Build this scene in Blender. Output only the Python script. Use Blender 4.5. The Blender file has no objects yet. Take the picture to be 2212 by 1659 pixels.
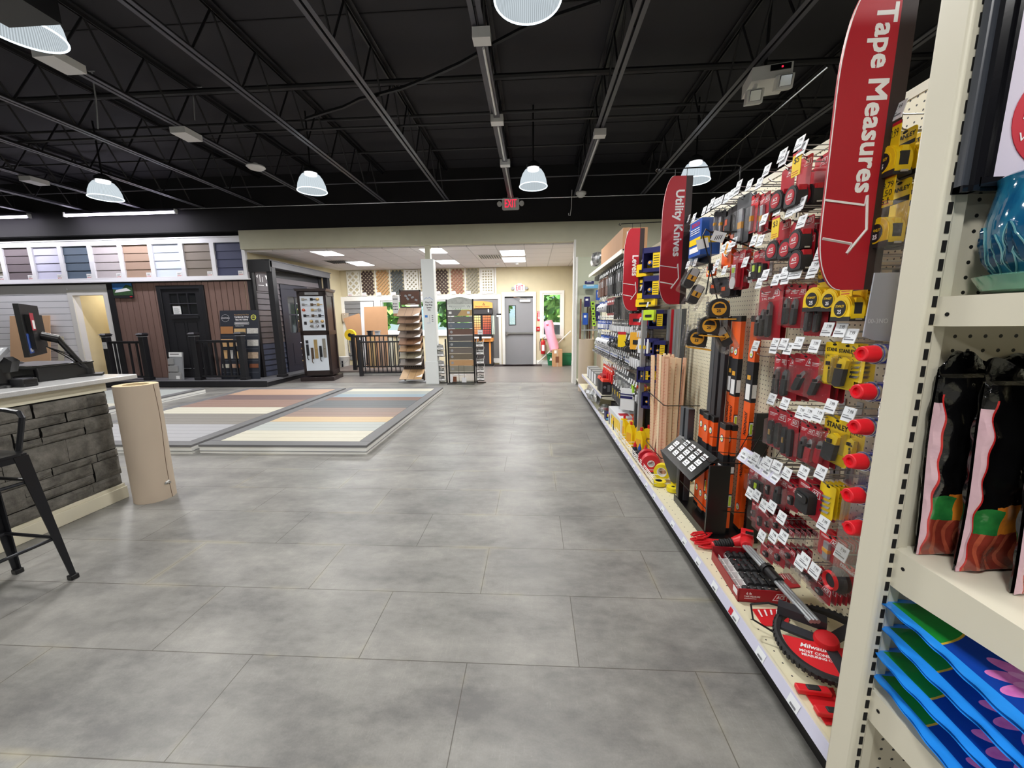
import bpy, math, random
from mathutils import Vector, Matrix
rnd = random.Random(7)
S = bpy.context.scene
COL = S.collection
R = math.radians

# ---------------------------------------------------------------- camera
cam = bpy.data.cameras.new('camera'); camo = bpy.data.objects.new('camera', cam); COL.objects.link(camo)
cam.sensor_width = 36.0; cam.lens = 830.0 / 2212 * 36.0; cam.clip_start = 0.02; cam.clip_end = 200
_rows = (('0.998363','0.055734','-0.012816',), ('-0.003287','-0.167796','-0.985816',), ('-0.057094','0.984245','-0.167338',))
_rows = [[float(v) for v in r] for r in _rows]      # camera right, down, forward written in world axes
camo.matrix_world = Matrix(((_rows[0][0], -_rows[1][0], -_rows[2][0], 0),
                            (_rows[0][1], -_rows[1][1], -_rows[2][1], 0),
                            (_rows[0][2], -_rows[1][2], -_rows[2][2], 1.40),
                            (0, 0, 0, 1)))
S.camera = camo
# ---------------------------------------------------------------- view, world, sun
S.view_settings.view_transform = 'Standard'; S.view_settings.look = 'None'
S.view_settings.gamma = 1.0; S.view_settings.use_curve_mapping = False
S.view_settings.exposure = 0.0
S.cycles.max_bounces = 8; S.cycles.diffuse_bounces = 4; S.cycles.glossy_bounces = 4
S.cycles.transmission_bounces = 6; S.cycles.transparent_max_bounces = 24
S.cycles.sample_clamp_indirect = 4.0; S.cycles.caustics_reflective = False; S.cycles.caustics_refractive = False
S.cycles.use_denoising = True
W = bpy.data.worlds.new('world'); S.world = W; W.use_nodes = True
_bg = W.node_tree.nodes['Background']; _sky = W.node_tree.nodes.new('ShaderNodeTexSky')
_sky.sky_type = 'HOSEK_WILKIE'; _sky.sun_direction = Vector((0.3, -0.6, 0.75)).normalized(); _sky.turbidity = 3
W.node_tree.links.new(_sky.outputs[0], _bg.inputs[0]); _bg.inputs[1].default_value = 5.0
_s = bpy.data.lights.new('sun', 'SUN'); _s.energy = 22.0; _s.angle = 0.01
_so = bpy.data.objects.new('sun', _s); COL.objects.link(_so); _so.rotation_euler = (R(38), 0, R(26)); _so.location = (0, 0, 12)

HIGHBAY_W = 55.0; TROFFER_W = 46.0
def area(loc, sx, sy, energy, color=(1, 1, 1), shape='DISK', rot=(0, 0, 0), spread=180):
    l = bpy.data.lights.new('lamp_light', 'AREA'); l.energy = energy; l.shape = shape; l.size = sx
    if shape in ('RECTANGLE', 'ELLIPSE'): l.size_y = sy
    l.color = color; l.spread = R(spread)
    o = bpy.data.objects.new('lamp_light', l); COL.objects.link(o); o.location = loc; o.rotation_euler = rot
    return o

# ---------------------------------------------------------------- materials
def lin(c):
    c = c / 255.0
    return c / 12.92 if c <= 0.04045 else ((c + 0.055) / 1.055) ** 2.4
MATS = {}
def P(name, rgb, rough=0.6, metal=0.0, var=0.06, scale=6.0, bump=0.0, bscale=60.0, coat=0.0, emit=0.0, alpha=1.0, trans=0.0, stretch=None, ior=1.45):
    """principled material whose base colour wanders a little by noise"""
    m = bpy.data.materials.new(name); m.use_nodes = True; nt = m.node_tree; b = nt.nodes['Principled BSDF']
    c = [lin(v) for v in rgb]
    N = nt.nodes.new; L = nt.links.new
    tc = N('ShaderNodeTexCoord'); src = tc.outputs['Object']
    if stretch:
        mp = N('ShaderNodeMapping'); mp.inputs['Scale'].default_value = stretch; L(src, mp.inputs[0]); src = mp.outputs[0]
    if var > 0:
        n = N('ShaderNodeTexNoise'); n.inputs['Scale'].default_value = scale; n.inputs['Detail'].default_value = 4
        L(src, n.inputs['Vector'])
        cr = N('ShaderNodeMix'); cr.data_type = 'RGBA'
        cr.inputs[6].default_value = [max(0, v * (1 - var)) for v in c] + [1]
        cr.inputs[7].default_value = [min(1, v * (1 + var)) for v in c] + [1]
        L(n.outputs['Fac'], cr.inputs[0]); L(cr.outputs[2], b.inputs['Base Color'])
    else: b.inputs['Base Color'].default_value = c + [1]
    b.inputs['Roughness'].default_value = rough; b.inputs['Metallic'].default_value = metal
    b.inputs['Coat Weight'].default_value = coat; b.inputs['Alpha'].default_value = alpha
    b.inputs['Transmission Weight'].default_value = trans; b.inputs['IOR'].default_value = ior
    if emit: b.inputs['Emission Color'].default_value = c + [1]; b.inputs['Emission Strength'].default_value = emit
    if bump:
        n2 = N('ShaderNodeTexNoise'); n2.inputs['Scale'].default_value = bscale; n2.inputs['Detail'].default_value = 3
        L(src, n2.inputs['Vector'])
        bp = N('ShaderNodeBump'); bp.inputs['Strength'].default_value = bump; bp.inputs['Distance'].default_value = 0.01
        L(n2.outputs['Fac'], bp.inputs['Height']); L(bp.outputs[0], b.inputs['Normal'])
    MATS[name] = m
    return m
def glassy(name, rgb, fac, rough=0.05):
    """thin clear plastic: mostly transparent with a glossy skin"""
    m = bpy.data.materials.new(name); m.use_nodes = True; nt = m.node_tree; N = nt.nodes.new; L = nt.links.new
    nt.nodes.remove(nt.nodes['Principled BSDF']); out = nt.nodes['Material Output']
    t = N('ShaderNodeBsdfTransparent'); t.inputs[0].default_value = [lin(v) for v in rgb] + [1]
    g = N('ShaderNodeBsdfGlossy'); g.inputs['Roughness'].default_value = rough
    fr = N('ShaderNodeFresnel'); fr.inputs[0].default_value = 1.45
    ad = N('ShaderNodeMath'); ad.operation = 'ADD'; ad.inputs[1].default_value = fac; ad.use_clamp = True
    n = N('ShaderNodeTexNoise'); n.inputs['Scale'].default_value = 35
    bp = N('ShaderNodeBump'); bp.inputs['Strength'].default_value = 0.5; bp.inputs['Distance'].default_value = 0.02
    L(n.outputs['Fac'], bp.inputs['Height']); L(bp.outputs[0], g.inputs['Normal'])
    mx = N('ShaderNodeMixShader'); hf = N('ShaderNodeMath'); hf.operation = 'MULTIPLY'; hf.inputs[1].default_value = 1.0 if fac > 0.2 else 0.45; L(fr.outputs[0], hf.inputs[0]); L(hf.outputs[0], ad.inputs[0]); L(ad.outputs[0], mx.inputs[0])
    L(t.outputs[0], mx.inputs[1]); L(g.outputs[0], mx.inputs[2]); L(mx.outputs[0], out.inputs[0])
    MATS[name] = m; return m
def emitm(name, rgb, k):
    m = bpy.data.materials.new(name); m.use_nodes = True; nt = m.node_tree
    nt.nodes.remove(nt.nodes['Principled BSDF']); e = nt.nodes.new('ShaderNodeEmission')
    e.inputs[0].default_value = [lin(v) for v in rgb] + [1]; e.inputs[1].default_value = k
    nt.links.new(e.outputs[0], nt.nodes['Material Output'].inputs[0]); MATS[name] = m; return m

# ---------------------------------------------------------------- mesh builder
TEXTS = {}
def text_geo(s, bold=0.0, shear=0.0):
    k = (s, bold, shear)
    if k not in TEXTS:
        cu = bpy.data.curves.new('t', 'FONT'); cu.body = s; cu.offset = bold; cu.shear = shear; cu.resolution_u = 2
        cu.align_x = 'CENTER'; cu.align_y = 'CENTER'
        o = bpy.data.objects.new('t', cu); COL.objects.link(o)
        dg = bpy.context.evaluated_depsgraph_get(); dg.update()
        me = bpy.data.meshes.new_from_object(o.evaluated_get(dg))
        TEXTS[k] = ([tuple(v.co) for v in me.vertices], [tuple(p.vertices) for p in me.polygons])
        bpy.data.objects.remove(o); bpy.data.curves.remove(cu); bpy.data.meshes.remove(me)
    return TEXTS[k]
class MB:
    """collects shapes and links them as one mesh object; upright things face -y"""
    def __init__(s): s.v = []; s.f = []; s.m = []; s.mats = []; s.M = Matrix.Identity(4)
    def mi(s, m):
        if m not in s.mats: s.mats.append(m)
        return s.mats.index(m)
    def add(s, vs, fs, m):
        o = len(s.v); i = s.mi(m)
        for p in vs: s.v.append(tuple(s.M @ Vector(p)))
        for f in fs: s.f.append([o + k for k in f]); s.m.append(i)
        return s
    def bx(s, x0, x1, y0, y1, z0, z1, m):
        if x0 > x1: x0, x1 = x1, x0
        if y0 > y1: y0, y1 = y1, y0
        if z0 > z1: z0, z1 = z1, z0
        return s.add([(x0, y0, z0), (x1, y0, z0), (x1, y1, z0), (x0, y1, z0), (x0, y0, z1), (x1, y0, z1), (x1, y1, z1), (x0, y1, z1)],
                     [(0, 3, 2, 1), (4, 5, 6, 7), (0, 1, 5, 4), (1, 2, 6, 5), (2, 3, 7, 6), (3, 0, 4, 7)], m)
    def box(s, c, d, m, rz=0, rx=0, ry=0):
        T = Matrix.Translation(c) @ Matrix.Rotation(rz, 4, 'Z') @ Matrix.Rotation(ry, 4, 'Y') @ Matrix.Rotation(rx, 4, 'X')
        k = s.M; s.M = k @ T; s.bx(-d[0] / 2, d[0] / 2, -d[1] / 2, d[1] / 2, -d[2] / 2, d[2] / 2, m); s.M = k; return s
    def cyl(s, p0, p1, r, m, n=12, r2=None, cap=True):
        p0 = Vector(p0); p1 = Vector(p1); d = (p1 - p0)
        if d.length < 1e-9: return s
        q = d.to_track_quat('Z', 'Y'); r2 = r if r2 is None else r2; vs = []
        for p, rr in ((p0, r), (p1, r2)):
            for k in range(n):
                a = 2 * math.pi * k / n; vs.append(p + q @ Vector((rr * math.cos(a), rr * math.sin(a), 0)))
        fs = [(k, (k + 1) % n, n + (k + 1) % n, n + k) for k in range(n)]
        if cap: fs += [tuple(range(n))[::-1], tuple(range(n, 2 * n))]
        return s.add(vs, fs, m)
    def tube(s, pts, r, m, n=6, closed=False):
        pts = [Vector(p) for p in pts]; L_ = len(pts); vs = []; fs = []; up = None
        for i, p in enumerate(pts):
            a = pts[(i - 1) % L_] if (i or closed) else p; b = pts[(i + 1) % L_] if (i < L_ - 1 or closed) else p
            d = (b - a).normalized()
            if up is None: up = d.orthogonal().normalized()
            up = (up - d * up.dot(d)); up = up.normalized() if up.length > 1e-6 else d.orthogonal().normalized()
            w = d.cross(up)
            for k in range(n):
                t = 2 * math.pi * k / n; vs.append(p + (up * math.cos(t) + w * math.sin(t)) * r)
        for i in range(L_ if closed else L_ - 1):
            j = (i + 1) % L_
            for k in range(n): fs.append((i * n + k, i * n + (k + 1) % n, j * n + (k + 1) % n, j * n + k))
        if not closed: fs += [tuple(range(n))[::-1], tuple(range((L_ - 1) * n, L_ * n))]
        return s.add(vs, fs, m)
    def lathe(s, prof, m, n=24, a0=0, a1=360, wob=None):
        vs = []; full = abs(a1 - a0) >= 360; cnt = n if full else n + 1
        for k in range(cnt):
            a = R(a0 + (a1 - a0) * k / n)
            for (r, z) in prof:
                rr = r * (wob(a, z) if wob else 1); vs.append((rr * math.cos(a), rr * math.sin(a), z))
        L_ = len(prof); fs = []
        for k in range(n):
            j = (k + 1) % cnt
            for i in range(L_ - 1): fs.append((k * L_ + i, j * L_ + i, j * L_ + i + 1, k * L_ + i + 1))
        return s.add(vs, fs, m)
    def prism(s, poly, y0, y1, m, cap=None):
        n = len(poly); ar = sum(poly[i][0] * poly[(i + 1) % n][1] - poly[(i + 1) % n][0] * poly[i][1] for i in range(n))
        if ar < 0: poly = poly[::-1]
        vs = [(x, y0, z) for x, z in poly] + [(x, y1, z) for x, z in poly]
        s.add(vs, [(k, k + n, (k + 1) % n + n, (k + 1) % n) for k in range(n)] + [tuple(range(n, 2 * n))[::-1]], m)
        return s.add(vs[:n], [tuple(range(n))], cap or m)
    def text(s, t, x, y, z, size, m, bold=0.0, shear=0.0, rot=0.0, depth=0.0006, w=None):
        vs, fs = text_geo(t, 0, shear)
        if not vs: return s
        k = size; kx = size
        if w:
            x0 = min(v[0] for v in vs); x1 = max(v[0] for v in vs); kx = w / (x1 - x0)
        c, sn = math.cos(rot), math.sin(rot)
        o = bold * size * 0.9; q = 0
        for (ox, oz) in ([(0, 0)] if bold <= 0 else [(-o, -o), (o, -o), (o, o), (-o, o)]):
            s.add([(x + ox + (a * kx) * c - (b * k) * sn, y - depth - q, z + oz + (a * kx) * sn + (b * k) * c) for a, b, _ in vs], fs, m); q += 0.00005
        return s
    def build(s, name, parent=None, loc=None, rz=None, smooth=True, bev=0.0, seg=2):
        me = bpy.data.meshes.new(name); me.from_pydata(s.v, [], s.f)
        for m in s.mats: me.materials.append(MATS[m])
        me.polygons.foreach_set('material_index', s.m)
        if smooth:
            me.polygons.foreach_set('use_smooth', [True] * len(s.f)); me.set_sharp_from_angle(angle=R(32))
        me.update(); o = bpy.data.objects.new(name, me); COL.objects.link(o)
        if parent: o.parent = parent
        if loc: o.location = loc
        if rz is not None: o.rotation_euler = (0, 0, rz)
        if bev:
            b = o.modifiers.new('bevel', 'BEVEL'); b.width = bev; b.segments = seg; b.limit_method = 'ANGLE'; b.angle_limit = R(40)
        return o
def tag(o, label, cat, group=None, kind=None):
    o['label'] = label; o['category'] = cat
    if group: o['group'] = group
    if kind: o['kind'] = kind
    return o
def plabel(o, label): o['label'] = label; return o
def thing(name, label, cat, loc=(0, 0, 0), rz=0.0, group=None, rot=None):
    o = bpy.data.objects.new(name, None); o.empty_display_size = 0.05; COL.objects.link(o); o.location = loc
    o.rotation_euler = rot if rot else (0, 0, rz)
    return tag(o, label, cat, group)
def struct(mb, name, parent=None, **k):
    o = mb.build(name, parent, **k)
    if parent is None: o['kind'] = 'structure'
    return o
def copy_tree(o, parent=None):
    c = o.copy(); COL.objects.link(c)
    if parent: c.parent = parent
    for ch in o.children: copy_tree(ch, c)
    return c
def place(proto, loc, rot, label=None, group=None, scale=None):
    """first use moves the prototype itself, later uses copy the thing with its parts"""
    if proto.get('_used'): o = copy_tree(proto)
    else: o = proto; proto['_used'] = 1
    o.location = loc; o.rotation_euler = rot if isinstance(rot, (tuple, list)) else (0, 0, rot)
    if scale: o.scale = scale
    if label: o['label'] = label
    if group: o['group'] = group
    elif 'group' in o and group == '': del o['group']
    return o
def rrect(w, h, r, n=4, cx=0, cz=0):
    pts = []
    for sx, sz, a in ((1, 1, 0), (-1, 1, 90), (-1, -1, 180), (1, -1, 270)):
        for k in range(n + 1):
            t = R(a + 90 * k / n); pts.append((cx + sx * (w / 2 - r) + r * math.cos(t), cz + sz * (h / 2 - r) + r * math.sin(t)))
    return pts
def disc(r, n=24, cx=0, cz=0, sx=1): return [(cx + r * sx * math.cos(2 * math.pi * k / n), cz + r * math.sin(2 * math.pi * k / n)) for k in range(n)]

# ---------------------------------------------------------------- base materials
def floor_material():
    m = bpy.data.materials.new('slate_tile'); m.use_nodes = True; nt = m.node_tree; b = nt.nodes['Principled BSDF']
    N = nt.nodes.new; L = nt.links.new
    tc = N('ShaderNodeTexCoord'); mp = N('ShaderNodeMapping'); mp.inputs['Location'].default_value = (0.28, 0.26, 0)
    L(tc.outputs['Object'], mp.inputs[0])
    br = N('ShaderNodeTexBrick'); br.inputs['Scale'].default_value = 1; br.inputs['Brick Width'].default_value = 0.92
    br.inputs['Row Height'].default_value = 0.405; br.inputs['Mortar Size'].default_value = 0.0022; br.inputs['Mortar Smooth'].default_value = 0.3
    br.inputs['Color1'].default_value = (0.35, 0.35, 0.35, 1); br.inputs['Color2'].default_value = (0.65, 0.65, 0.65, 1); br.inputs['Mortar'].default_value = (0, 0, 0, 1)
    L(mp.outputs[0], br.inputs[0])
    def noise(s, det, off=0, st=(1, 1, 1)):
        q = N('ShaderNodeMapping'); q.inputs['Scale'].default_value = st; q.inputs['Location'].default_value = (off, off, 0)
        L(tc.outputs['Object'], q.inputs[0]); n = N('ShaderNodeTexNoise'); n.inputs['Scale'].default_value = s
        n.inputs['Detail'].default_value = det; n.inputs['Roughness'].default_value = 0.62; L(q.outputs[0], n.inputs[0]); return n
    n1 = noise(2.6, 6, 3, (0.7, 1.3, 1)); n2 = noise(16, 6, 9, (0.8, 1.4, 1)); n3 = noise(150, 4); n4 = noise(5, 5, 21, (9, .35, 1))
    cr = N('ShaderNodeValToRGB'); e = cr.color_ramp.elements
    e[0].position = 0.38; e[0].color = [lin(v) for v in (104, 103, 101)] + [1]
    e[1].position = 0.70; e[1].color = [lin(v) for v in (156, 154, 149)] + [1]
    def mth(op, a, bb, k=None):
        q = N('ShaderNodeMath'); q.operation = op
        for i, z in enumerate((a, bb)):
            if isinstance(z, (int, float)): q.inputs[i].default_value = z
            else: L(z, q.inputs[i])
        return q.outputs[0]
    bw = N('ShaderNodeSeparateColor'); L(br.outputs['Color'], bw.inputs[0])
    f = mth('ADD', mth('MULTIPLY', n1.outputs['Fac'], 0.66), mth('MULTIPLY', n2.outputs['Fac'], 0.26))
    f = mth('ADD', f, mth('MULTIPLY', n3.outputs['Fac'], 0.12)); f = mth('SUBTRACT', f, .08); f = mth('ADD', f, mth('MULTIPLY', bw.outputs[0], 0.16))
    L(f, cr.inputs[0])
    # fine pale scratches
    v = N('ShaderNodeTexVoronoi'); v.feature = 'DISTANCE_TO_EDGE'; v.inputs['Scale'].default_value = 2.3
    q = N('ShaderNodeMapping'); q.inputs['Scale'].default_value = (0.5, 1.2, 1); q.inputs['Rotation'].default_value = (0, 0, 0.6)
    dn = noise(1.4, 2, 5); ad = N('ShaderNodeVectorMath'); ad.operation = 'ADD'; L(dn.outputs['Color'], ad.inputs[1]); L(tc.outputs['Object'], ad.inputs[0])
    L(ad.outputs[0], q.inputs[0]); L(q.outputs[0], v.inputs['Vector'])
    sc = mth('MULTIPLY', mth('LESS_THAN', mth('ABSOLUTE', mth('SUBTRACT', n4.outputs['Fac'], .56), 0), 0.0035), mth('GREATER_THAN', n1.outputs['Fac'], 0.52))
    mx = N('ShaderNodeMix'); mx.data_type = 'RGBA'; L(mth('MULTIPLY', sc, 0.22), mx.inputs[0]); L(cr.outputs[0], mx.inputs[6])
    mx.inputs[7].default_value = [lin(v_) for v_ in (190, 186, 176)] + [1]
    m2 = N('ShaderNodeMix'); m2.data_type = 'RGBA'; L(mth('MULTIPLY', br.outputs['Fac'], 0.75), m2.inputs[0]); L(mx.outputs[2], m2.inputs[6])
    m2.inputs[7].default_value = [lin(v_) for v_ in (70, 64, 56)] + [1]
    b3 = N('ShaderNodeTexBrick'); [setattr(b3.inputs[k], 'default_value', br.inputs[k].default_value) for k in ('Scale', 'Brick Width', 'Row Height')]; b3.inputs['Mortar Size'].default_value = 0.03; b3.inputs['Mortar Smooth'].default_value = 1.0; L(mp.outputs[0], b3.inputs[0])
    m3 = N('ShaderNodeMix'); m3.data_type = 'RGBA'; n5 = noise(1.7, 4, 40); ra = N('ShaderNodeMapRange'); ra.inputs[1].default_value = .5; ra.inputs[2].default_value = .68; L(n5.outputs['Fac'], ra.inputs[0])
    L(mth('MULTIPLY', mth('MULTIPLY', b3.outputs['Fac'], ra.outputs[0]), 0.45), m3.inputs[0]); L(m2.outputs[2], m3.inputs[6]); m3.inputs[7].default_value = [lin(v_) for v_ in (176, 168, 142)] + [1]; m2 = m3
    L(m2.outputs[2], b.inputs['Base Color'])
    L(mth('ADD', mth('MULTIPLY', n2.outputs['Fac'], 0.25), 0.30), b.inputs['Roughness'])
    bp = N('ShaderNodeBump'); bp.inputs['Strength'].default_value = 0.25; bp.inputs['Distance'].default_value = 0.004
    L(n2.outputs['Fac'], bp.inputs['Height']); L(bp.outputs[0], b.inputs['Normal'])
    MATS['slate_tile'] = m
floor_material()
def pegboard(name, rgb, plane='yz', pitch=0.0254, hole=0.13):
    m = bpy.data.materials.new(name); m.use_nodes = True; nt = m.node_tree; b = nt.nodes['Principled BSDF']
    N = nt.nodes.new; L = nt.links.new; tc = N('ShaderNodeTexCoord'); sp = N('ShaderNodeSeparateXYZ'); L(tc.outputs['Object'], sp.inputs[0])
    def fr(o):
        a = N('ShaderNodeMath'); a.operation = 'MULTIPLY'; a.inputs[1].default_value = 1 / pitch; L(o, a.inputs[0])
        f = N('ShaderNodeMath'); f.operation = 'FRACT'; L(a.outputs[0], f.inputs[0])
        s = N('ShaderNodeMath'); s.operation = 'SUBTRACT'; s.inputs[1].default_value = 0.5; L(f.outputs[0], s.inputs[0]); return s.outputs[0]
    c = N('ShaderNodeCombineXYZ'); ax = {'yz': (1, 2), 'xz': (0, 2), 'xy': (0, 1)}[plane]
    L(fr(sp.outputs[ax[0]]), c.inputs[0]); L(fr(sp.outputs[ax[1]]), c.inputs[1])
    ln = N('ShaderNodeVectorMath'); ln.operation = 'LENGTH'; L(c.outputs[0], ln.inputs[0])
    lt = N('ShaderNodeMath'); lt.operation = 'LESS_THAN'; lt.inputs[1].default_value = hole; L(ln.outputs['Value'], lt.inputs[0])
    mx = N('ShaderNodeMix'); mx.data_type = 'RGBA'; L(lt.outputs[0], mx.inputs[0])
    mx.inputs[6].default_value = [lin(v) for v in rgb] + [1]; mx.inputs[7].default_value = (0.012, 0.011, 0.01, 1)
    L(mx.outputs[2], b.inputs['Base Color']); b.inputs['Roughness'].default_value = 0.45
    MATS[name] = m
def ceiling_tile(name, rgb, line, px=0.61, py=0.61, w=0.018, off=(0, 0)):
    m = bpy.data.materials.new(name); m.use_nodes = True; nt = m.node_tree; b = nt.nodes['Principled BSDF']
    N = nt.nodes.new; L = nt.links.new; tc = N('ShaderNodeTexCoord'); mp = N('ShaderNodeMapping'); L(tc.outputs['Object'], mp.inputs[0])
    mp.inputs['Location'].default_value = (off[0], off[1], 0)
    br = N('ShaderNodeTexBrick'); br.offset = 0; br.inputs['Scale'].default_value = 1; br.inputs['Brick Width'].default_value = px
    br.inputs['Row Height'].default_value = py; br.inputs['Mortar Size'].default_value = w / 2; br.inputs['Mortar Smooth'].default_value = 0.1
    br.inputs['Color1'].default_value = [lin(v) for v in rgb] + [1]; br.inputs['Color2'].default_value = [lin(v - 5) for v in rgb] + [1]
    br.inputs['Mortar'].default_value = [lin(v) for v in line] + [1]; L(mp.outputs[0], br.inputs[0])
    n = N('ShaderNodeTexNoise'); n.inputs['Scale'].default_value = 220; L(tc.outputs['Object'], n.inputs[0])
    bp = N('ShaderNodeBump'); bp.inputs['Strength'].default_value = 0.2; bp.inputs['Distance'].default_value = 0.003; L(n.outputs['Fac'], bp.inputs['Height'])
    L(bp.outputs[0], b.inputs['Normal']); L(br.outputs['Color'], b.inputs['Base Color']); b.inputs['Roughness'].default_value = 0.85; MATS[name] = m
P('beige_wall', (200, 198, 176), 0.75, bump=0.05)
P('beige_room', (210, 199, 168), 0.75)
P('black_wall', (26, 25, 28), 0.85, var=0.15, scale=2)
P('roof_black', (42, 41, 46), 0.75, var=0.25, scale=1.1, bump=0.1, bscale=9)
P('steel_black', (38, 37, 40), 0.42, var=0.2, scale=8)
P('steel_rail', (84, 84, 92), 0.4, var=0.15, scale=8)
P('white_trim', (238, 236, 232), 0.45, var=0.02)
P('cream_trim', (228, 222, 200), 0.45, var=0.03)
P('white_paint', (240, 240, 244), 0.5, var=0.02)
P('dark_kick', (22, 21, 20), 0.5)
P('paper', (240, 240, 240), 0.7, var=0.02)
P('ink', (28, 28, 34), 0.6, var=0)
P('ink_grey', (120, 122, 128), 0.6, var=0)
P('ink_red', (196, 32, 52), 0.5, var=0)
P('white_plastic', (232, 232, 232), 0.35, var=0.02)
P('black_plastic', (22, 22, 24), 0.35, var=0.1)
P('black_gloss', (14, 14, 16), 0.18, var=0, coat=0.4)
P('chrome', (205, 205, 210), 0.22, metal=1.0, var=0.03)
P('wire_steel', (170, 170, 172), 0.3, metal=0.8, var=0.03)
P('wire_white', (236, 236, 232), 0.4, var=0)
P('wire_black', (18, 18, 18), 0.4, var=0)
P('gondola', (218, 213, 194), 0.42, var=0.03, scale=3)
P('grey_plastic', (150, 152, 156), 0.4)
P('grey_door', (134, 134, 138), 0.45, var=0.03)
P('slot_dark', (14, 13, 12), 0.9, var=0)
P('glass_dark', (30, 32, 36), 0.06, var=0, coat=0.5)
pegboard('peg_side', (232, 226, 200), 'yz'); pegboard('peg_front', (205, 198, 178), 'xz'); pegboard('peg_sage', (196, 200, 176), 'xz'); pegboard('deck_peg', (226, 220, 190), 'xy', 0.0508, 0.06)
ceiling_tile('drop_tile', (240, 236, 240), (206, 202, 206), 0.61, 0.61, 0.022, (0.2, 0.27))
emitm('lamp_white', (255, 255, 255), 9.0); emitm('tube_white', (240, 232, 255), 10.0); emitm('exit_red', (255, 40, 70), 1.5)
def prismatic():
    """ribbed clear acrylic shade of a high bay lamp, lit from inside"""
    m = bpy.data.materials.new('prismatic'); m.use_nodes = True; nt = m.node_tree; N = nt.nodes.new; L = nt.links.new
    nt.nodes.remove(nt.nodes['Principled BSDF']); out = nt.nodes['Material Output']
    t = N('ShaderNodeBsdfTransparent'); e = N('ShaderNodeEmission'); e.inputs[0].default_value = (0.80, 0.90, 0.96, 1)
    tc = N('ShaderNodeTexCoord'); sp = N('ShaderNodeSeparateXYZ'); L(tc.outputs['Object'], sp.inputs[0])
    at2 = N('ShaderNodeMath'); at2.operation = 'ARCTAN2'; L(sp.outputs[1], at2.inputs[0]); L(sp.outputs[0], at2.inputs[1])
    ml = N('ShaderNodeMath'); ml.operation = 'MULTIPLY'; ml.inputs[1].default_value = 90; L(at2.outputs[0], ml.inputs[0])
    sn = N('ShaderNodeMath'); sn.operation = 'SINE'; L(ml.outputs[0], sn.inputs[0])
    mr = N('ShaderNodeMapRange'); mr.inputs[1].default_value = -1; mr.inputs[3].default_value = 0.62; mr.inputs[4].default_value = 1.05; L(sn.outputs[0], mr.inputs[0])
    L(mr.outputs[0], e.inputs[1])
    mx = N('ShaderNodeMixShader'); mx.inputs[0].default_value = 0.72; L(t.outputs[0], mx.inputs[1]); L(e.outputs[0], mx.inputs[2]); L(mx.outputs[0], out.inputs[0]); MATS['prismatic'] = m
prismatic(); emitm('shade_rim', (225, 245, 255), 2.6)
glassy('window_glass', (245, 250, 250), 0.03, 0.02)
glassy('clear_plastic', (254, 254, 254), 0.025, 0.15)
glassy('clear_bag', (225, 228, 230), 0.30, 0.18)

# ---------------------------------------------------------------- setting
YF = 8.3       # the front face of the header wall
YB = 11.88     # back wall of the far room
ZC = 4.42
def wall_holes(mb, x0, x1, z0, z1, y0, y1, holes, m):
    xs = sorted({x0, x1, *[h[0] for h in holes], *[h[1] for h in holes]}); 
    for a, b in zip(xs, xs[1:]):
        hs = sorted([(h[2], h[3]) for h in holes if h[0] <= a + 1e-6 and h[1] >= b - 1e-6]); z = z0
        for (p, q) in hs:
            if p > z: mb.bx(a, b, y0, y1, z, p, m)
            z = q
        if z < z1: mb.bx(a, b, y0, y1, z, z1, m)
b = MB(); b.bx(-15, 6.5, -6.5, 12.2, -0.12, 0, 'slate_tile'); struct(b, 'floor')
P('plank_taupe', (118, 113, 110), .34, var=.16, scale=5, stretch=(.5, 6, 1))
b = MB(); b.bx(-6.3, 1.2, 8.46, 12.0, 0, .003, 'plank_taupe')
for k in range(20): b.bx(-6.3, 1.2, 8.5 + k * .178, 8.503 + k * .178, .003, .0032, 'dark_kick')
struct(b, 'floor')
b = MB(); b.bx(-15, 6.5, -6.5, 8.45, ZC, ZC + 0.25, 'roof_black')
for y in (-3.0, -0.6, 1.9, 3.1, 4.3, 5.5, 6.7, 7.9): b.bx(-15, 6.5, y, y + 0.012, ZC - 0.006, ZC, 'black_wall')
struct(b, 'ceiling')
b = MB(); b.bx(-6.3, 0.87, YF, YF + 0.16, 2.95, 3.335, 'beige_wall'); b.bx(0.87, 6.5, YF, YF + 0.16, 0, 3.335, 'beige_wall'); b.bx(0.83, 0.87, YF - 0.01, YF + 0.17, 0, 2.98, 'white_trim')
b.bx(-15, 6.5, YF + 0.02, YF + 0.2, 3.335, ZC, 'black_wall'); b.bx(-15, -6.3, YF + 0.19, YF + 0.3, 2.30, 3.40, 'black_wall')
struct(b, 'wall_front')
b = MB(); b.bx(6.5, 6.65, -6.5, 8.5, 0, 2.6, 'beige_wall'); b.bx(6.5, 6.65, -6.5, 8.5, 2.6, ZC, 'black_wall'); struct(b, 'wall_right')
b = MB(); b.bx(-15.1, -15, -6.5, 8.5, 0, 2.6, 'beige_wall'); b.bx(-15.1, -15, -6.5, 8.5, 2.6, ZC, 'black_wall'); struct(b, 'wall_left')
b = MB(); b.bx(-15.1, 6.6, -6.65, -6.5, 0, 2.6, 'beige_wall'); b.bx(-15.1, 6.6, -6.65, -6.5, 2.6, ZC, 'black_wall'); struct(b, 'wall_behind')
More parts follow.
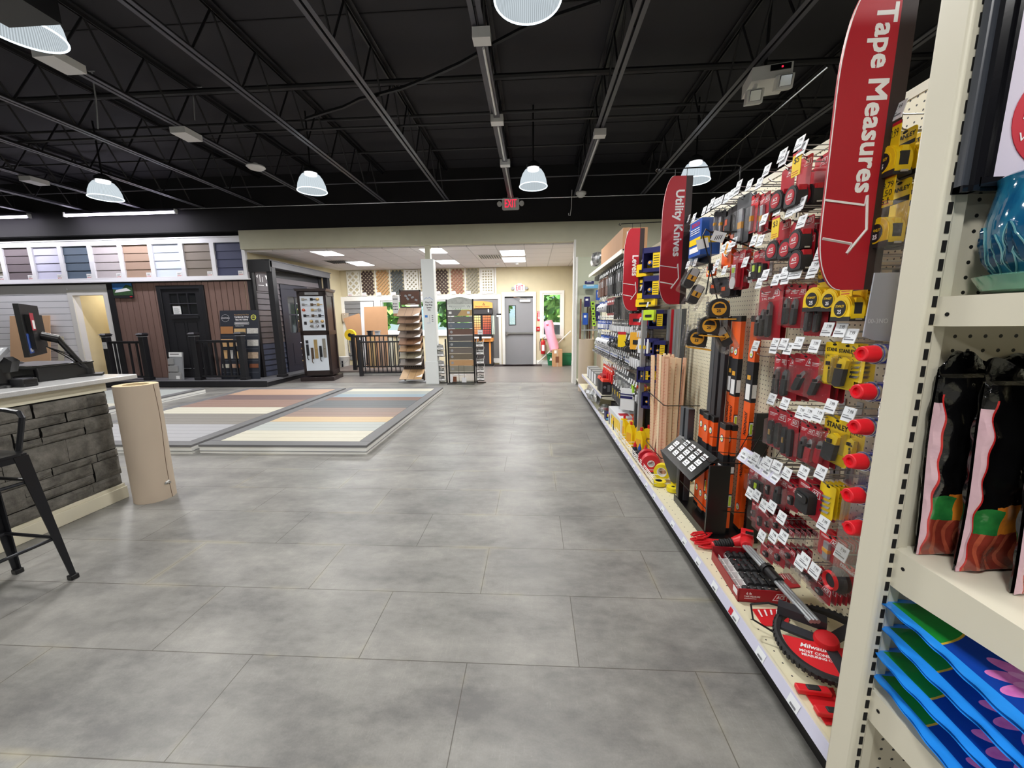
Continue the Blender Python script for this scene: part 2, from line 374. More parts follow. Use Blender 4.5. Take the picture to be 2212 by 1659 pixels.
# far room
WALLA = math.atan2(0.35, 3.4)          # the left wall of the far room is a little off square
SR = Matrix.Translation((-6.27, 8.48, 0)) @ Matrix.Rotation(math.pi / 2 - WALLA, 4, 'Z')   # local x runs back along that wall, -y faces the room
b = MB(); b.M = SR; b.bx(0, 3.6, 0.03, 0.2, 0, 3.1, 'beige_room'); struct(b, 'wall_far_left')
b = MB(); b.bx(1.15, 1.3, YF + 0.16, YB + 0.2, 0, 3.1, 'beige_room'); struct(b, 'wall_far_right')
HOLES = [(-4.72, -3.75, 0.98, 2.0), (-3.6, -2.62, 0.98, 2.0), (-2.5, -1.93, 0.98, 2.0), (-0.88, -0.02, 0, 2.06), (0.26, 0.84, 0.86, 2.14)]
b = MB(); wall_holes(b, -6.1, 1.3, 0, 3.1, YB, YB + 0.16, HOLES, 'beige_room'); struct(b, 'wall_back')
b = MB(); b.bx(-6.4, 1.3, YF + 0.16, YB + 0.2, 2.92, 3.1, 'drop_tile'); struct(b, 'ceiling')
# grey siding panels and white trim low on the back wall
P('grey_siding', (132, 132, 134), 0.6); P('grey_vert', (128, 126, 126), 0.6)
def back_siding():
    b = MB()
    for i in range(13):
        z = 0.18 + i * 0.145; b.add([(-5.86, YB - 0.03, z), (-4.92, YB - 0.03, z), (-4.92, YB - 0.012, z + 0.143), (-5.86, YB - 0.012, z + 0.143)], [(0, 1, 2, 3)], 'grey_siding')
        b.bx(-5.86, -4.92, YB - 0.03, YB - 0.005, z - 0.003, z, 'ink')
    struct(b, 'wall_back_siding')
    b = MB(); x = -1.93
    while x < -1.05: b.bx(x + 0.004, min(x + 0.098, -1.05), YB - 0.02, YB - 0.002, 0.2, 2.0, 'grey_vert'); b.bx(x - 0.002, x + 0.006, YB - 0.01, YB - 0.001, 0.2, 2.0, 'ink_grey'); x += 0.1
    struct(b, 'wall_back_panelling')
    b = MB(); b.bx(-5.98, -1.0, YB - 0.045, YB - 0.001, 2.0, 2.13, 'white_trim'); b.bx(-1.07, -1.0, YB - 0.045, YB - 0.001, 0.0, 2.0, 'white_trim')
    b.bx(-5.98, -5.86, YB - 0.045, YB - 0.001, 0, 2.0, 'white_trim'); b.bx(-2.0, -1.07, YB - 0.04, YB - 0.001, 0.05, 0.2, 'white_trim')
    b.bx(-4.92, -4.72, YB - 0.04, YB - 0.001, 0.9, 2.0, 'white_trim'); struct(b, 'trim_1')
    b = MB(); b.bx(0.08, 1.15, YB - 0.02, YB - 0.001, 0, 0.13, 'white_trim'); b.bx(1.12, 1.149, YF + 0.2, YB, 0, 0.13, 'white_trim'); struct(b, 'baseboard_back')
back_siding()
def window(n, x0, x1, z0, z1):
    t = thing('window_%d' % n, 'w', 'window'); del t['label']; del t['category']; t['kind'] = 'structure'
    b = MB(); f = 0.045
    b.bx(x0, x0 + f, YB - 0.01, YB + 0.1, z0, z1, 'white_trim'); b.bx(x1 - f, x1, YB - 0.01, YB + 0.1, z0, z1, 'white_trim')
    b.bx(x0 + f, x1 - f, YB - 0.01, YB + 0.1, z1 - f, z1, 'white_trim'); b.bx(x0 + f, x1 - f, YB - 0.01, YB + 0.1, z0, z0 + f, 'white_trim')
    b.build('window_frame', t)
    b = MB(); w = 0.075
    b.bx(x0 - w, x0, YB - 0.03, YB - 0.001, z0 - 0.06, z1 + 0.08, 'white_trim'); b.bx(x1, x1 + w, YB - 0.03, YB - 0.001, z0 - 0.06, z1 + 0.08, 'white_trim')
    b.bx(x0, x1, YB - 0.03, YB - 0.001, z1, z1 + 0.08, 'white_trim'); b.bx(x0 - w, x1 + w, YB - 0.06, YB - 0.001, z0 - 0.07, z0, 'white_trim'); b.build('window_casing', t)
    b = MB(); b.bx(x0 + f, x1 - f, YB + 0.05, YB + 0.056, z0 + f, z1 - f, 'window_glass'); b.build('pane', t)
for i, h in enumerate([HOLES[0], HOLES[1], HOLES[2], HOLES[4]]): window(i + 1, *h)
# grey steel exit door
t = thing('door_1', 'd', 'door'); del t['label']; del t['category']; t['kind'] = 'structure'
b = MB(); b.bx(-0.97, -0.88, YB - 0.04, YB + 0.12, 0, 2.19, 'white_trim'); b.bx(-0.02, 0.07, YB - 0.04, YB + 0.12, 0, 2.19, 'white_trim'); b.bx(-0.88, -0.02, YB - 0.04, YB + 0.12, 2.06, 2.19, 'white_trim'); b.build('door_frame', t, bev=0.006)
b = MB(); wall_holes(b, -0.88, -0.02, 0.01, 2.06, YB + 0.02, YB + 0.07, [(-0.75, -0.56, 1.22, 1.79)], 'grey_door')
b.bx(-0.88, -0.02, YB + 0.015, YB + 0.02, 2.02, 2.06, 'dark_kick'); d = b.build('door_leaf', t)
b = MB()
for q in ((-0.765, -0.745, 1.205, 1.805), (-0.565, -0.545, 1.205, 1.805), (-0.745, -0.565, 1.205, 1.225), (-0.745, -0.565, 1.785, 1.805)): b.bx(q[0], q[1], YB + 0.008, YB + 0.02, q[2], q[3], 'dark_kick')
b.build('vision_frame', d)
b = MB(); b.bx(-0.745, -0.565, YB + 0.04, YB + 0.046, 1.225, 1.785, 'window_glass'); b.build('pane', d)
b = MB(); b.bx(-0.84, -0.04, YB - 0.04, YB - 0.005, 0.945, 0.985, 'chrome'); b.bx(-0.86, -0.78, YB - 0.05, YB + 0.02, 0.93, 1.0, 'chrome'); b.bx(-0.09, -0.03, YB - 0.05, YB + 0.02, 0.935, 0.995, 'chrome')
b.cyl((-0.82, YB - 0.05, 1.01), (-0.82, YB - 0.05, 0.9), 0.02, 'chrome'); b.build('push_bar', d)
b = MB(); b.bx(-0.42, -0.1, YB - 0.045, YB + 0.02, 1.90, 1.965, 'white_plastic'); b.tube([(-0.2, YB - 0.03, 1.97), (-0.45, YB - 0.12, 2.02), (-0.6, YB - 0.03, 2.04)], 0.012, 'chrome'); b.build('door_closer', d)

# ---------------------------------------------------------------- roof joists, bridging, lamps
JX = [-0.455 + 1.307 * k for k in range(-8, 5)]
def joist_mesh():
    b = MB(); y0, y1 = -6.4, 8.28; zb, zt = 0.0, 0.55
    for s in (-1, 1):
        b.bx(s * 0.012, s * 0.052, y0, y1, zb, zb + 0.006, 'steel_rail'); b.bx(s * 0.012, s * 0.018, y0, y1, zb + 0.006, zb + 0.045, 'steel_black')
        b.bx(s * 0.012, s * 0.055, y0, y1, zt + 0.03, zt + 0.036, 'steel_black'); b.bx(s * 0.012, s * 0.018, y0, y1, zt - 0.01, zt + 0.03, 'steel_black')
    y = y0 + 0.25; k = 0; pts = []
    step = 0.3025; y = 4.05 - 35 * step
    while y < y1 - 0.1:
        if y > y0: pts.append((0, y, 0.02 if k % 2 == 0 else zt + 0.01))
        y += step; k += 1
    for a, c in zip(pts, pts[1:]): b.cyl(a, c, 0.011, 'steel_black', 6, cap=False)
    return b
jp = None
jl = ['seen at the far left of the black roof', 'near the left end of the roof', 'passing above the sales counter', 'left of the flooring sample decks', 'above the left sample deck, carrying the white junction boxes',
      'above the middle of the decks', 'above the right edge of the sample deck', 'above the middle of the aisle, with the fluorescent strips', 'above the near edge of the tool gondola', 'above the tool gondola beside the emergency light', 'right of the tool gondola', 'far right of the gondola top', 'at the right end of the roof']
for i, x in enumerate(JX):
    if jp is None: jp = o = joist_mesh().build('steel_joist', smooth=False)
    else: o = jp.copy(); COL.objects.link(o)
    o.location = (x, 0, 3.8); tag(o, 'black open web steel roof joist ' + jl[i], 'joist', 'steel roof joists')
for (y, z, r, nm) in ((5.123, 4.25, 0.034, 'thick black pipe crossing under the roof deck nearest the camera'), (6.027, 4.3, 0.02, 'black bridging bar across the joist top chords, second from the camera'),
        (5.333, 3.86, 0.014, 'thin black bridging rod across the joist bottom chords'), (7.161, 4.3, 0.016, 'black bar across the roof behind the wireless puck lamp'),
        (7.581, 3.95, 0.011, 'slim pale conduit crossing the roof just before the black header wall')):
    b = MB(); b.cyl((-14.8, y, z), (6.4, y, z), r, 'steel_black' if r != 0.011 else 'steel_rail', 8)
    tag(b.build('roof_pipe'), nm, 'pipe')
b = MB(); b.cyl((-9.8, 8.2, 3.77), (6.4, 8.2, 3.77), 0.012, 'chrome', 6); tag(b.build('conduit'), 'pale steel conduit run along the top of the black header wall', 'conduit')
b = MB(); pts = [(-2.795,5.06,3.86,),(-2.466,4.934,3.86,),(-2.204,4.842,3.86,),(-1.945,4.696,3.86,),(-1.678,4.618,3.86,),(-1.402,4.531,3.86,),(-1.036,4.357,3.86,),(-0.7,4.176,3.86,),(-0.517,4.054,3.86,)]
b.tube(pts, 0.02, 'black_plastic', 6); tag(b.build('flexible_hose'), 'thick black cable sagging across the roof between two joists', 'cable')
b = MB(); pts = [(-0.388,3.956,3.86,),(-0.115,3.787,3.86,),(0.073,3.693,3.86,),(0.251,3.628,3.86,),(0.53,3.523,3.86,)]
b.tube(pts, 0.02, 'black_plastic', 6); tag(b.build('flexible_hose'), 'thick black cable drooping beside the nearest high bay lamp', 'cable')
for q in (0, 1):
    pts = ([(-5.349,4.9,5.266,),(-5.302,4.9,5.145,),(-5.265,4.9,4.887,),(-5.3,4.9,4.411,),(-5.309,4.9,4.094,),(-5.351,4.9,3.77,)], [(-4.268,5.3,5.468,),(-4.298,5.3,5.28,),(-4.36,5.3,4.96,),(-4.391,5.3,4.462,),(-4.422,5.3,4.017,)])[q]
    pts = [(p[0], p[1], min(p[2], 4.4)) for p in pts]
    b = MB(); b.tube(pts, 0.008, 'grey_plastic', 5); tag(b.build('hanging_cable'), ('long grey cable hanging from the roof above the counter', 'thin grey cable hanging from the roof left of the decks')[q], 'cable')
# unlit fluorescent strips and junction boxes
def strip(x, y0, y1, lbl, box_front=True):
    t = thing('strip_light', lbl, 'light fixture', (x, y0, 3.72), group='unlit strip fixtures under the joists')
    b = MB(); b.bx(-0.035, 0.035, 0, y1 - y0, 0.03, 0.08, 'steel_rail'); b.build('housing', t)
    b = MB(); b.cyl((0, 0.12, 0.012), (0, y1 - y0 - 0.12, 0.012), 0.012, 'white_plastic', 8); b.build('tube', t)
    b = MB(); b.bx(-0.075, 0.075, -0.05, 0.06, -0.01, 0.07, 'white_plastic'); b.build('junction_box', t)
strip(-0.43, 3.66, 5.0, 'unlit black strip fixture with white end box on the middle joist, nearest of three'); strip(-0.43, 5.05, 6.3, 'unlit black strip fixture with white end box on the middle joist, second of three'); strip(-0.43, 6.35, 8.1, 'unlit black strip fixture with white end box on the middle joist, nearest the exit sign')
strip(0.86, 5.5, 7.8, 'grey strip fixture with a white end box above the gondola edge')
for p, l in (((-4.307,3.712,3.75), 'small white junction box on a left roof joist, nearest of three'), ((-4.402,5.111,3.75), 'small white junction box halfway along a left roof joist'), ((-8.295,6.424,3.75), 'small white junction box far left under the roof')):
    b = MB(); b.bx(-0.1, 0.1, -0.13, 0.13, -0.02, 0.05, 'white_plastic'); tag(b.build('junction_box', loc=p), l, 'junction box')
b = MB(); b.lathe([(0, -0.02), (0.1, -0.015), (0.13, 0.01), (0.12, 0.03), (0, 0.03)], 'white_plastic'); b.cyl((0, 0, 0.03), (0, 0, 0.07), 0.03, 'white_plastic')
tag(b.build('access_point', loc=(-4.247,6.139,3.73)), 'white round wireless puck hanging under a roof joist', 'access point')
b = MB(); b.lathe([(0, -0.06), (0.05, -0.055), (0.1, 0.0), (0.1, 0.03), (0, 0.03)], 'white_plastic'); b.text('----', 0, -0.05, -0.04, 0.02, 'ink')
tag(b.build('smoke_detector', loc=(0.92, 8.0, 3.76)), 'white dome detector at the end of the gondola joist near the header wall', 'detector')

def highbay():
    t = thing('high_bay_lamp', 'x', 'ceiling lamp', group='round high bay lamps')
    b = MB(); pr = [(0.095, 0.235), (0.125, 0.22), (0.16, 0.17), (0.19, 0.09), (0.205, 0.0)]
    b.lathe(pr, 'prismatic', 48); b.build('lamp_shade', t)
    b = MB(); b.tube([(0.205 * math.cos(R(a)), 0.205 * math.sin(R(a)), 0) for a in range(0, 360, 10)], 0.006, 'shade_rim', 6, closed=True); b.build('rim', t)
    b = MB(); b.lathe([(0, 0.225), (0.085, 0.225), (0.085, 0.245), (0, 0.245)], 'lamp_white', 24); b.build('led_disc', t)
    b = MB(); b.lathe([(0, 0.25), (0.1, 0.25), (0.1, 0.3), (0.05, 0.34), (0, 0.34)], 'black_plastic', 20); b.cyl((0, 0, 0.34), (0, 0, 1.09), 0.012, 'black_plastic'); b.build('housing', t)
    return t
hp = highbay()
HB = [((-6.63, 6.01), 'lit clear ribbed high bay lamp above the row of siding samples'), ((-3.32, 6.01), 'lit clear ribbed high bay lamp above the middle sample deck'), ((0, 6.12), 'lit clear ribbed high bay lamp right of the upper exit sign'), ((2.33, 6.11), 'lit high bay lamp partly hidden behind the utility knives sign'),
      ((-0.03, 2.72), 'large lit ribbed high bay lamp cut by the top edge of the photo'), ((-3.4, 2.74), 'lit high bay lamp in the top left corner behind a black box'), ((-6.7, 2.7), 'lit high bay lamp beyond the left edge'), ((2.6, 2.2), 'lit high bay lamp above the gondola top'),
      ((-0.4, -0.7), 'lit high bay lamp overhead, behind the camera'), ((-3.4, -0.7), 'lit high bay lamp above the stool, behind the camera'), ((2.6, -1.0), 'lit high bay lamp right behind the camera'), ((-6.7, -0.9), 'lit high bay lamp left behind the camera'), ((0, -4.0), 'lit high bay lamp far behind the camera'), ((-3.4, -4.0), 'lit high bay lamp far behind the camera, left'), ((2.6, -4.0), 'lit high bay lamp far behind the camera, right')]
for (x, y), l in HB:
    place(hp, (x, y, 3.33), rnd.random(), l)
    area((x, y, 3.32), 0.36, 0, HIGHBAY_W, (1, 0.985, 0.96))
    ob = None
b = MB(); b.bx(-0.16, 0.16, -0.12, 0.12, 0, 0.34, 'black_plastic'); b.cyl((0, 0, 0.34), (0, 0, 0.6), 0.015, 'black_plastic')
tag(b.build('ballast_box', loc=(-2.797,2.2,3.06,)), 'black box hanging in front of the top left lamp', 'ballast box')
def linear(x0, x1, l):
    t = thing('linear_lamp', l, 'ceiling lamp', ((x0 + x1) / 2, 8.12, 3.69)); h = (x1 - x0) / 2
    b = MB(); b.bx(-h, h, 0.0, 0.06, 0.02, 0.06, 'black_plastic'); b.bx(-h - 0.03, -h, -0.02, 0.04, -0.03, 0.06, 'white_plastic'); b.bx(h, h + 0.03, -0.02, 0.04, -0.03, 0.06, 'white_plastic'); b.cyl((-h + .3, 0.03, 0.06), (-h + .3, 0.03, 0.6), 0.006, 'steel_black', 5); b.cyl((h - .3, 0.03, 0.06), (h - .3, 0.03, 0.6), 0.006, 'steel_black', 5); b.build('housing', t)
    b = MB(); b.cyl((-h, 0, 0), (h, 0, 0), 0.028, 'tube_white', 12); b.build('tube', t)
    area(((x0 + x1) / 2, 7.85, 3.62), x1 - x0, 0.08, 45, (0.95, 0.93, 1.0), 'RECTANGLE', (R(18), 0, 0))
linear(-9.95, -7.49, 'long lit tube lamp above the siding samples'); linear(-13.4, -10.8, 'lit tube lamp cut by the left edge of the photo')
def troffer(x0, x1, y0, y1, l):
    t = thing('ceiling_light', l, 'ceiling light', ((x0 + x1) / 2, (y0 + y1) / 2, 2.915), group='square lights in the far drop ceiling'); w = (x1 - x0) / 2; h = (y1 - y0) / 2
    b = MB(); b.bx(-w - .02, w + .02, -h - .02, h + .02, -0.002, 0.004, 'white_trim'); b.build('frame', t)
    b = MB(); b.bx(-w, w, -h, h, -0.006, -0.002, 'lamp_white'); b.build('diffuser', t)
    area(((x0 + x1) / 2, (y0 + y1) / 2, 2.9), x1 - x0, y1 - y0, TROFFER_W, (1, 1, 1), 'RECTANGLE')
troffer(-4.9, -4.42, 8.55, 9.13, 'lit ceiling panel nearest above the black pergola beam'); troffer(-4.89, -4.42, 10.12, 10.86, 'lit ceiling panel deeper in, above the first lattice samples'); troffer(-2.47, -1.98, 8.55, 9.13, 'lit ceiling panel at the top of the white post')
troffer(-2.54, -2.04, 10.2, 10.87, 'lit ceiling panel behind the white post'); troffer(-0.76, -0.21, 9.0, 9.7, 'lit ceiling panel before the exit door, nearer of two'); troffer(-0.79, -0.22, 10.0, 10.78, 'lit ceiling panel before the exit door, farther of two')
for x, y, l in ((-5.05, 10.1, 'square ceiling air vent above the pergola end'), (-1.07, 9.82, 'square ceiling air vent left of the two door lights')):
    b = MB(); b.bx(-0.29, 0.29, -0.29, 0.29, -0.004, 0, 'white_trim')
    for k in range(9): b.box((-0.24 + k * 0.06, 0, -0.012), (0.035, 0.5, 0.004), 'dark_kick', ry=0.5)
    tag(b.build('ceiling_vent', loc=(x, y, 2.918)), l, 'vent')
for x, y, l in ((-1.0, 11.0, 'small white detector on the far ceiling, left of two'), (-0.45, 11.0, 'small white detector on the far ceiling, right of two')):
    b = MB(); b.lathe([(0, -0.05), (0.05, -0.045), (0.065, 0), (0, 0)], 'white_plastic', 16); tag(b.build('smoke_detector', loc=(x, y, 2.92)), l, 'detector')
def exit_sign(loc, s, l, flood=True, facing='exit_red'):
    t = thing('exit_sign', l, 'exit sign', loc); b = MB(); b.prism(rrect(0.33 * s, 0.215 * s, 0.03 * s), -0.03, 0.02, 'white_plastic'); b.bx(-0.06 * s, 0.06 * s, -0.03, 0.02, 0.1 * s, 0.15 * s, 'white_plastic'); b.build('case', t)
    b = MB(); b.text('EXIT', 0, -0.031, 0, 0.215 * s, facing, bold=0.008, w=0.225 * s); b.build('letters', t)
    for q in (-1, 1):
        b = MB(); b.cyl((q * 0.215 * s, -0.05, 0), (q * 0.215 * s, 0.0, 0), 0.045 * s, 'grey_plastic' if not flood else 'white_plastic', 16); b.cyl((q * 0.16 * s, -0.01, 0), (q * 0.2 * s, -0.01, 0), 0.015, 'white_plastic'); b.build('lamp_head', t)
exit_sign((-0.46, 8.27, 3.69), 1.05, 'white box sign with glowing red EXIT on the black header wall'); exit_sign((-0.42, 11.85, 2.30), 0.95, 'white sign with red EXIT letters above the grey door', False)
# emergency light
t = thing('emergency_light', 'white emergency light box with two lamp heads hung by the roof joist', 'emergency light', (2.25, 4.2, 3.62)); t.rotation_euler = (0, 0, R(-12))
b = MB(); b.bx(-0.17, 0.17, -0.02, 0.3, -0.02, 0.1, 'white_plastic'); b.bx(-0.02, 0.15, -0.03, -0.02, 0.04, 0.09, 'black_gloss'); b.bx(0.07, 0.085, -0.034, -0.03, 0.055, 0.07, 'exit_red'); b.cyl((0, .2, .1), (0, .2, .79), .015, 'steel_black'); b.build('case', t, bev=0.008)
for q, dx, dz in ((0, 0.1, -0.07), (1, -0.14, -0.16)):
    b = MB(); b.box((dx, -0.02, dz), (0.14, 0.1, 0.12), 'white_plastic', rx=0.3); b.box((dx, -0.075, dz - 0.01), (0.1, 0.012, 0.09), 'chrome', rx=0.3); b.cyl((dx, 0.03, dz + 0.05), (dx * .8, 0.05, -0.02), 0.02, 'white_plastic'); b.build('lamp_head', t, bev=0.006)
b = MB(); b.cyl((2.943,7.123,3.85), (2.95,5.294,3.85), 0.007, 'chrome', 6); b.cyl((2.95,5.294,3.85), (2.952,4.5,3.85), 0.009, 'chrome', 6); tag(b.build('conduit'), 'slim shiny conduit under the roof leading past the emergency light', 'conduit')
b = MB(); p = (0.733,8.2,3.508); b.tube([(p[0] + .03, 8.2, 3.9), (p[0] + .02, 8.2, 3.55), (p[0], 8.2, 3.42), (p[0] - .03, 8.2, 3.43), (p[0] - .03, 8.2, 3.47)], 0.008, 'white_plastic', 5); tag(b.build('hanging_hook'), 'white hook wire hanging against the black header wall', 'hook')

# ---------------------------------------------------------------- outside the back windows
P('foliage', (120, 168, 70), 0.6, var=0.5, scale=3); P('leaf_dark', (70, 116, 50), 0.6, var=0.4, scale=3); P('bark', (90, 70, 50), 0.8); P('asphalt', (190, 190, 188), 0.8); P('car_white', (235, 236, 238), 0.25, coat=0.6)
b = MB(); b.bx(-30, 20, 12.2, 60, -0.25, -0.15, 'asphalt'); struct(b, 'ground_outside')
def tree(x, y, h, r, l):
    t = thing('tree', l, 'tree', (x, y, -0.15)); b = MB(); b.cyl((0, 0, 0), (0.1, 0, h * .6), 0.16, 'bark', 8, r2=0.09); b.build('trunk', t)
    b = MB(); g = random.Random(int(x * 10))
    for k in range(900):
        a = g.random() * 6.283; u = g.random() * 2 - 1; q = r * (0.6 + 0.45 * g.random()); c = Vector((q * math.cos(a) * math.sqrt(1 - u * u), q * math.sin(a) * math.sqrt(1 - u * u), h * .55 + q * u * 0.9))
        d = Vector((g.random() - .5, g.random() - .5, g.random() - .5)).normalized() * 0.28; e = d.orthogonal().normalized() * 0.2
        b.add([c - d, c + e, c + d, c - e], [(0, 1, 2, 3)], 'foliage' if g.random() < .6 else 'leaf_dark')
    b.build('foliage', t, smooth=False)
for i, (x, y, h, r) in enumerate(((-12.6, 20, 5.5, 2.3), (-8.0, 20, 6, 2.3), (-3.4, 20, 5.6, 2.3), (1.2, 20, 6.0, 2.3), (5.8, 20, 5, 2.3))):
    tree(x, y, h, r, ('leafy tree outside left of the windows', 'sunlit leafy tree outside the left window', 'leafy tree outside behind the white post', 'leafy tree outside the narrow window right of the door', 'leafy tree outside, rightmost')[i])
t = thing('car', 'white parked car outside the narrow window', 'car', (1.2, 15.5, -0.15)); b = MB()
b.prism([(-2.1, 0.3), (2.1, 0.3), (2.15, 0.75), (1.3, 0.9), (0.8, 1.35), (-0.9, 1.4), (-1.5, 0.95), (-2.1, 0.85)], -0.85, 0.85, 'car_white'); b.build('body', t, bev=0.06)
b = MB(); b.prism([(1.1, 0.92), (0.72, 1.28), (-0.85, 1.32), (-1.3, 0.97)], -0.87, 0.87, 'glass_dark'); b.build('windows', t)
for x in (-1.35, 1.35):
    for y in (-0.8, 0.8): b = MB(); b.cyl((x, y - 0.1, 0.32), (x, y + 0.1, 0.32), 0.32, 'black_plastic', 20); b.build('wheel', t)

# ================================================================ sales counter, stool, paper roll
def rock():
    m = bpy.data.materials.new('ledge_stone'); m.use_nodes = True; nt = m.node_tree; b = nt.nodes['Principled BSDF']; N = nt.nodes.new; L = nt.links.new
    tc = N('ShaderNodeTexCoord'); n = N('ShaderNodeTexNoise'); n.inputs['Scale'].default_value = 7; n.inputs['Detail'].default_value = 8; n.inputs['Roughness'].default_value = 0.7
    v = N('ShaderNodeTexMusgrave') if hasattr(bpy.types, 'ShaderNodeTexMusgrave') else N('ShaderNodeTexVoronoi'); v.inputs['Scale'].default_value = 9
    L(tc.outputs['Object'], n.inputs[0]); L(tc.outputs['Object'], v.inputs['Vector'])
    cr = N('ShaderNodeValToRGB'); e = cr.color_ramp.elements; e[0].position = 0.3; e[0].color = [lin(c) for c in (66, 64, 60)] + [1]; e[1].position = 0.72; e[1].color = [lin(c) for c in (142, 138, 130)] + [1]
    L(n.outputs['Fac'], cr.inputs[0]); L(cr.outputs[0], b.inputs['Base Color']); b.inputs['Roughness'].default_value = 0.9
    bp = N('ShaderNodeBump'); bp.inputs['Strength'].default_value = 0.9; bp.inputs['Distance'].default_value = 0.02; L(n.outputs['Fac'], bp.inputs['Height']); L(bp.outputs[0], b.inputs['Normal']); MATS['ledge_stone'] = m
rock()
P('granite', (196, 196, 196), 0.25, var=0.22, scale=160, coat=0.3); P('kraft', (188, 172, 154), 0.7, var=0.05, scale=3); P('kraft_inside', (216, 196, 158), 0.8)
t = thing('sales_counter', 'sales counter with dark stacked stone face and pale granite top at left', 'counter', (-3.33, 0, 0))
b = MB(); b.bx(-0.75, -0.03, -1.2, 2.74, 0.0, 0.955, 'cream_trim'); b.bx(-0.03, 0.0, -1.2, 2.77, 0.885, 0.957, 'cream_trim'); b.bx(-0.03, 0.0, -1.2, 2.77, 0.0, 0.125, 'cream_trim'); b.bx(0.0, 0.012, -1.2, 2.775, 0.0, 0.10, 'cream_trim'); b.bx(-0.75, -0.03, 2.74, 2.77, 0, 0.957, 'cream_trim'); b.build('body', t, bev=0.004)
b = MB(); b.bx(-0.85, 0.075, -1.2, 2.95, 0.957, 0.993, 'granite'); b.build('countertop', t, bev=0.006)
b = MB(); b.bx(-0.028, -0.012, -1.2, 2.76, 0.127, 0.883, 'slot_dark'); g = random.Random(3); z = 0.13
hs = [0.085, 0.15, 0.06, 0.17, 0.12, 0.07, 0.10]
for h in hs:
    y = 2.755; h2_ = min(h, 0.88 - z)
    if h2_ < 0.02: break
    while y > -1.1:
        w = g.choice((.14, .2, .26, .34, .42)) * g.uniform(.9, 1.1); d = g.uniform(0.0, 0.022); split = g.random() < 0.35 and h2_ > 0.1
        for (za, zb) in (((z, z + h2_ * .45), (z + h2_ * .45, z + h2_)) if split else ((z, z + h2_),)):
            x1 = d + g.uniform(0, 0.01); y0, y1 = y - w + 0.003, y - 0.001; za += 0.002; zb -= 0.002
            n = 6; m_ = 4; vs = []; fs = []
            for i in range(n + 1):
                for j in range(m_ + 1):
                    e = 0 if 0 < i < n and 0 < j < m_ else -0.012
                    vs.append((x1 + e + g.uniform(-0.003, 0.003), y0 + (y1 - y0) * i / n, za + (zb - za) * j / m_))
            for i in range(n):
                for j in range(m_): q = i * (m_ + 1) + j; fs.append((q, q + m_ + 1, q + m_ + 2, q + 1))
            b.add(vs, fs, 'ledge_stone')
        y -= w
    z += h
b.build('stone_face', t, smooth=False)
# monitor on arm, till drawer, card terminal, scanner
P('visa_blue', (34, 70, 150), 0.5, var=0); P('sticker_red', (170, 40, 60), 0.5, var=0)
def on_monitor():
    t = thing('monitor', 'black computer monitor seen from behind on an arm, stickers on its back', 'monitor', (-3.62, 2.60, 0.993), R(-45))
    # local: screen faces -y, back at +y
    b = MB(); b.box((0, 0, 0.37), (0.53, 0.025, 0.36), 'black_plastic'); b.box((0, 0.022, 0.36), (0.36, 0.03, 0.24), 'black_plastic'); b.bx(-0.25, 0.25, -0.0135, -0.0125, 0.2, 0.54, 'black_gloss'); b.build('screen', t, bev=0.006)
    b = MB(); b.bx(0.10, 0.20, 0.0385, 0.040, 0.37, 0.49, 'sticker_red'); b.bx(0.11, 0.17, 0.040, 0.0405, 0.38, 0.44, 'paper'); b.build('sticker', t)
    b = MB(); b.bx(0.13, 0.24, 0.013, 0.0145, 0.215, 0.35, 'visa_blue'); k = b.M; b.M = Matrix.Rotation(math.pi, 4, 'Z'); b.text('VISA', -0.185, -0.0145, 0.235, 0.035, 'paper', bold=0.02); b.M = k
    plabel(b.build('sticker', t), 'blue sticker with white letters')
    b = MB(); b.cyl((0, 0.04, 0.33), (0, 0.12, 0.3), 0.03, 'black_plastic'); b.cyl((0, 0.11, 0.32), (-0.16, 0.22, 0.03), 0.018, 'black_plastic'); b.cyl((-0.16, 0.22, 0.0), (-0.16, 0.22, 0.06), 0.03, 'black_plastic'); b.box((-0.16, 0.22, 0.008), (0.16, 0.16, 0.016), 'black_plastic'); b.build('arm', t)
    b = MB()
    for k in range(3): b.tube([(-0.02, 0.05, 0.25), (-0.05, 0.12 + k * .02, 0.18), (-0.1, 0.2, 0.08 + k * .02), (-0.2, 0.12, 0.02 + k * .01), (-0.34, 0.0 + k * .03, 0.012)], 0.0035, 'black_plastic', 5)
    b.build('cable', t)
on_monitor()
t = thing('cash_drawer', 'long black cash drawer box on the counter below the monitor', 'cash drawer', (-3.80, 2.70, 0.993))
b = MB(); b.bx(-0.24, 0.24, -0.16, 0.2, 0.0, 0.105, 'black_plastic'); b.bx(-0.25, 0.25, -0.165, 0.2, 0.105, 0.118, 'black_gloss'); b.build('body', t, bev=0.004)
b = MB(); b.bx(-0.22, 0.22, -0.168, -0.16, 0.012, 0.09, 'black_gloss'); b.build('drawer_front', t)
t = thing('card_terminal', 'black curved card terminal stand at the left edge of the counter top', 'card terminal', (-3.52, 2.32, 0.993), R(30))
b = MB(); b.lathe([(0, 0), (0.075, 0), (0.07, 0.015), (0.045, 0.03), (0.04, 0.13), (0, 0.13)], 'black_plastic', 20); b.prism([(-0.06, 0.10), (0.06, 0.10), (0.08, 0.17), (0.05, 0.2), (-0.05, 0.19)], -0.03, 0.05, 'black_plastic'); b.build('stand', t)
b = MB(); b.box((0, -0.03, 0.21), (0.09, 0.17, 0.03), 'grey_plastic', rx=0.5); b.box((0, -0.065, 0.212), (0.07, 0.06, 0.004), 'black_gloss', rx=0.5)
for i in range(3):
    for j in range(3): b.box((-0.022 + i * .022, 0.0 - 0.0 + j * 0.018 - 0.01, 0.236 + j * .0095), (0.014, 0.01, 0.006), 'white_plastic', rx=0.5)
b.build('terminal', t, bev=0.003)
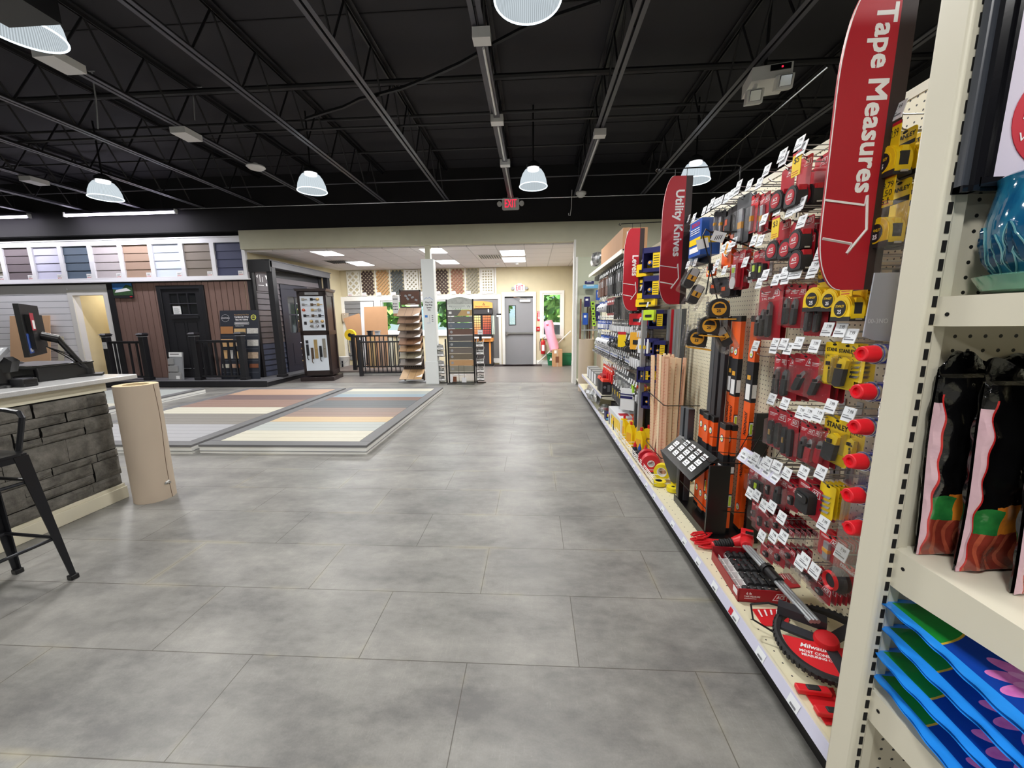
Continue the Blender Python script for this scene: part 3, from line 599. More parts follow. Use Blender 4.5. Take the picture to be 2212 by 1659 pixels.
b = MB(); b.bx(-0.05, 0.05, -0.04, 0.04, 0, 0.055, 'black_plastic'); tag(b.build('receipt_box', loc=(-3.42, 2.36, 0.993), bev=0.006), 'small black box beside the card terminal on the counter', 'box')
b = MB(); b.prism([(-0.1, 0), (0.1, 0), (0.06, 0.1), (-0.02, 0.13), (-0.07, 0.1)], -0.06, 0.06, 'black_plastic'); tag(b.build('scanner_cradle', loc=(-3.98, 2.72, 0.993), bev=0.01), 'black scanner cradle behind the monitor arm', 'scanner')
b = MB()
for k in range(4): b.tube([(-3.55, 2.25, 1.0), (-3.62 - .03 * k, 2.4, 1.01 + .01 * k), (-3.75, 2.48 + .02 * k, 1.03), (-3.86, 2.42, 1.0), (-3.7, 2.2 - .04 * k, 0.998)], 0.0035, 'black_plastic', 5)
tag(b.build('cable_bundle'), 'tangle of black cables lying on the counter by the terminal', 'cables')
# stool
P('stool_metal', (42, 43, 47), 0.32, metal=0.6, var=0.05)
def stool():
    t = thing('bar_stool', 'dark gunmetal bar stool with a low tube backrest by the counter', 'stool', (-2.78, 1.62, 0), R(-5))
    b = MB(); hs = 0.155
    b.prism(rrect(0.31, 0.31, 0.05), 0, 0.012, 'stool_metal'); v = [(x, z, -y) for x, y, z in b.v]; b.v = [(x, y, 0.755 + z) for x, y, z in v]
    b.bx(-0.145, 0.145, -0.15, -0.142, 0.71, 0.75, 'stool_metal'); b.bx(-0.145, 0.145, 0.142, 0.15, 0.71, 0.75, 'stool_metal'); b.bx(-0.15, -0.142, -0.145, 0.145, 0.71, 0.75, 'stool_metal'); b.bx(0.142, 0.15, -0.145, 0.145, 0.71, 0.75, 'stool_metal')
    b.build('seat', t)
    for sx in (-1, 1):
        for sy in (-1, 1):
            b = MB(); n = 8; top = Vector((sx * 0.14, sy * 0.14, 0.74)); bot = Vector((sx * 0.19, sy * 0.19, 0.02)); vs = []; fs = []
            for i in range(n + 1):
                u = i / n; c = top.lerp(bot, u); w = 0.055 * (1 - u) + 0.024 * u
                for (a, d) in ((0, 0), (-sx * w, 0), (-sx * w, -sy * 0.006), (-sx * 0.008, -sy * 0.008), (-sx * 0.006, -sy * w), (0, -sy * w)): vs.append((c.x + a + sx * .012, c.y + d + sy * .012, c.z))
            for i in range(n):
                for k in range(6): fs.append((i * 6 + k, i * 6 + (k + 1) % 6, (i + 1) * 6 + (k + 1) % 6, (i + 1) * 6 + k))
            fs += [tuple(range(6)), tuple(range(n * 6, n * 6 + 6))[::-1]]
            b.add(vs, fs, 'stool_metal'); l = b.build('leg', t)
            b = MB(); b.box((sx * 0.192, sy * 0.192, 0.014), (0.036, 0.036, 0.028), 'black_plastic'); b.build('foot', l, bev=0.004)
    for z, r_ in ((0.26, 0.172), (0.60, 0.148)):
        for a, c in (((-1, -1), (1, -1)), ((1, -1), (1, 1)), ((1, 1), (-1, 1)), ((-1, 1), (-1, -1))):
            if z > .5 and a == (-1, -1): continue
            b = MB(); b.cyl((a[0] * r_, a[1] * r_, z), (c[0] * r_, c[1] * r_, z), 0.009, 'stool_metal', 8); b.build('brace', t)
    b = MB(); b.tube([(0.08, 0.15, 0.72), (0.09, 0.165, 0.80), (0.125, 0.175, 0.93), (0.10, 0.18, 0.955), (-0.0, 0.185, 0.965), (-0.2, 0.185, 0.965), (-0.24, 0.17, 0.965), (-0.26, 0.14, 0.965), (-0.26, -0.14, 0.965), (-0.24, -0.17, 0.965), (-0.2, -0.185, 0.965), (0.0, -0.185, 0.965), (0.10, -0.18, 0.955), (0.125, -0.175, 0.93), (0.09, -0.165, 0.80), (0.08, -0.15, 0.72)], 0.012, 'stool_metal', 8); b.build('backrest', t)
stool()
P('bronze_seam', (104, 82, 66), .8)
def paper_roll(loc, h, r, ri, lbl, name='paper_roll', tear=True):
    t = thing(name, lbl, 'paper roll', loc); b = MB(); b.lathe([(ri, 0.0), (r, 0.0), (r, h), (ri, h), (ri, 0)], 'kraft', 48)
    if tear:
        pts = [(r * math.cos(R(6 - 4 * math.sin(z * 7))), r * math.sin(R(6 - 4 * math.sin(z * 7))), z) for z in [i * h / 30 for i in range(31)]]
        b.tube(pts, 0.0022, 'bronze_seam', 4)
    b.build('roll', t)
    b = MB(); b.lathe([(ri - 0.008, h - 0.3), (ri - 0.008, h + 0.001), (ri, h + 0.001), (r - 0.004, h + 0.0012)], 'kraft_inside', 40); b.lathe([(0, h - 0.3), (ri - .008, h - 0.3)], 'kraft_inside', 20); b.build('core', t)
    if tear:
        b = MB(); g = random.Random(2)
        a = R(-4); c = Vector((r * 1.01 * math.cos(a), r * 1.01 * math.sin(a), 0.13)); b.box(c, (0.045, 0.012, 0.012), 'clear_bag', rz=a + 1.57, ry=0.1); b.box(c + Vector((0, 0, .012)), (0.03, 0.008, 0.01), 'paper', rz=a + 1.57, ry=-.3); b.build('tape_scrap', t)
    return t
paper_roll((-3.09, 2.775, 0), 0.935, 0.132, 0.085, 'large upright brown kraft paper roll standing at the counter corner')

# ================================================================ flooring sample decks
def deck(name, lbl, x0, x1, y0, y1, bands, fascia_gap=True):
    t = thing(name, lbl, 'sample deck', ((x0 + x1) / 2, (y0 + y1) / 2, 0)); w = (x1 - x0) / 2; h = (y1 - y0) / 2
    b = MB(); b.bx(-w + .006, w - .006, -h + .006, h - .006, 0, 0.075, 'fascia_white'); b.bx(-w + .003, w - .003, -h + .003, h - .003, 0.026, 0.031, 'ink_grey'); b.build('base', t)
    b = MB(); k = 0.14; z0, z1 = 0.075, 0.10
    for q in ((-w, w, -h, -h + k), (-w, w, h - k, h), (-w, -w + k, -h + k, h - k), (w - k, w, -h + k, h - k)): b.bx(q[0] + .001, q[1] - .001, q[2] + .001, q[3] - .001, z0, z1, 'deck_border')
    b.build('border', t, bev=0.003)
    y = h - k; tot = 2 * (h - k); n = sum(c for _, c in bands); bw = tot / n
    for m, c in bands:
        for i in range(c):
            b = MB(); b.bx(-w + k + .003, w - k - .003, y - bw + .0025, y - .0025, z0, z1 - .001, m); b.build('deck_board', t); y -= bw
    return t
P('fascia_white', (234, 234, 230), 0.5); P('deck_border', (112, 112, 114), 0.55, stretch=(1, 1, 1))
for n, c in dict(bd_cream=(206, 202, 186), bd_greyblue=(160, 166, 162), bd_blue=(140, 158, 170), bd_brown=(126, 102, 92), bd_slate=(98, 102, 106), bd_taupe=(142, 126, 118), bd_pinkbrown=(150, 128, 118), bd_tan=(204, 180, 144), bd_pale=(178, 183, 180), bd_grey=(168, 168, 172), bd_mid=(136, 132, 126), bd_red=(146, 120, 110), bd_dark=(116, 98, 96), bd_orange=(184, 152, 130)).items(): P(n, c, 0.55, var=0.09, scale=10, stretch=(0.4, 8, 1))
deck('sample_deck', 'low deck platform with cream, blue and tan boards nearest the aisle', -3.64, -1.77, 3.8, 7.3, [('bd_cream', 2), ('bd_greyblue', 2), ('bd_blue', 1), ('bd_blue', 1), ('bd_brown', 2), ('bd_slate', 4), ('bd_taupe', 2), ('bd_pinkbrown', 2), ('bd_tan', 2), ('bd_pale', 3), ('bd_cream', 3)])
deck('sample_deck', 'low deck platform with grey, cream and red brown boards, left of the other', -5.72, -3.70, 3.78, 7.26, [('bd_orange', 4), ('bd_dark', 3), ('bd_red', 4), ('bd_cream', 3), ('bd_mid', 4), ('bd_grey', 5)])
deck('sample_deck', 'low white edged deck platform seen behind the paper roll', -8.6, -6.62, 4.6, 7.28, [('bd_pale', 9), ('bd_cream', 8)])

# ================================================================ porch mock-up
P('cedar_brown', (128, 102, 94), 0.6, var=0.12, scale=3, stretch=(6, 6, 0.4)); P('near_black', (34, 34, 38), 0.45); P('door_black', (40, 40, 44), 0.4); P('porch_board', (104, 104, 108), 0.55, var=.1)
P('lap_taupe', (98, 92, 96), 0.6, var=.1); P('lap_brown', (100, 90, 90), 0.6, var=.1); P('lap_blue', (66, 72, 92), 0.6, var=.1); P('side_door', (44, 44, 56), 0.4)
YP = 8.48
b = MB(); b.bx(-9.7, -6.27, YP + .03, YP + .15, 0, 2.34, 'near_black'); x = -9.6
while x < -6.36:
    if not (-8.5 < x + .07 < -7.45): b.bx(x + .005, x + .135, YP + .008, YP + .03, 0.14, 2.32, 'cedar_brown')
    else: b.bx(x + .005, x + .135, YP + .008, YP + .03, 2.2, 2.32, 'cedar_brown')
    x += 0.1435
b.bx(-9.72, -9.58, YP - .01, YP + .15, 0.1, 2.34, 'near_black'); b.bx(-6.37, -6.275, YP - .01, YP + .15, 0.1, 2.34, 'near_black'); b.bx(-9.72, -6.275, YP - .012, YP + .0, 2.31, 2.35, 'near_black')
struct(b, 'wall_brown')
t = thing('door_2', 'd', 'door'); del t['label']; del t['category']; t['kind'] = 'structure'
b = MB(); b.bx(-8.52, -8.42, YP - .03, YP + .05, .14, 2.24, 'near_black'); b.bx(-7.50, -7.40, YP - .03, YP + .05, .14, 2.24, 'near_black'); b.bx(-8.42, -7.50, YP - .03, YP + .05, 2.16, 2.24, 'near_black'); b.build('door_frame', t, bev=.004)
b = MB(); wx = [(-8.26, -8.07), (-8.04, -7.85), (-7.82, -7.63)]; holes = [(a, c, z0, z1) for a, c in wx for z0, z1 in ((1.60, 1.82), (1.85, 2.06))]
wall_holes(b, -8.42, -7.5, .15, 2.16, YP, YP + .045, holes, 'door_black'); b.bx(-8.28, -7.61, YP - .02, YP, 1.50, 1.56, 'door_black')
for a, c in ((-8.24, -7.99), (-7.93, -7.68)):
    b.bx(a, c, YP - .008, YP, .36, .372, 'near_black'); b.bx(a, c, YP - .008, YP, 1.42, 1.432, 'near_black'); b.bx(a, a + .012, YP - .008, YP, .36, 1.43, 'near_black'); b.bx(c - .012, c, YP - .008, YP, .36, 1.43, 'near_black')
    b.bx(a, c, YP - .01, YP - .002, .345, .36, 'grey_plastic')
for z in (1.585, 1.835): b.bx(-8.27, -7.62, YP - .006, YP - .001, z - .004, z + .006, 'steel_rail')
d = b.build('door_leaf', t)
b = MB(); b.bx(-8.27, -7.62, YP + .02, YP + .026, 1.59, 2.07, 'glass_dark'); b.build('pane', d)
b = MB(); b.bx(-8.2, -8.02, YP - .012, YP - .002, 1.6, 1.78, 'paper')
for k in range(6): b.bx(-8.18, -8.05 - .02 * (k % 2), YP - .0135, YP - .0125, 1.62 + k * .022, 1.626 + k * .022, 'ink_grey')
tag(b.build('notice_paper'), 'white sheet of paper taped on the black door glass', 'notice')
# white shiplap wall with corridor opening
b = MB(); wall_holes(b, -15, -9.72, 0, 2.36, YP + .04, YP + .16, [(-10.62, -9.86, 0, 2.06)], 'white_paint'); z = 0.05
while z < 2.2:
    b.bx(-15, -10.74, YP + .02, YP + .04, z + .004, z + .141, 'white_paint'); b.bx(-15, -10.74, YP + .03, YP + .0395, z - .004, z + .004, 'ink_grey'); z += .145
b.bx(-10.74, -10.62, YP + .01, YP + .04, 0, 2.18, 'white_trim'); b.bx(-9.86, -9.735, YP + .01, YP + .04, 0, 2.18, 'white_trim'); b.bx(-10.62, -9.86, YP + .01, YP + .04, 2.06, 2.18, 'white_trim'); struct(b, 'wall_white')
P('cream_panel', (240, 226, 188), 0.5); P('brass', (200, 160, 80), 0.3, metal=1)
b = MB(); b.bx(-11.6, -9.3, 9.7, 9.8, 0, 2.5, 'cream_panel'); b.bx(-10.75, -10.65, YP + .16, 9.7, 0, 2.5, 'cream_panel'); b.bx(-9.72, -9.65, YP + .16, 9.7, 0, 2.5, 'cream_panel'); b.bx(-11, -9.3, YP + .16, 9.8, 2.3, 2.5, 'cream_panel')
for x in (-10.42, -10.2): b.bx(x, x + .008, 9.69, 9.7, 0, 2.3, 'ink_grey')
struct(b, 'wall_corridor'); area((-10.2, 9.2, 2.28), .5, .5, 5, (1, .95, .85), 'SQUARE')
t = thing('door_3', 'd', 'door'); del t['label']; del t['category']; t['kind'] = 'structure'; t.location = (-10.30, 9.0, 0); t.rotation_euler = (0, 0, R(8))
b = MB(); b.bx(0, .72, 0, .04, .01, 2.1, 'cream_panel')
for x0, x1, z0, z1 in ((.1, .33, 1.55, 1.95), (.4, .62, 1.55, 1.95), (.1, .33, .8, 1.45), (.4, .62, .8, 1.45), (.1, .33, .15, .65), (.4, .62, .15, .65)):
    b.prism([(x0, z0), (x1, z0), (x1, z1), (x0, z1)], -.004, 0, 'cream_trim'); b.bx(x0 + .02, x1 - .02, -.009, -.003, z0 + .02, z1 - .02, 'cream_panel')
d = b.build('door_leaf', t)
for z in (.3, 1.05, 1.85): b = MB(); b.bx(-.025, .01, -.012, .005, z, z + .1, 'brass'); b.build('hinge', d)
# framed row of siding samples
t = thing('siding_display', 'long white frame holding the siding samples above the shiplap wall', 'display frame', (-9.6, 8.42, 2.36))
xs = [-12.73 + .7165 * k for k in range(9)]       # left edges of the openings
b = MB(); holes = [(x + 9.6, x + .62 + 9.6, .065, .765) for x in xs]; wall_holes(b, -4.6, 3.3, 0, .87, 0, .045, holes, 'white_paint'); b.bx(-4.6, 3.3, .045, .06, 0, .87, 'white_paint'); b.bx(-4.6, 3.33, -.02, .05, -.03, .0, 'white_paint'); b.bx(-4.6, 3.32, -.012, .05, .87, .895, 'white_paint'); b.build('frame', t)
cols = [('khaki', (134, 130, 118), 'khaki grey siding sample cut by the left edge'), ('taupe', (112, 102, 106), 'dark taupe siding sample, first whole one from the left'), ('lilac', (206, 206, 228), 'pale lilac white siding sample'), ('slate', (86, 102, 120), 'slate blue siding sample'), ('greige', (186, 178, 180), 'light warm grey siding sample'), ('tan', (166, 140, 122), 'tan siding sample'), ('icewhite', (216, 226, 244), 'icy blue white siding sample'), ('stonegrey', (132, 122, 112), 'brownish grey siding sample'), ('navy', (70, 74, 102), 'navy blue siding sample at the right end')]
for (n, c, l), x in zip(cols, xs):
    P('sd_' + n, c, .6, var=.05); t = thing('siding_sample', l + ' of the framed row', 'siding sample', (x + .31, 8.44, 2.425), group='siding samples in the white frame')
    b = MB()
    for k in range(4): z = k * .175; b.add([(-.308, .004, z), (.308, .004, z), (.308, .018, z + .174), (-.308, .018, z + .174), (-.308, .02, z), (.308, .02, z)], [(0, 1, 2, 3), (0, 4, 5, 1)], 'sd_' + n)
    b.bx(-.308, .308, .018, .02, 0, .7, 'ink'); b.build('siding', t)
    b = MB(); b.bx(.17, .29, -.006, .0, -.01, .10, 'paper'); 
    for k in range(3): b.bx(.19, .27 - .01 * k, -.0075, -.006, .07 - k * .012, .074 - k * .012, 'ink_grey')
    b.text('$179.99' if n not in ('slate', 'navy') else '$249.99', .23, -.007, .018, .036, 'ink_red', bold=.01, w=.085); b.build('price_tag', t)
# picture sign top left of the brown wall
P('pic_blue', (60, 110, 170), .4, var=.5, scale=12); P('pic_green', (60, 90, 60), .4, var=.6, scale=16)
t = thing('picture_sign', 'small photo sign of a house at the top left corner of the brown wall', 'sign', (-9.32, 8.455, 1.98)); b = MB(); b.bx(-.24, .24, 0, .012, 0, .33, 'ink'); b.build('board', t)
b = MB(); b.bx(-.235, .235, -.002, 0, .06, .325, 'pic_green'); b.prism([(-.235, .2), (-.05, .17), (.1, .3), (.235, .25), (.235, .325), (-.235, .325)], -.004, -.002, 'pic_blue'); b.prism([(-.2, .12), (.2, .16), (.1, .22), (-.15, .18)], -.005, -.003, 'paper'); b.bx(.15, .21, -.004, -.001, .015, .04, 'ink_red'); b.build('picture', t)
# side wall of the mock-up
b = MB(); b.M = SR
for k in range(18):
    z = .14 + k * .128; m = 'lap_blue' if k < 6 else ('lap_brown' if k < 12 else 'lap_taupe')
    for (s0, s1) in (((0.0, .82), (1.72, 2.35)) if z < 2.2 else ((0.0, 2.35),)): b.add([(s0, -.018, z), (s1, -.018, z), (s1, -.002, z + .127), (s0, -.002, z + .127), (s0, 0, z), (s1, 0, z)], [(0, 1, 2, 3), (0, 4, 5, 1)], m); b.bx(s0, s1, -.0195, -.0175, z - .004, z + .004, 'near_black')  # near-black strip along each lap paints in its shadow line
b.bx(0, 2.35, -.001, .03, .1, 2.6, 'near_black'); b.bx(0, .07, -.03, .0, .1, 2.62, 'near_black'); b.bx(2.3, 2.42, -.03, .03, .1, 2.62, 'near_black'); struct(b, 'wall_mockup_side')
t = thing('door_4', 'd', 'door'); del t['label']; del t['category']; t['kind'] = 'structure'
b = MB(); b.M = SR; b.bx(.80, .90, -.04, .0, .14, 2.3, 'side_door'); b.bx(1.66, 1.76, -.04, .0, .14, 2.3, 'side_door'); b.bx(.9, 1.66, -.04, .0, 2.2, 2.3, 'side_door'); b.build('door_frame', t)
b = MB(); b.M = SR; wall_holes(b, .9, 1.66, .15, 2.2, -.022, -.002, [(1.02, 1.27, 1.12, 1.56), (1.29, 1.54, 1.12, 1.56), (1.02, 1.27, 1.59, 2.02), (1.29, 1.54, 1.59, 2.02)], 'side_door')
for a in (1.02, 1.31):
    b.bx(a, a + .23, -.028, -.022, .3, .31, 'near_black'); b.bx(a + .03, a + .20, -.03, -.022, .34, .86, 'side_door')
d = b.build('door_leaf', t)
b = MB(); b.M = SR; b.bx(1.0, 1.56, -.012, -.008, 1.1, 2.04, 'glass_dark'); b.build('pane', d)
b = MB(); b.M = SR; b.cyl((1.60, -.022, 1.05), (1.60, -.08, 1.05), .025, 'near_black', 12); b.bx(1.5, 1.6, -.08, -.065, 1.04, 1.06, 'near_black'); b.build('door_handle', d)
b = MB(); b.bx(-9.75, -5.80, 7.93, YP - .03, 0.1, .14, 'porch_board'); b.bx(-6.25, -5.80, YP - .03, 10.9, .1, .14, 'porch_board'); b.bx(-9.75, -5.83, 7.96, YP - .03, 0, .1, 'near_black'); b.bx(-6.2, -5.83, YP - .03, 10.88, 0, .1, 'near_black'); b.bx(-9.75, -5.79, 7.92, 7.935, .02, .135, 'near_black'); struct(b, 'porch_floor')
t = thing('pergola', 'dark grey porch roof beam with square black posts beside the siding wall', 'pergola', (-5.86, 8.6, .14))
b = MB(); b.bx(-.06, .06, -.12, 2.42, 2.46, 2.60, 'porch_board'); b.bx(-.10, .08, -.14, 2.46, 2.595, 2.615, 'porch_board'); b.build('beam', t, bev=.004)
b = MB(); b.bx(-.46, .06, -.14, -.06, 2.36, 2.62, 'near_black'); b.build('header', t)
b = MB(); b.bx(-.34, -.06, -.06, 2.4, 2.47, 2.5, 'near_black'); b.build('soffit', t)
for y in (-.03, 2.30):
    b = MB(); b.bx(-.065, .065, y - .065, y + .065, 0, 2.46, 'near_black'); b.bx(-.085, .085, y - .085, y + .085, 0, .05, 'near_black'); b.build('post', t, bev=.003)
t = thing('logo_panel', 'dark header panel with small white logos above the grey siding', 'sign', (0, 0, 0)); b = MB(); b.M = SR; b.bx(.09, .5, -.035, -.02, 2.1, 2.55, 'lap_taupe'); b.build('board', t)
b = MB(); b.M = SR; b.bx(.2, .215, -.037, -.035, 2.3, 2.46, 'paper'); b.bx(.27, .285, -.037, -.035, 2.3, 2.42, 'paper'); b.prism([(.1, 2.42), (.16, 2.46), (.14, 2.38)], -.037, -.035, 'paper'); b.prism([(.36, 2.46), (.44, 2.46), (.40, 2.36)], -.037, -.035, 'paper'); b.bx(.14, .3, -.037, -.035, 2.22, 2.235, 'paper'); b.bx(.36, .4, -.037, -.035, 2.22, 2.28, 'paper'); b.build('logo', t)
def rail_post(t, x, y, h, m='near_black', w=.11, cap=True):
    b = MB(); b.bx(x - w / 2, x + w / 2, y - w / 2, y + w / 2, 0, h, m); b.bx(x - w * .65, x + w * .65, y - w * .65, y + w * .65, 0, .07, m)
    o = b.build('post', t, bev=.003)
    if cap:
        b = MB(); b.bx(x - w * .62, x + w * .62, y - w * .62, y + w * .62, h - .03, h, m); b.add([(x - w * .8, y - w * .8, h), (x + w * .8, y - w * .8, h), (x + w * .8, y + w * .8, h), (x - w * .8, y + w * .8, h), (x - w * .5, y - w * .5, h + .035), (x + w * .5, y - w * .5, h + .035), (x + w * .5, y + w * .5, h + .035), (x - w * .5, y + w * .5, h + .035)], [(0, 3, 2, 1), (0, 1, 5, 4), (1, 2, 6, 5), (2, 3, 7, 6), (3, 0, 4, 7), (4, 5, 6, 7)], m)
        b.bx(x - w * .64, x + w * .64, y - w * .64, y + w * .64, h - .05, h - .04, 'grey_plastic'); b.build('post_cap', o)
    return o
def railing(name, lbl, x0, x1, y, z, n, h=1.0, zt=.88, zb=.1, posts=(1, 1), m='near_black', bw=.03):
    t = thing(name, lbl, 'railing', (x0, y, z)); L_ = x1 - x0
    if posts[0]: rail_post(t, 0, 0, h, m)
    if posts[1]: rail_post(t, L_, 0, h, m)
    b = MB(); b.bx(.055, L_ - .055, -.03, .03, zt - .03, zt, m); b.bx(.055, L_ - .055, -.02, .02, zt - .055, zt - .03, m); b.build('top_rail', t, bev=.004)
    b = MB(); b.bx(.055, L_ - .055, -.02, .02, zb - .035, zb, m); b.build('bottom_rail', t)
    for k in range(n): x = L_ * (k + 1) / (n + 1); b = MB(); b.bx(x - bw / 2, x + bw / 2, -bw / 2, bw / 2, zb, zt - .055, m); b.build('baluster', t)
    return t
t = railing('porch_railing', 'black porch railing with capped posts left of the black door', -9.52, -8.66, 8.1, .14, 4, h=1.02)
b = MB(); b.bx(-.05, .05, -.06, -.056, .72, .86, 'paper'); 
for k in range(4): b.bx(-.035, .03, -.0625, -.06, .75 + k * .025, .755 + k * .025, 'ink_grey')
tag(b.build('price_card', loc=(-9.52, 8.1, .14)), 'white card on the leftmost black railing post', 'price card')
railing('porch_railing', 'black porch railing with capped posts before the tambour display board', -7.46, -6.40, 8.1, .14, 6, h=1.02)
# tambour board
P('wood_slat', (160, 112, 70), .5, var=.15, stretch=(40, 1, 1), scale=3); P('wood_oak', (190, 160, 112), .5, var=.12); P('wood_honey', (200, 162, 114), .5, var=.15, stretch=(30, 1, 1), scale=3); P('board_navy', (40, 44, 54), .5, var=.03); P('photo_grey', (190, 188, 184), .4, var=.5, scale=30); P('photo_room', (170, 150, 130), .4, var=.5, scale=26); P('lime_logo', (212, 214, 96), .5, var=0); P('wood_dark', (120, 74, 52), .5, var=.15, stretch=(40, 1, 1), scale=3)
t = thing('display_board', 'tall dark display board TAMBOUR STYLE T&G PATTERNS leaning on the brown wall', 'display board', (-6.6, 8.21, .14), rot=(R(-8), 0, 0))
b = MB(); b.bx(-.46, .44, 0, .03, 0, 1.54, 'board_navy'); b.build('board', t)
b = MB(); b.text('Remembering Your Tour', .05, 0, 1.44, .035, 'wood_honey', bold=.01, w=.34); b.text('TAMBOUR STYLE', .05, 0, 1.385, .05, 'paper', bold=.02, w=.33); b.text('T&G PATTERNS', .05, 0, 1.33, .05, 'paper', bold=.02, w=.3)
b.prism(rrect(.34, .055, .02, cx=.05, cz=1.25), -.001, 0, 'paper'); b.prism(rrect(.33, .045, .018, cx=.05, cz=1.25), -.002, -.0005, 'board_navy'); b.bx(-.1, .2, -.003, -.002, 1.243, 1.257, 'paper'); b.text('TAMBOUR STRIP', .0, 0, 1.19, .025, 'paper', w=.2)
b.prism(disc(.062, 24, .33, 1.38), -.002, 0, 'lime_logo'); b.prism(disc(.045, 24, .33, 1.38), -.003, -.0015, 'board_navy'); b.text('CO', .33, -.003, 1.38, .05, 'lime_logo', bold=.02)
b.text('SMOOTHING', -.33, 0, 1.37, .035, 'paper', bold=.02, w=.2); b.tube([(-.33 + .09 * math.cos(R(a)), -.001, 1.37 + .08 * math.sin(R(a))) for a in range(20, 161, 14)], .002, 'paper', 4); b.tube([(-.33 + .09 * math.cos(R(a)), -.001, 1.37 + .08 * math.sin(R(a))) for a in range(200, 341, 14)], .002, 'paper', 4)
for z in (.98, .69, .42, .16): b.bx(-.42, .42, -.001, 0, z - .012, z - .008, 'ink_grey')
b.build('print', t)
g = random.Random(5)
for (x0, x1, z0, z1, m) in ((-.44, -.15, 1.02, 1.18, 'wood_slat'), (-.12, .14, 1.02, 1.13, 'wood_oak'), (.17, .43, 1.02, 1.14, 'photo_grey'), (-.44, -.16, .73, .90, 'wood_honey'), (-.12, .12, .74, .88, 'photo_room'), (.17, .43, .74, .88, 'photo_grey'), (-.42, -.3, .46, .65, 'wood_honey'), (-.27, -.17, .46, .65, 'photo_grey'), (-.12, .12, .46, .62, 'wood_oak'), (.18, .42, .46, .6, 'photo_room'), (-.42, -.26, .25, .34, 'bd_cream'), (-.22, -.08, .25, .34, 'bd_orange'), (-.04, .1, .25, .34, 'wood_dark'), (.22, .42, .25, .34, 'wood_dark')):
    b = MB(); b.bx(x0, x1, -.012 if 'photo' not in m else -.003, 0, z0, z1, m); b.build('sample', t); b = None
# little stand of grey blocks
P('block_grey', (150, 150, 150), .6)
t = thing('sample_stand', 'small white stand with stepped grey sample blocks before the black door', 'sample stand', (-8.06, 8.12, .14), rot=(R(-6), 0, R(-6)))
b = MB(); b.bx(-.17, .17, .02, .05, 0, .62, 'grey_plastic'); b.bx(-.17, .17, .012, .02, .52, .62, 'paper'); b.bx(-.14, .1, .01, .012, .57, .585, 'ink'); b.build('stand', t)
for x1, z0, z1 in ((.15, 0, .16), (.07, .18, .32), (-.04, .34, .48)): b = MB(); b.bx(-.17, x1, -.02, .015, z0, z1, 'block_grey'); b.build('sample_block', t, bev=.004)
b = MB(); b.bx(.04, .13, -.024, -.02, .02, .09, 'paper'); b.build('label', t)
# pegboard sheets leaning on the shiplap wall
P('peg_tan', (220, 180, 140), .7); pegboard('peg_tan_dots', (216, 176, 138), 'xz', .03, .12)
for (a, c, l, m) in (((-12.194,8.3,1.609), (-11.189,8.3,0.348), 'large tan pegboard sheet leaning on the white shiplap wall', 'peg_tan_dots'), ((-10.996,8.35,1.129), (-10.86,8.35,0.34), 'small cream pegboard sheet beside the tan one', 'peg_front')):
    b = MB(); b.bx(a[0], c[0], 0, .012, 0, a[2] / .985, m); o = b.build('pegboard_sheet', loc=(0, 8.17, 0)); o.rotation_euler = (R(-9), 0, 0); tag(o, l, 'pegboard sheet')

# ================================================================ white post
P('wrap_white', (228, 232, 232), .35, var=.02); P('logo_blue', (50, 120, 200), .5, var=0)
t = thing('wrapped_post', 'square white wrapped post carrying the beige header, with a blue hill logo', 'post', (-2.24, 8.38, 0))
b = MB(); b.bx(-.055, .055, -.02, .09, 2.6, 2.95, 'beige_wall'); b.build('core', t)
b = MB(); b.bx(-.13, .13, -.10, .10, 0.0, 2.66, 'wrap_white'); b.bx(-.145, .145, -.115, .115, 0, .5, 'wrap_white'); b.build('wrap', t, bev=.003)
b = MB(); b.tube([(-.1, -.102, 1.83), (-.05, -.102, 1.87), (-.02, -.102, 1.845), (.02, -.102, 1.875), (.09, -.102, 1.82)], .004, 'logo_blue', 4)
for k, (s, w) in enumerate((('Wrap it All', .16), ('Post Wrap', .15), ('Systems', .1), ('PVC', .06))): b.text(s, 0, -.1, 1.77 - .055 * k, .045, 'ink', bold=.03, w=w)
b.bx(-.1, -.04, -.102, -.1, 1.45, 1.5, 'logo_blue'); b.bx(0, .004, -.102, -.1, 1.34, 1.5, 'ink_grey')
for k in range(4): b.bx(.05, .08, -.102, -.1, 1.36 + k * .04, 1.38 + k * .04, 'ink_grey')
b.bx(-.06, .02, -.102, -.1, 1.33, 1.335, 'logo_blue'); b.build('print', t)
# ================================================================ door hardware rack
P('espresso', (36, 24, 24), .35, var=.12, coat=.2); P('panel_pale', (214, 222, 232), .4, var=.02); P('brass_pale', (196, 168, 116), .35, metal=.7, var=.05); P('bronze', (96, 80, 66), .4, metal=.5); P('nickel', (176, 172, 164), .3, metal=.8); P('copper', (196, 106, 84), .4, metal=.4)
t = thing('hardware_rack', 'tall espresso wood display tower of door knobs and handles on pale panels', 'display tower', (-5.14, 9.02, 0), R(9))
b = MB(); b.bx(-.40, .36, -.32, .34, 0, .10, 'espresso'); b.build('base', t, bev=.008)
b = MB(); w = .32; d0, d1 = -.26, .26
for x in (-w, w - .07): 
    for y in (d0, d1 - .07): b.bx(x, x + .07, y, y + .07, .14, 2.08, 'espresso')
for y in (d0, d1 - .03):
    for z0, z1 in ((.14, .24), (1.09, 1.18), (1.98, 2.08)): b.bx(-w, w, y, y + .03, z0, z1, 'espresso')
for x in (-w, w - .03):
    for z0, z1 in ((.14, .24), (1.09, 1.18), (1.98, 2.08)): b.bx(x, x + .03, d0, d1, z0, z1, 'espresso')
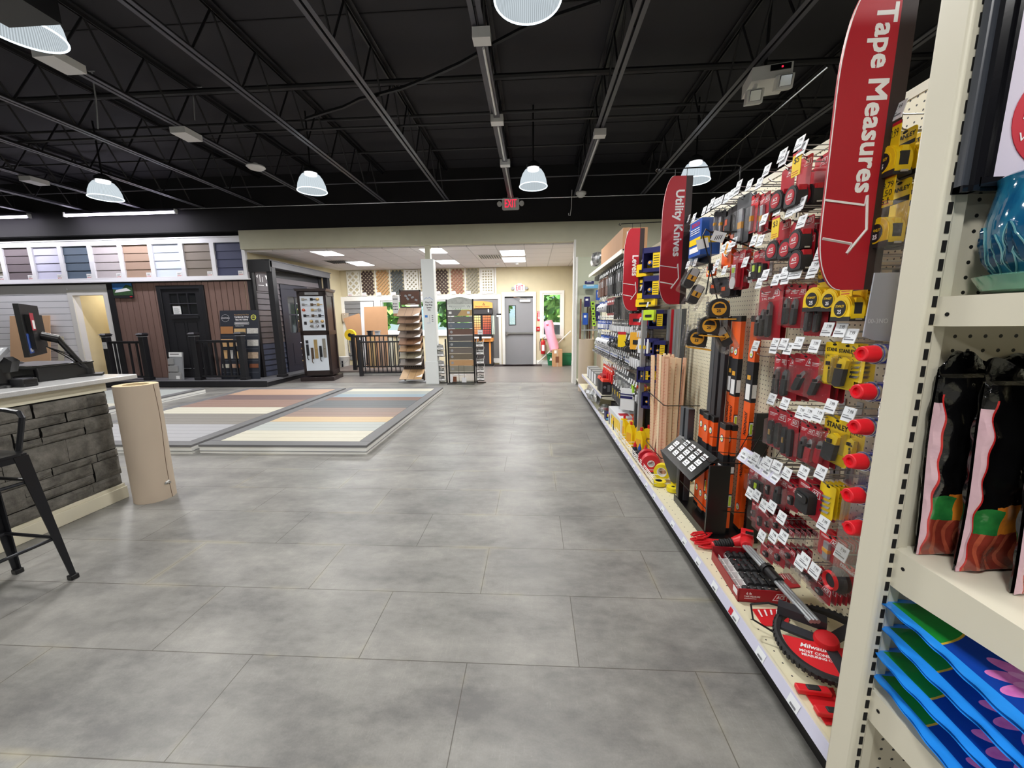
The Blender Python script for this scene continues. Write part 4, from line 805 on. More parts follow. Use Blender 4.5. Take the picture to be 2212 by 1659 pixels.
b.bx(-w + .02, w - .02, d0 + .02, d1 - .02, .12, 2.1, 'espresso'); b.bx(-.05, .05, -.05, .05, .1, .14, 'espresso'); b.build('frame', t, bev=.004)
b = MB(); b.prism([(-.36, 2.14), (.36, 2.14), (.33, 2.08), (-.33, 2.08)], -.30, .30, 'espresso'); b.build('crown', t)
b = MB(); b.bx(-.14, .16, d0 - .006, d0, 2.0, 2.06, 'grey_plastic'); b.text('EMTEK', .01, d0 - .006, 2.03, .035, 'ink_grey', w=.15); b.build('nameplate', t)
for z0, z1 in ((1.19, 1.97), (.25, 1.08)):
    b = MB(); b.bx(-.255, .255, d0 - .008, d0 + .02, z0, z1, 'panel_pale'); p = b.build('display_panel', t)
    b = MB(); b.bx(-w - .008, -w + .02, d0 + .06, d1 - .06, z0, z1, 'panel_pale'); p2 = b.build('display_panel', t)
    y = d0 - .008
    def item(x, z, kind, m, par=p, y=y):
        b = MB()
        if kind == 'lever': b.bx(x - .03, x + .03, y - .008, y, z - .03, z + .03, m); b.cyl((x, y, z), (x, y - .05, z), .012, m, 10); b.bx(x - .01, x + .11, y - .055, y - .04, z - .009, z + .009, m)
        elif kind == 'knob': b.cyl((x, y, z), (x, y - .01, z), .034, m, 16); b.cyl((x, y - .01, z), (x, y - .04, z), .012, m, 10); b.M = Matrix.Translation((x, y - .05, z)) @ Matrix.Rotation(R(90), 4, 'X'); b.lathe([(0, -.02), (.02, -.017), (.028, 0), (.02, .016), (0, .02)], m, 14)
        elif kind == 'crys': b.bx(x - .03, x + .03, y - .008, y, z - .03, z + .03, m); b.box((x, y - .04, z), (.045, .045, .045), 'chrome', ry=.78)
        elif kind == 'plate': b.bx(x - .028, x + .028, y - .014, y, z - .13, z + .13, m); b.cyl((x, y, z + .06), (x, y - .04, z + .06), .016, m, 10); b.tube([(x, y, z - .08), (x, y - .05, z - .09), (x, y - .05, z - .2), (x, y, z - .23)], .01, m, 6)
        elif kind == 'long': b.bx(x - .035, x + .035, y - .014, y, z - .22, z + .22, m); b.cyl((x, y, z), (x, y - .05, z), .02, m, 10)
        else: b.bx(x - .028, x + .028, y - .012, y, z - .035, z + .035, m)
        b.build('knob' if kind in ('knob', 'crys') else 'handle', par)
    if z0 > 1:
        for x, z, k, m in ((-.19, 1.90, 'lever', 'nickel'), (0, 1.9, 'lever', 'black_plastic'), (.14, 1.9, 'knob', 'brass_pale'), (-.19, 1.78, 'lever', 'chrome'), (0, 1.78, 'lever', 'bronze'), (.14, 1.78, 'lever', 'brass_pale'), (-.19, 1.66, 'knob', 'copper'), (0, 1.66, 'lever', 'brass_pale'), (.16, 1.66, 'crys', 'chrome'), (-.18, 1.53, 'lever', 'black_plastic'), (0, 1.53, 'lever', 'bronze'), (.15, 1.53, 'lever', 'ink'), (-.18, 1.36, 'pl', 'ink'), (-.04, 1.4, 'knob', 'brass_pale'), (.08, 1.4, 'crys', 'nickel'), (.2, 1.4, 'knob', 'brass_pale'), (-.04, 1.29, 'crys', 'nickel'), (.08, 1.29, 'knob', 'chrome'), (.2, 1.29, 'pl', 'ink')): item(x, z, k, m)
    else:
        for x, z, k, m in ((-.19, .93, 'pl', 'ink'), (-.19, .74, 'plate', 'ink'), (-.09, .66, 'plate', 'bronze'), (.0, .76, 'long', 'brass_pale'), (.1, .7, 'plate', 'ink'), (.19, .78, 'long', 'nickel')): item(x, z, k, m)
    g = random.Random(4)
    for i in range(5):
        for j in range(3):
            b = MB(); yy = d0 + .12 + j * .13; z = z0 + .09 + i * (z1 - z0 - .12) / 5; m = g.choice(['chrome', 'black_plastic', 'nickel', 'brass_pale', 'bronze']); b.cyl((-w - .008, yy, z), (-w - .06, yy, z), .022, m, 10); b.cyl((-w - .06, yy, z), (-w - .06, yy + .05, z), .01, m, 8); b.build('handle', p2)
# ================================================================ low platform with leaning sheets and railings
P('board_top', (110, 100, 96), .6, var=.1)
b = MB(); b.bx(-5.35, -3.0, 9.65, 10.9, .0, .09, 'fascia_white'); b.bx(-5.38, -2.98, 9.62, 10.93, .09, .12, 'board_top'); tag(b.build('low_platform'), 'low white sided platform under the black railings in the far room', 'platform')
def dense_rail(lbl, x0, x1, y, z, n, h, left_post=True, skew=0):
    t = thing('black_railing', lbl, 'railing', (x0, y, z), R(skew)); L_ = x1 - x0
    for xx in ((0, L_) if left_post else (L_,)): b = MB(); b.bx(xx - .04, xx + .04, -.04, .04, 0, h, 'near_black'); b.build('post', t)
    b = MB(); b.bx(.04, L_ - .04, -.03, .03, h - .07, h - .03, 'near_black'); b.build('top_rail', t, bev=.004); b = MB(); b.bx(.04, L_ - .04, -.02, .02, .07, .1, 'near_black'); b.build('bottom_rail', t)
    for k in range(n): x = L_ * (k + 1) / (n + 1); b = MB(); b.bx(x - .011, x + .011, -.011, .011, .1, h - .07, 'near_black'); b.build('baluster', t)
dense_rail('nearer black metal railing section standing in front of the low platform', -4.40, -2.85, 9.5, 0, 13, .92, skew=3)
dense_rail('farther black metal railing section on the low platform', -4.72, -3.2, 9.85, .12, 12, .94)
t = thing('black_railing', 'short black railing return beside the bucket', 'railing', (-4.72, 9.9, .12), R(80)); b = MB(); b.bx(.04, .6, -.03, .03, .84, .88, 'near_black'); b.build('top_rail', t); b = MB(); b.bx(.04, .6, -.02, .02, .07, .1, 'near_black'); b.build('bottom_rail', t)
for k in range(5): b = MB(); b.bx(.1 * k + .1, .1 * k + .12, -.011, .011, .1, .84, 'near_black'); b.build('baluster', t)
P('cardboard', (190, 146, 108), .7, var=.06)
def sheet(lbl, x, y, w, h, rz, tilt, m, roll=0, name='leaning_sheet', cat='sheet', z=0.0, th=.012):
    b = MB(); b.bx(-w / 2, w / 2, 0, th, 0, h, m); o = b.build(name, loc=(x, y, z)); o.rotation_euler = (R(tilt), R(roll), R(rz)); tag(o, lbl, cat); return o
sheet('tall brown cardboard sheet standing upright before the bright window', -4.42, 10.6, .66, 1.66, 0, -4, 'cardboard', 0, z=.13)
sheet('brown cardboard sheet tilted to the left behind the white sheet', -4.86, 10.9, .50, 1.45, 0, -5, 'cardboard', -17, z=.16)
sheet('white sheet behind the tall cardboard', -4.72, 10.75, .36, 1.80, 0, -3, 'white_paint', 0, z=.13)
g = random.Random(8)
for i, (x, m, l) in enumerate(((-4.4, 'wood_oak', 'tan siding strip standing behind the railing, leftmost'), (-4.15, 'bd_orange', 'orange brown siding strip standing behind the railing'), (-3.9, 'bd_cream', 'cream siding strip standing behind the railing'), (-3.6, 'block_grey', 'grey siding strip standing behind the railing'), (-3.3, 'bd_cream', 'second cream siding strip, at the right behind the railing'))):
    sheet(l, x, 10.25, .16, .82, 0, -5, m, 0, name='siding_strip', cat='siding strip', z=.125)
P('bucket_white', (226, 224, 220), .4); P('yellow_sticker', (232, 196, 50), .45, var=.05)
def bucket(loc, lbl):
    t = thing('bucket', lbl, 'bucket', loc); b = MB(); b.lathe([(0, 0), (.12, 0), (.145, .3), (.15, .31), (.15, .36), (.155, .37), (.14, .375), (0, .37)], 'bucket_white', 24); b.bx(-.02, .02, -.148, -.14, .08, .26, 'ink'); b.build('pail', t)
    b = MB(); b.tube([(.155 * math.cos(R(a)), .155 * math.sin(R(a)) * .3 - .13, .3 - .12 * abs(math.sin(R(a)))) for a in range(180, 361, 20)], .003, 'wire_steel', 4); b.build('handle', t)
bucket((-5.55, 10.95, 0), 'white plastic bucket with dark lettering beside the black railing')
b = MB(); b.M = Matrix.Translation((-5.02, 10.35, 1.02)) @ Matrix.Rotation(R(90), 4, 'X')
b.lathe([(.05, -.04), (.15, -.045), (.155, 0), (.15, .045), (.05, .04)], 'yellow_sticker', 24); b.lathe([(0, -.05), (.05, -.05), (.05, .05), (0, .05)], 'ink', 16); o = b.build('hose_reel'); tag(o, 'round yellow and black coil hanging on the railing post', 'reel')
b = MB(); b.bx(-5.92, -5.74, 11.75, 11.84, 1.38, 1.64, 'kraft'); b.cyl((-5.83, 11.8, 1.38), (-5.80, 11.82, .4), .018, 'beige_room', 8); b.cyl((-5.83, 11.75, 1.6), (-5.83, 11.74, 1.6), .01, 'paper'); tag(b.build('electrical_box', bev=.004), 'tan electrical box on the far wall with a pipe below', 'electrical box')
P('cap_dark', (30, 34, 44), .4)
for x, l, m in ((-4.25, 'dark square post cap sample on the far railing', 'cap_dark'), (-4.05, 'small silver post cap sample on the far railing', 'grey_plastic')):
    b = MB(); b.bx(-.05, .05, -.05, .05, 0, .09, m); b.bx(-.065, .065, -.065, .065, .09, .11, m); tag(b.build('post_cap', loc=(x, 9.85, 1.03)), l, 'post cap')
t = thing('pole_set', 'white and blue striped pole leaning inside the railing corner', 'pole', (-4.60, 10.2, .12)); b = MB(); b.cyl((0, 0, 0), (-.15, .1, .85), .03, 'white_paint', 10); b.cyl((-.04, .03, .22), (-.05, .035, .28), .033, 'visa_blue', 10); b.cyl((-.12, .085, .68), (-.13, .09, .74), .033, 'visa_blue', 10); b.build('pole', t)
# ================================================================ flooring rack with tilted shelves
P('rack_brown', (84, 74, 70), .45, metal=.3); P('pic_wood', (92, 62, 50), .4, var=.2, scale=5)
fl = [('oak_a', (150, 126, 106)), ('oak_b', (140, 112, 92)), ('oak_c', (146, 122, 96)), ('oak_d', (120, 104, 92)), ('oak_e', (136, 100, 76)), ('oak_f', (150, 116, 80)), ('oak_g', (130, 122, 102)), ('oak_h', (108, 98, 90)), ('oak_i', (186, 152, 112))]
t = thing('flooring_rack', 'tall narrow metal rack with nine tilted wood flooring samples beside the white post', 'flooring rack', (-2.76, 8.6, 0))
b = MB(); b.bx(-.24, -.21, .05, .08, 0, 2.06, 'rack_brown'); b.bx(.21, .24, .05, .08, 0, 2.06, 'rack_brown'); b.bx(-.24, .24, .05, .08, 2.03, 2.06, 'rack_brown'); b.bx(-.32, .32, -.12, .1, 0, .02, 'grey_plastic'); b.bx(-.22, .22, .065, .075, .05, 1.7, 'rack_brown')
for z in (.35,): 
    for k in range(9): b.bx(-.2 + k * .045, -.18 + k * .045, .05, .06, z - .02, z + .02, 'slot_dark')
b.build('frame', t)
b = MB(); b.bx(-.21, .21, .04, .05, 1.74, 2.03, 'pic_wood'); p = b.build('header_picture', t)
b.v, b.f, b.m, b.mats = [], [], [], []
for (x, z, a) in ((-.09, 1.93, .5), (0.0, 1.95, .1), (.06, 1.9, -.4), (.14, 1.84, .3), (-.05, 1.87, .8)): b.box((x, .035, z), (.06, .008, .04), 'grey_plastic', ry=a)
b.bx(-.06, .12, .035, .038, 1.76, 1.765, 'paper'); b.build('print', p)
zz = [1.50 - .155 * k for k in range(8)] + [.13]
for (n, c), z in zip(fl, zz):
    P('fl_' + n, c, .45, var=.14, scale=4, stretch=(1, 6, 6)); big = z < .2
    b = MB(); k0 = b.M; b.M = Matrix.Translation((0, -.08, z + .06)) @ Matrix.Rotation(R(38 if not big else 30), 4, 'X'); b.bx(-.25, .25, -.13 if not big else -.2, .16, 0, .012, 'fl_' + n)
    for x in (-.08, .08): b.bx(x - .003, x + .003, -.13 if not big else -.2, .16, .012, .0125, 'rack_brown')
    b.add([(.11, -.12, .014), (.24, -.12, .014), (.24, -.02, .014)], [(0, 1, 2)], 'paper'); o = b.build('flooring_board', t)
    b = MB(); b.bx(-.245, .245, -.19, -.185, z - .03, z - .02, 'rack_brown'); b.tube([(-.2, .06, z + .05), (-.2, -.1, z - .02), (-.2, -.19, z - .025)], .004, 'rack_brown', 4); b.tube([(.2, .06, z + .05), (.2, -.1, z - .02), (.2, -.19, z - .025)], .004, 'rack_brown', 4); b.build('shelf_wire', t)
t = thing('sample_card', 'white hanging card of small pictures at the left of the flooring rack', 'card', (-3.08, 8.6, 1.55)); b = MB(); b.bx(-.07, .07, 0, .01, 0, .38, 'white_plastic'); b.bx(-.06, .06, 0, .012, -.06, 0, 'cardboard'); b.cyl((.06, .005, .38), (.12, .03, .4), .004, 'wire_steel', 5); b.build('card', t)
b = MB()
for i in range(4):
    b.bx(-.055 + i * .028, -.035 + i * .028, -.002, 0, .30, .33, 'ink_grey')
    for j in range(3): b.bx(-.055 + (i % 3) * .035, -.03 + (i % 3) * .035, -.002, 0, .20 - j * .06, .225 - j * .06, 'ink_grey' if j < 2 else 'ink')
b.build('print', t)
# ================================================================ composite deck sample display
P('wolf_a', (110, 108, 108), .5, var=.1); P('wolf_head', (216, 222, 216), .5, var=.02); P('collage', (180, 184, 180), .4, var=.45, scale=20)
wc = [('grey', (112, 112, 110)), ('blue', (98, 108, 120)), ('brown', (104, 80, 72)), ('charcoal', (92, 88, 88)), ('slate', (82, 86, 90)), ('taupe', (112, 104, 98)), ('khaki', (112, 102, 88)), ('tan', (188, 148, 106)), ('grey2', (142, 138, 126))]
t = thing('deck_display', 'tall black framed display of deck boards with a white W logo header', 'display rack', (-1.6, 8.4, 0))
b = MB(); b.bx(-.30, -.272, -.02, .02, 0, 1.83, 'wire_black'); b.bx(.272, .30, -.02, .02, 0, 1.83, 'wire_black'); b.bx(-.3, .3, -.02, .02, .215, .24, 'wire_black'); b.bx(-.3, .3, -.02, .02, 0, .025, 'wire_black'); b.bx(-.3, .3, -.2, .22, 0, .015, 'wire_black')
b.tube([(-.06, -.03, .02), (-.06, -.06, .4), (.06, -.06, .4), (.06, -.03, .02)], .004, 'wire_black', 4); b.build('frame', t)
b = MB(); arc = [(-.27, 1.72), (.27, 1.72), (.27, 1.82)] + [(.27 - .54 * k / 12, 1.82 + .055 * math.sin(math.pi * k / 12)) for k in range(1, 12)] + [(-.27, 1.82)]; b.prism(arc, -.022, .01, 'collage'); b.bx(-.272, .272, -.024, .01, 1.61, 1.72, 'wolf_head')
b.text('WOLF', -.19, -.024, 1.685, .028, 'ink', bold=.03); b.bx(-.14, .12, -.026, -.024, 1.68, 1.69, 'ink_grey'); b.bx(-.19, .05, -.026, -.024, 1.655, 1.66, 'ink_grey')
for k in range(4): b.prism(disc(.008, 8, -.14 + k * .055, 1.63), -.026, -.024, 'ink_grey')
b.text('W', .2, -.024, 1.67, .075, 'ink_grey', bold=.0); b.build('header', t)
b = MB(); b.bx(-.27, .27, -.015, .01, 1.475, 1.605, 'wolf_a'); b.prism([(-.06, 1.475), (.27, 1.475), (.27, 1.605), (.04, 1.605)], -.018, -.014, 'wood_oak'); b.bx(-.24, -.18, -.019, -.014, 1.52, 1.57, 'paper'); b.bx(.16, .22, -.02, -.014, 1.52, 1.57, 'panel_pale'); b.build('sample_board', t)
z = 1.468
for i, (n, c) in enumerate(wc):
    P('wf_' + n, c, .55, var=.12, scale=5, stretch=(1, 1, 8)); b = MB(); b.bx(-.268, .268, -.018, .01, z - .131, z - .004, 'wf_' + n); b.prism(disc(.03, 14, -.2, z - .068, 1), -.02, -.018, 'grey_plastic' if i not in (0, 1) else 'ink_grey'); b.build('sample_board', t); z -= .135
b = MB(); b.M = Matrix.Translation((0, 0, 0)); b.tube([(-.22, -.03, .03), (-.2, -.03, .17), (-.16, -.03, .19), (.02, -.03, .19), (.1, -.03, .18)], .012, 'white_paint', 6); b.bx(-.26, -.22, -.04, -.03, .02, .2, 'white_paint'); b.bx(.0, .1, -.04, -.03, .02, .13, 'white_paint'); b.bx(-.2, -.12, -.03, -.02, .03, .15, 'wood_dark'); b.build('sample_offcut', t)
def basket_tower(x, lbl, zs, sign=False):
    t = thing('basket_tower', lbl, 'basket tower', (x, 8.42, 0)); b = MB(); s = 1 if x < -1.6 else -1
    b.bx(s * .1 - .015, s * .1 + .015, .0, .03, 0, .98, 'wire_black'); b.bx(-.1, .1, -.02, .05, 0, .015, 'wire_black'); b.build('stand', t)
    for z in zs:
        b = MB()
        for (x0, x1) in ((-.08, -.076), (.076, .08)):
            b.bx(x0, x1, -.12, -.116, z, z + .1, 'wire_white'); b.tube([(x0, -.12, z + .1), (x0, .02, z + .17)], .003, 'wire_white', 4)
        b.bx(-.08, .08, -.12, -.116, z + .095, z + .1, 'wire_white'); b.bx(-.08, .08, -.12, .02, z, z + .004, 'wire_black'); b.bx(-.075, .075, -.122, -.116, z + .02, z + .06, 'paper'); b.bx(-.04, .02, -.124, -.122, z + .035, z + .042, 'ink'); b.build('basket', t)
        b = MB(); b.box((0.0, -.05, z + .08), (.10, .08, .09), 'clear_bag' if z % .2 < .1 else 'block_grey', rz=.3, ry=.3); b.box((0.02, -.03, z + .06), (.08, .03, .1), 'block_grey', rz=-.3, ry=-.2); b.build('sample_piece', t)
    if sign: b = MB(); b.bx(-.03, .03, 0, .02, .93, 1.12, 'ink'); b.bx(-.055, .055, -.01, 0, 1.07, 1.17, 'paper'); b.bx(-.04, .04, -.012, -.01, 1.11, 1.12, 'ink_grey'); b.build('sign_card', t)
basket_tower(-2.05, 'column of small white wire baskets left of the deck display', (.74, .6, .38, .22, .05)); basket_tower(-1.17, 'column of small white wire baskets right of the deck display', (.8, .63, .43, .24, .06), True)
# ================================================================ paint display
P('bm_orange', (226, 150, 74), .5, var=.05); P('bm_char', (52, 48, 50), .5)
t = thing('paint_display', 'orange and charcoal paint colour display cabinet against the far panelling', 'paint display', (-1.5, 11.62, 0))
b = MB(); b.bx(-.34, .26, -.2, .2, .08, .72, 'bm_char'); b.bx(.17, .22, -.21, -.2, .08, .74, 'bm_orange'); b.bx(-.36, .28, -.23, .2, 0, .08, 'dark_kick'); b.bx(-.36, .28, -.26, .2, .74, .84, 'bm_orange'); b.bx(-.34, .24, -.34, -.1, .84, .88, 'white_plastic'); b.build('cabinet', t, bev=.006)
b = MB(); b.bx(-.34, .26, -.02, .2, .88, 1.6, 'bm_char'); b.bx(-.34, .26, -.06, .2, 1.55, 1.72, 'bm_char'); b.bx(.14, .17, -.07, -.06, 1.6, 1.7, 'paper'); b.build('back_panel', t)
b = MB(); b.prism([(-.4, 1.72), (.28, 1.72), (.28, 1.87), (.2, 1.9), (0, 1.925), (-.4, 1.93)], -.1, -.04, 'bm_orange'); b.prism([(-.01, 1.81), (.06, 1.81), (.025, 1.88)], -.104, -.1, 'ink'); b.prism([(.008, 1.82), (.042, 1.82), (.025, 1.86)], -.106, -.103, 'bm_orange'); b.text('Benjamin Moore', -.02, -.101, 1.77, .07, 'ink', bold=.0, w=.42); b.build('header', t)
g = random.Random(11)
for x0, c0, c1, nn in ((-.34, (236, 214, 140), (196, 110, 60), 4), (-.03, (206, 120, 70), (140, 46, 44), 5)):
    b = MB(); b.bx(x0, x0 + .27, -.05, -.02, .92, 1.52, 'ink'); p = b.build('chip_board', t); b = MB()
    for j in range(8):
        m = 'chip%d_%d' % (nn, j); u = j / 7; P(m, tuple(c0[q] * (1 - u) + c1[q] * u for q in range(3)), .5, var=.03)
        for i in range(nn): b.bx(x0 + .01 + i * .25 / nn, x0 + .005 + (i + 1) * .25 / nn - .006, -.055, -.05, 1.45 - j * .07, 1.505 - j * .07, m)
    b.build('colour_chips', p)
b = MB(); P('pale_green', (196, 210, 190), .5); b.bx(.255, .28, -.14, .0, .95, 1.5, 'pale_green'); b.bx(.30, .325, -.14, .0, .95, 1.5, 'pale_green'); b.build('side_rack', t)
# ================================================================ lattice samples
def clip_line(cx, cz, dx, dz, x0, x1, z0, z1):
    t0, t1 = -9, 9
    for p, d, lo, hi in ((cx, dx, x0, x1), (cz, dz, z0, z1)):
        if abs(d) < 1e-9:
            if p < lo or p > hi: return None
            continue
        a, c = (lo - p) / d, (hi - p) / d
        if a > c: a, c = c, a
        t0, t1 = max(t0, a), min(t1, c)
    return (t0, t1) if t1 - t0 > .02 else None
lat = [(-5.72, 'white', (236, 234, 226), .135, .048, 'white wide diamond lattice sample, first from the left', 1), (-5.27, 'umber', (66, 48, 44), .078, .038, 'dark brown close diamond lattice sample, second from the left', 0), (-4.81, 'cedar', (176, 134, 84), .078, .04, 'golden brown diamond lattice sample', 0), (-4.35, 'graphite', (70, 76, 76), .078, .044, 'dark grey green diamond lattice sample', 0),
       (-3.90, 'white', (236, 234, 226), .09, .044, 'white close diamond lattice sample left of the post', 1), (-3.44, 'driftwood', (140, 128, 110), .078, .038, 'grey brown lattice sample partly hidden by the white post', 0), (-2.97, 'umber', (60, 44, 44), .078, .038, 'dark brown lattice sample right of the white post', 0), (-2.50, 'redwood', (142, 96, 74), .078, .04, 'reddish brown lattice sample', 0), (-2.04, 'sage', (140, 134, 116), .078, .041, 'grey tan lattice sample', 0), (-1.59, 'white', (238, 236, 230), .08, .035, 'white square grid lattice sample, last on the right', 2)]
b = MB(); b.bx(-5.78, -1.12, YB - .02, YB - .002, 2.14, 2.16, 'white_trim')
for x in [l[0] - .035 for l in lat[1:]]: b.bx(x, x + .03, YB - .022, YB - .002, 2.15, 2.91, 'white_trim')
b.bx(-1.17, -1.12, YB - .03, YB - .002, 2.14, 2.91, 'white_trim'); struct(b, 'trim_2')
for (x0, n, c, pitch, w, l, kind) in lat:
    if 'lt_' + n not in MATS: P('lt_' + n, c, .55)
    t = thing('lattice_sample', l, 'lattice', (x0, YB - .03, 2.16), group='lattice samples above the far windows'); W_, H_ = .40, .74; b = MB(); m = 'lt_' + n
    for s in ((1, -1) if kind < 2 else (1, 2)):
        dx, dz = (0.7071, s * .7071) if kind < 2 else ((1, 0) if s == 1 else (0, 1)); nx, nz = -dz, dx; k = -24
        while k < 25:
            cx, cz = W_ / 2 + nx * k * pitch, H_ / 2 + nz * k * pitch; r_ = clip_line(cx, cz, dx, dz, .015, W_ - .015, .015, H_ - .015)
            if r_:
                q0 = (cx + dx * r_[0], cz + dz * r_[0]); q1 = (cx + dx * r_[1], cz + dz * r_[1]); y = -.004 if s == 1 else .004
                b.prism([(q0[0] - nx * w / 2, q0[1] - nz * w / 2), (q1[0] - nx * w / 2, q1[1] - nz * w / 2), (q1[0] + nx * w / 2, q1[1] + nz * w / 2), (q0[0] + nx * w / 2, q0[1] + nz * w / 2)], y - .004, y + .004, m)
            k += 1
    b.build('lattice_panel', t, smooth=False)
    if kind: b = MB(); fw = .03; [b.bx(*q, -.012, .012, *z, m) for q, z in (((0, W_), (0, fw)), ((0, W_), (H_ - fw, H_)), ((0, fw), (fw, H_ - fw)), ((W_ - fw, W_), (fw, H_ - fw)))]; b.build('frame', t)
    b = MB(); b.bx(.01, .14, -.02, -.013, -.005, .09, 'paper'); b.text('$28.99', .075, -.02, .015, .03, 'ink_red', bold=.01, w=.1); b.bx(.03, .12, -.0215, -.02, .05, .055, 'ink_grey'); b.build('price_tag', t)
# ================================================================ items by the exit door
P('pink_wrap', (240, 170, 196), .35, var=.08, scale=5, bump=.6, bscale=10); P('green_bin', (34, 118, 78), .45); P('ext_red', (190, 30, 36), .3, coat=.4); P('mat_dark', (46, 36, 36), .9); P('mat_red', (110, 40, 38), .9, var=.4, scale=20)
t = thing('insulation_roll', 'pink plastic wrapped insulation roll leaning against the narrow window', 'insulation roll', (.62, 11.45, .45), rot=(R(-7), R(-14), 0))
b = MB(); g = random.Random(3); b.M = Matrix.Translation((0, 0, 0)); b.lathe([(0, 0), (.1, .0), (.135, .03), (.14, .2), (.135, .5), (.145, .8), (.12, .9), (0, .93)], 'pink_wrap', 22, wob=lambda a, z: 1 + .09 * math.sin(3 * a + z * 9) + .05 * math.sin(7 * a - 13 * z)); b.build('roll', t)
b = MB(); b.box((-.03, -.15, .78), (.06, .01, .04), 'ink_red'); b.build('label', t)
t = thing('carton', 'upright brown carton with a dark square print in front of the green bins', 'carton', (.68, 11.35, 0)); b = MB(); b.bx(-.145, .145, -.14, .14, 0, .50, 'cardboard'); b.bx(-.01, .01, -.142, -.14, .0, .5, 'kraft'); b.build('box', t)
b = MB(); b.bx(-.09, -.02, -.143, -.14, .39, .48, 'paper'); b.bx(-.05, .05, -.144, -.14, .12, .3, 'wood_dark'); b.build('label', t)
for x, l in ((.56, 'green plastic recycling bin left of the carton'), (.98, 'green plastic bin right of the carton')):
    t = thing('green_bin', l, 'bin', (x, 11.66, 0)); b = MB(); b.add([(-.13, -.13, 0), (.13, -.13, 0), (.13, .13, 0), (-.13, .13, 0), (-.17, -.16, .34), (.17, -.16, .34), (.17, .16, .34), (-.17, .16, .34)], [(0, 3, 2, 1), (0, 1, 5, 4), (1, 2, 6, 5), (2, 3, 7, 6), (3, 0, 4, 7)], 'green_bin'); b.build('body', t)
    b = MB()
    for q in ((-.185, .185, -.175, -.16), (-.185, .185, .16, .175), (-.185, -.17, -.16, .16), (.17, .185, -.16, .16)): b.bx(*q, .32, .35, 'green_bin')
    b.build('rim', t); 
    if x < .7: b = MB(); b.prism([(-.1, .15), (-.05, .25), (0, .15)], -.16, -.148, 'paper'); b.build('recycling_mark', t)
t = thing('fire_extinguisher', 'red fire extinguisher hanging by the door frame', 'fire extinguisher', (.28, 11.76, .33)); b = MB(); b.lathe([(0, 0), (.06, 0), (.07, .02), (.07, .36), (.05, .41), (.02, .43), (0, .43)], 'ext_red', 20); b.bx(-.04, .04, -.072, -.068, .1, .28, 'paper'); b.build('cylinder', t)
b = MB(); b.cyl((0, 0, .43), (0, 0, .46), .018, 'chrome'); b.tube([(0, -.02, .46), (.03, -.03, .5), (.07, -.02, .52)], .008, 'ink', 5); b.build('valve', t); b = MB(); b.tube([(-.01, 0, .45), (-.07, -.02, .46), (-.1, -.03, .35), (-.09, -.03, .1)], .01, 'ink', 6); b.build('hose', t); b = MB(); b.bx(-.03, -.015, -.05, -.045, .4, .5, 'yellow_sticker'); b.build('tag', t)
t = thing('extinguisher_sign', 'narrow red sign with a white arrow pointing down', 'sign', (.155, YB - .012, 1.32)); b = MB(); b.bx(-.05, .05, 0, .01, 0, .3, 'ink_red'); b.build('plate', t); b = MB(); b.bx(-.012, .012, -.002, 0, .1, .24, 'paper'); b.prism([(-.035, .11), (.035, .11), (0, .04)], -.002, 0, 'paper'); b.bx(-.035, .035, -.002, 0, .26, .28, 'paper'); b.build('arrow', t)
t = thing('pull_station', 'small red fire alarm pull station beside the door', 'fire alarm', (.135, YB - .03, 1.02)); b = MB(); b.bx(-.055, .055, 0, .03, 0, .13, 'ext_red'); b.build('case', t); b = MB(); b.bx(-.03, .03, -.015, 0, .05, .075, 'paper'); b.build('handle', t)
t = thing('wall_placard', 'small black and white placard on the grey panelling left of the door', 'sign', (-1.06, YB - .05, 1.46)); b = MB(); b.bx(-.07, .07, 0, .004, 0, .1, 'paper'); b.bx(-.07, .07, -.001, 0, .06, .1, 'ink'); b.bx(-.05, .05, -.001, 0, .03, .036, 'ink_grey'); b.build('plate', t)
t = thing('door_mat', 'dark entrance mat with faded red print before the grey door', 'mat', (-.48, 11.55, 0)); b = MB(); b.bx(-.72, .72, -.22, .25, 0, .01, 'mat_dark'); b.build('mat', t); b = MB(); b.prism([(-.5, -.1), (.5, -.1), (.45, .1), (-.4, .1)], 0, .001, 'mat_red'); b.v = [(x, z, .0105) for x, y, z in b.v]; b.build('print', t)
b = MB(); b.cyl((.12, 11.8, .05), (1.1, 11.6, 1.02), .018, 'white_trim', 8); tag(b.build('leaning_pole'), 'long pale pole leaning diagonally behind the carton', 'pole')

# ================================================================ tool gondola
P('ace_red', (182, 26, 44), .4, var=.05); P('mil_red', (214, 36, 44), .4, var=.04); P('sign_red', (176, 28, 44), .45, var=.12, scale=2.5); P('sign_dark', (48, 34, 34), .5, var=.05); P('stan_yellow', (244, 208, 28), .42, var=.04); P('deep_navy', (34, 34, 92), .4, var=.08); P('level_orange', (240, 96, 30), .4, var=.04); P('vial_green', (196, 226, 60), .3, var=0)
P('rubber', (38, 38, 40), .6, var=.1); P('tool_grey', (110, 112, 116), .35, metal=.5); P('amber', (232, 170, 50), .4, var=.05); P('rail_lilac', (206, 206, 226), .3, var=.03); P('tag_white', (234, 238, 242), .4, var=.02); P('lime', (176, 228, 60), .4); P('sky_blue', (110, 176, 216), .45); P('deep_blue', (40, 84, 176), .4); P('hot_pink', (240, 70, 140), .4); P('orange_red', (230, 70, 50), .4)
P('yard_wood', (232, 198, 162), .6, var=.12, stretch=(30, 30, .6), scale=3); P('alu', (176, 180, 184), .35, metal=.6, var=.05); P('slate_blue', (70, 96, 120), .4); P('bosch_blue', (40, 90, 176), .4); P('brush_white', (228, 230, 234), .5); P('teal_dark', (50, 66, 76), .45); P('olive_clear', (150, 150, 90), .2)
XP = 1.25; GR = -math.pi / 2
GY0, GY1 = 0.80, 7.25
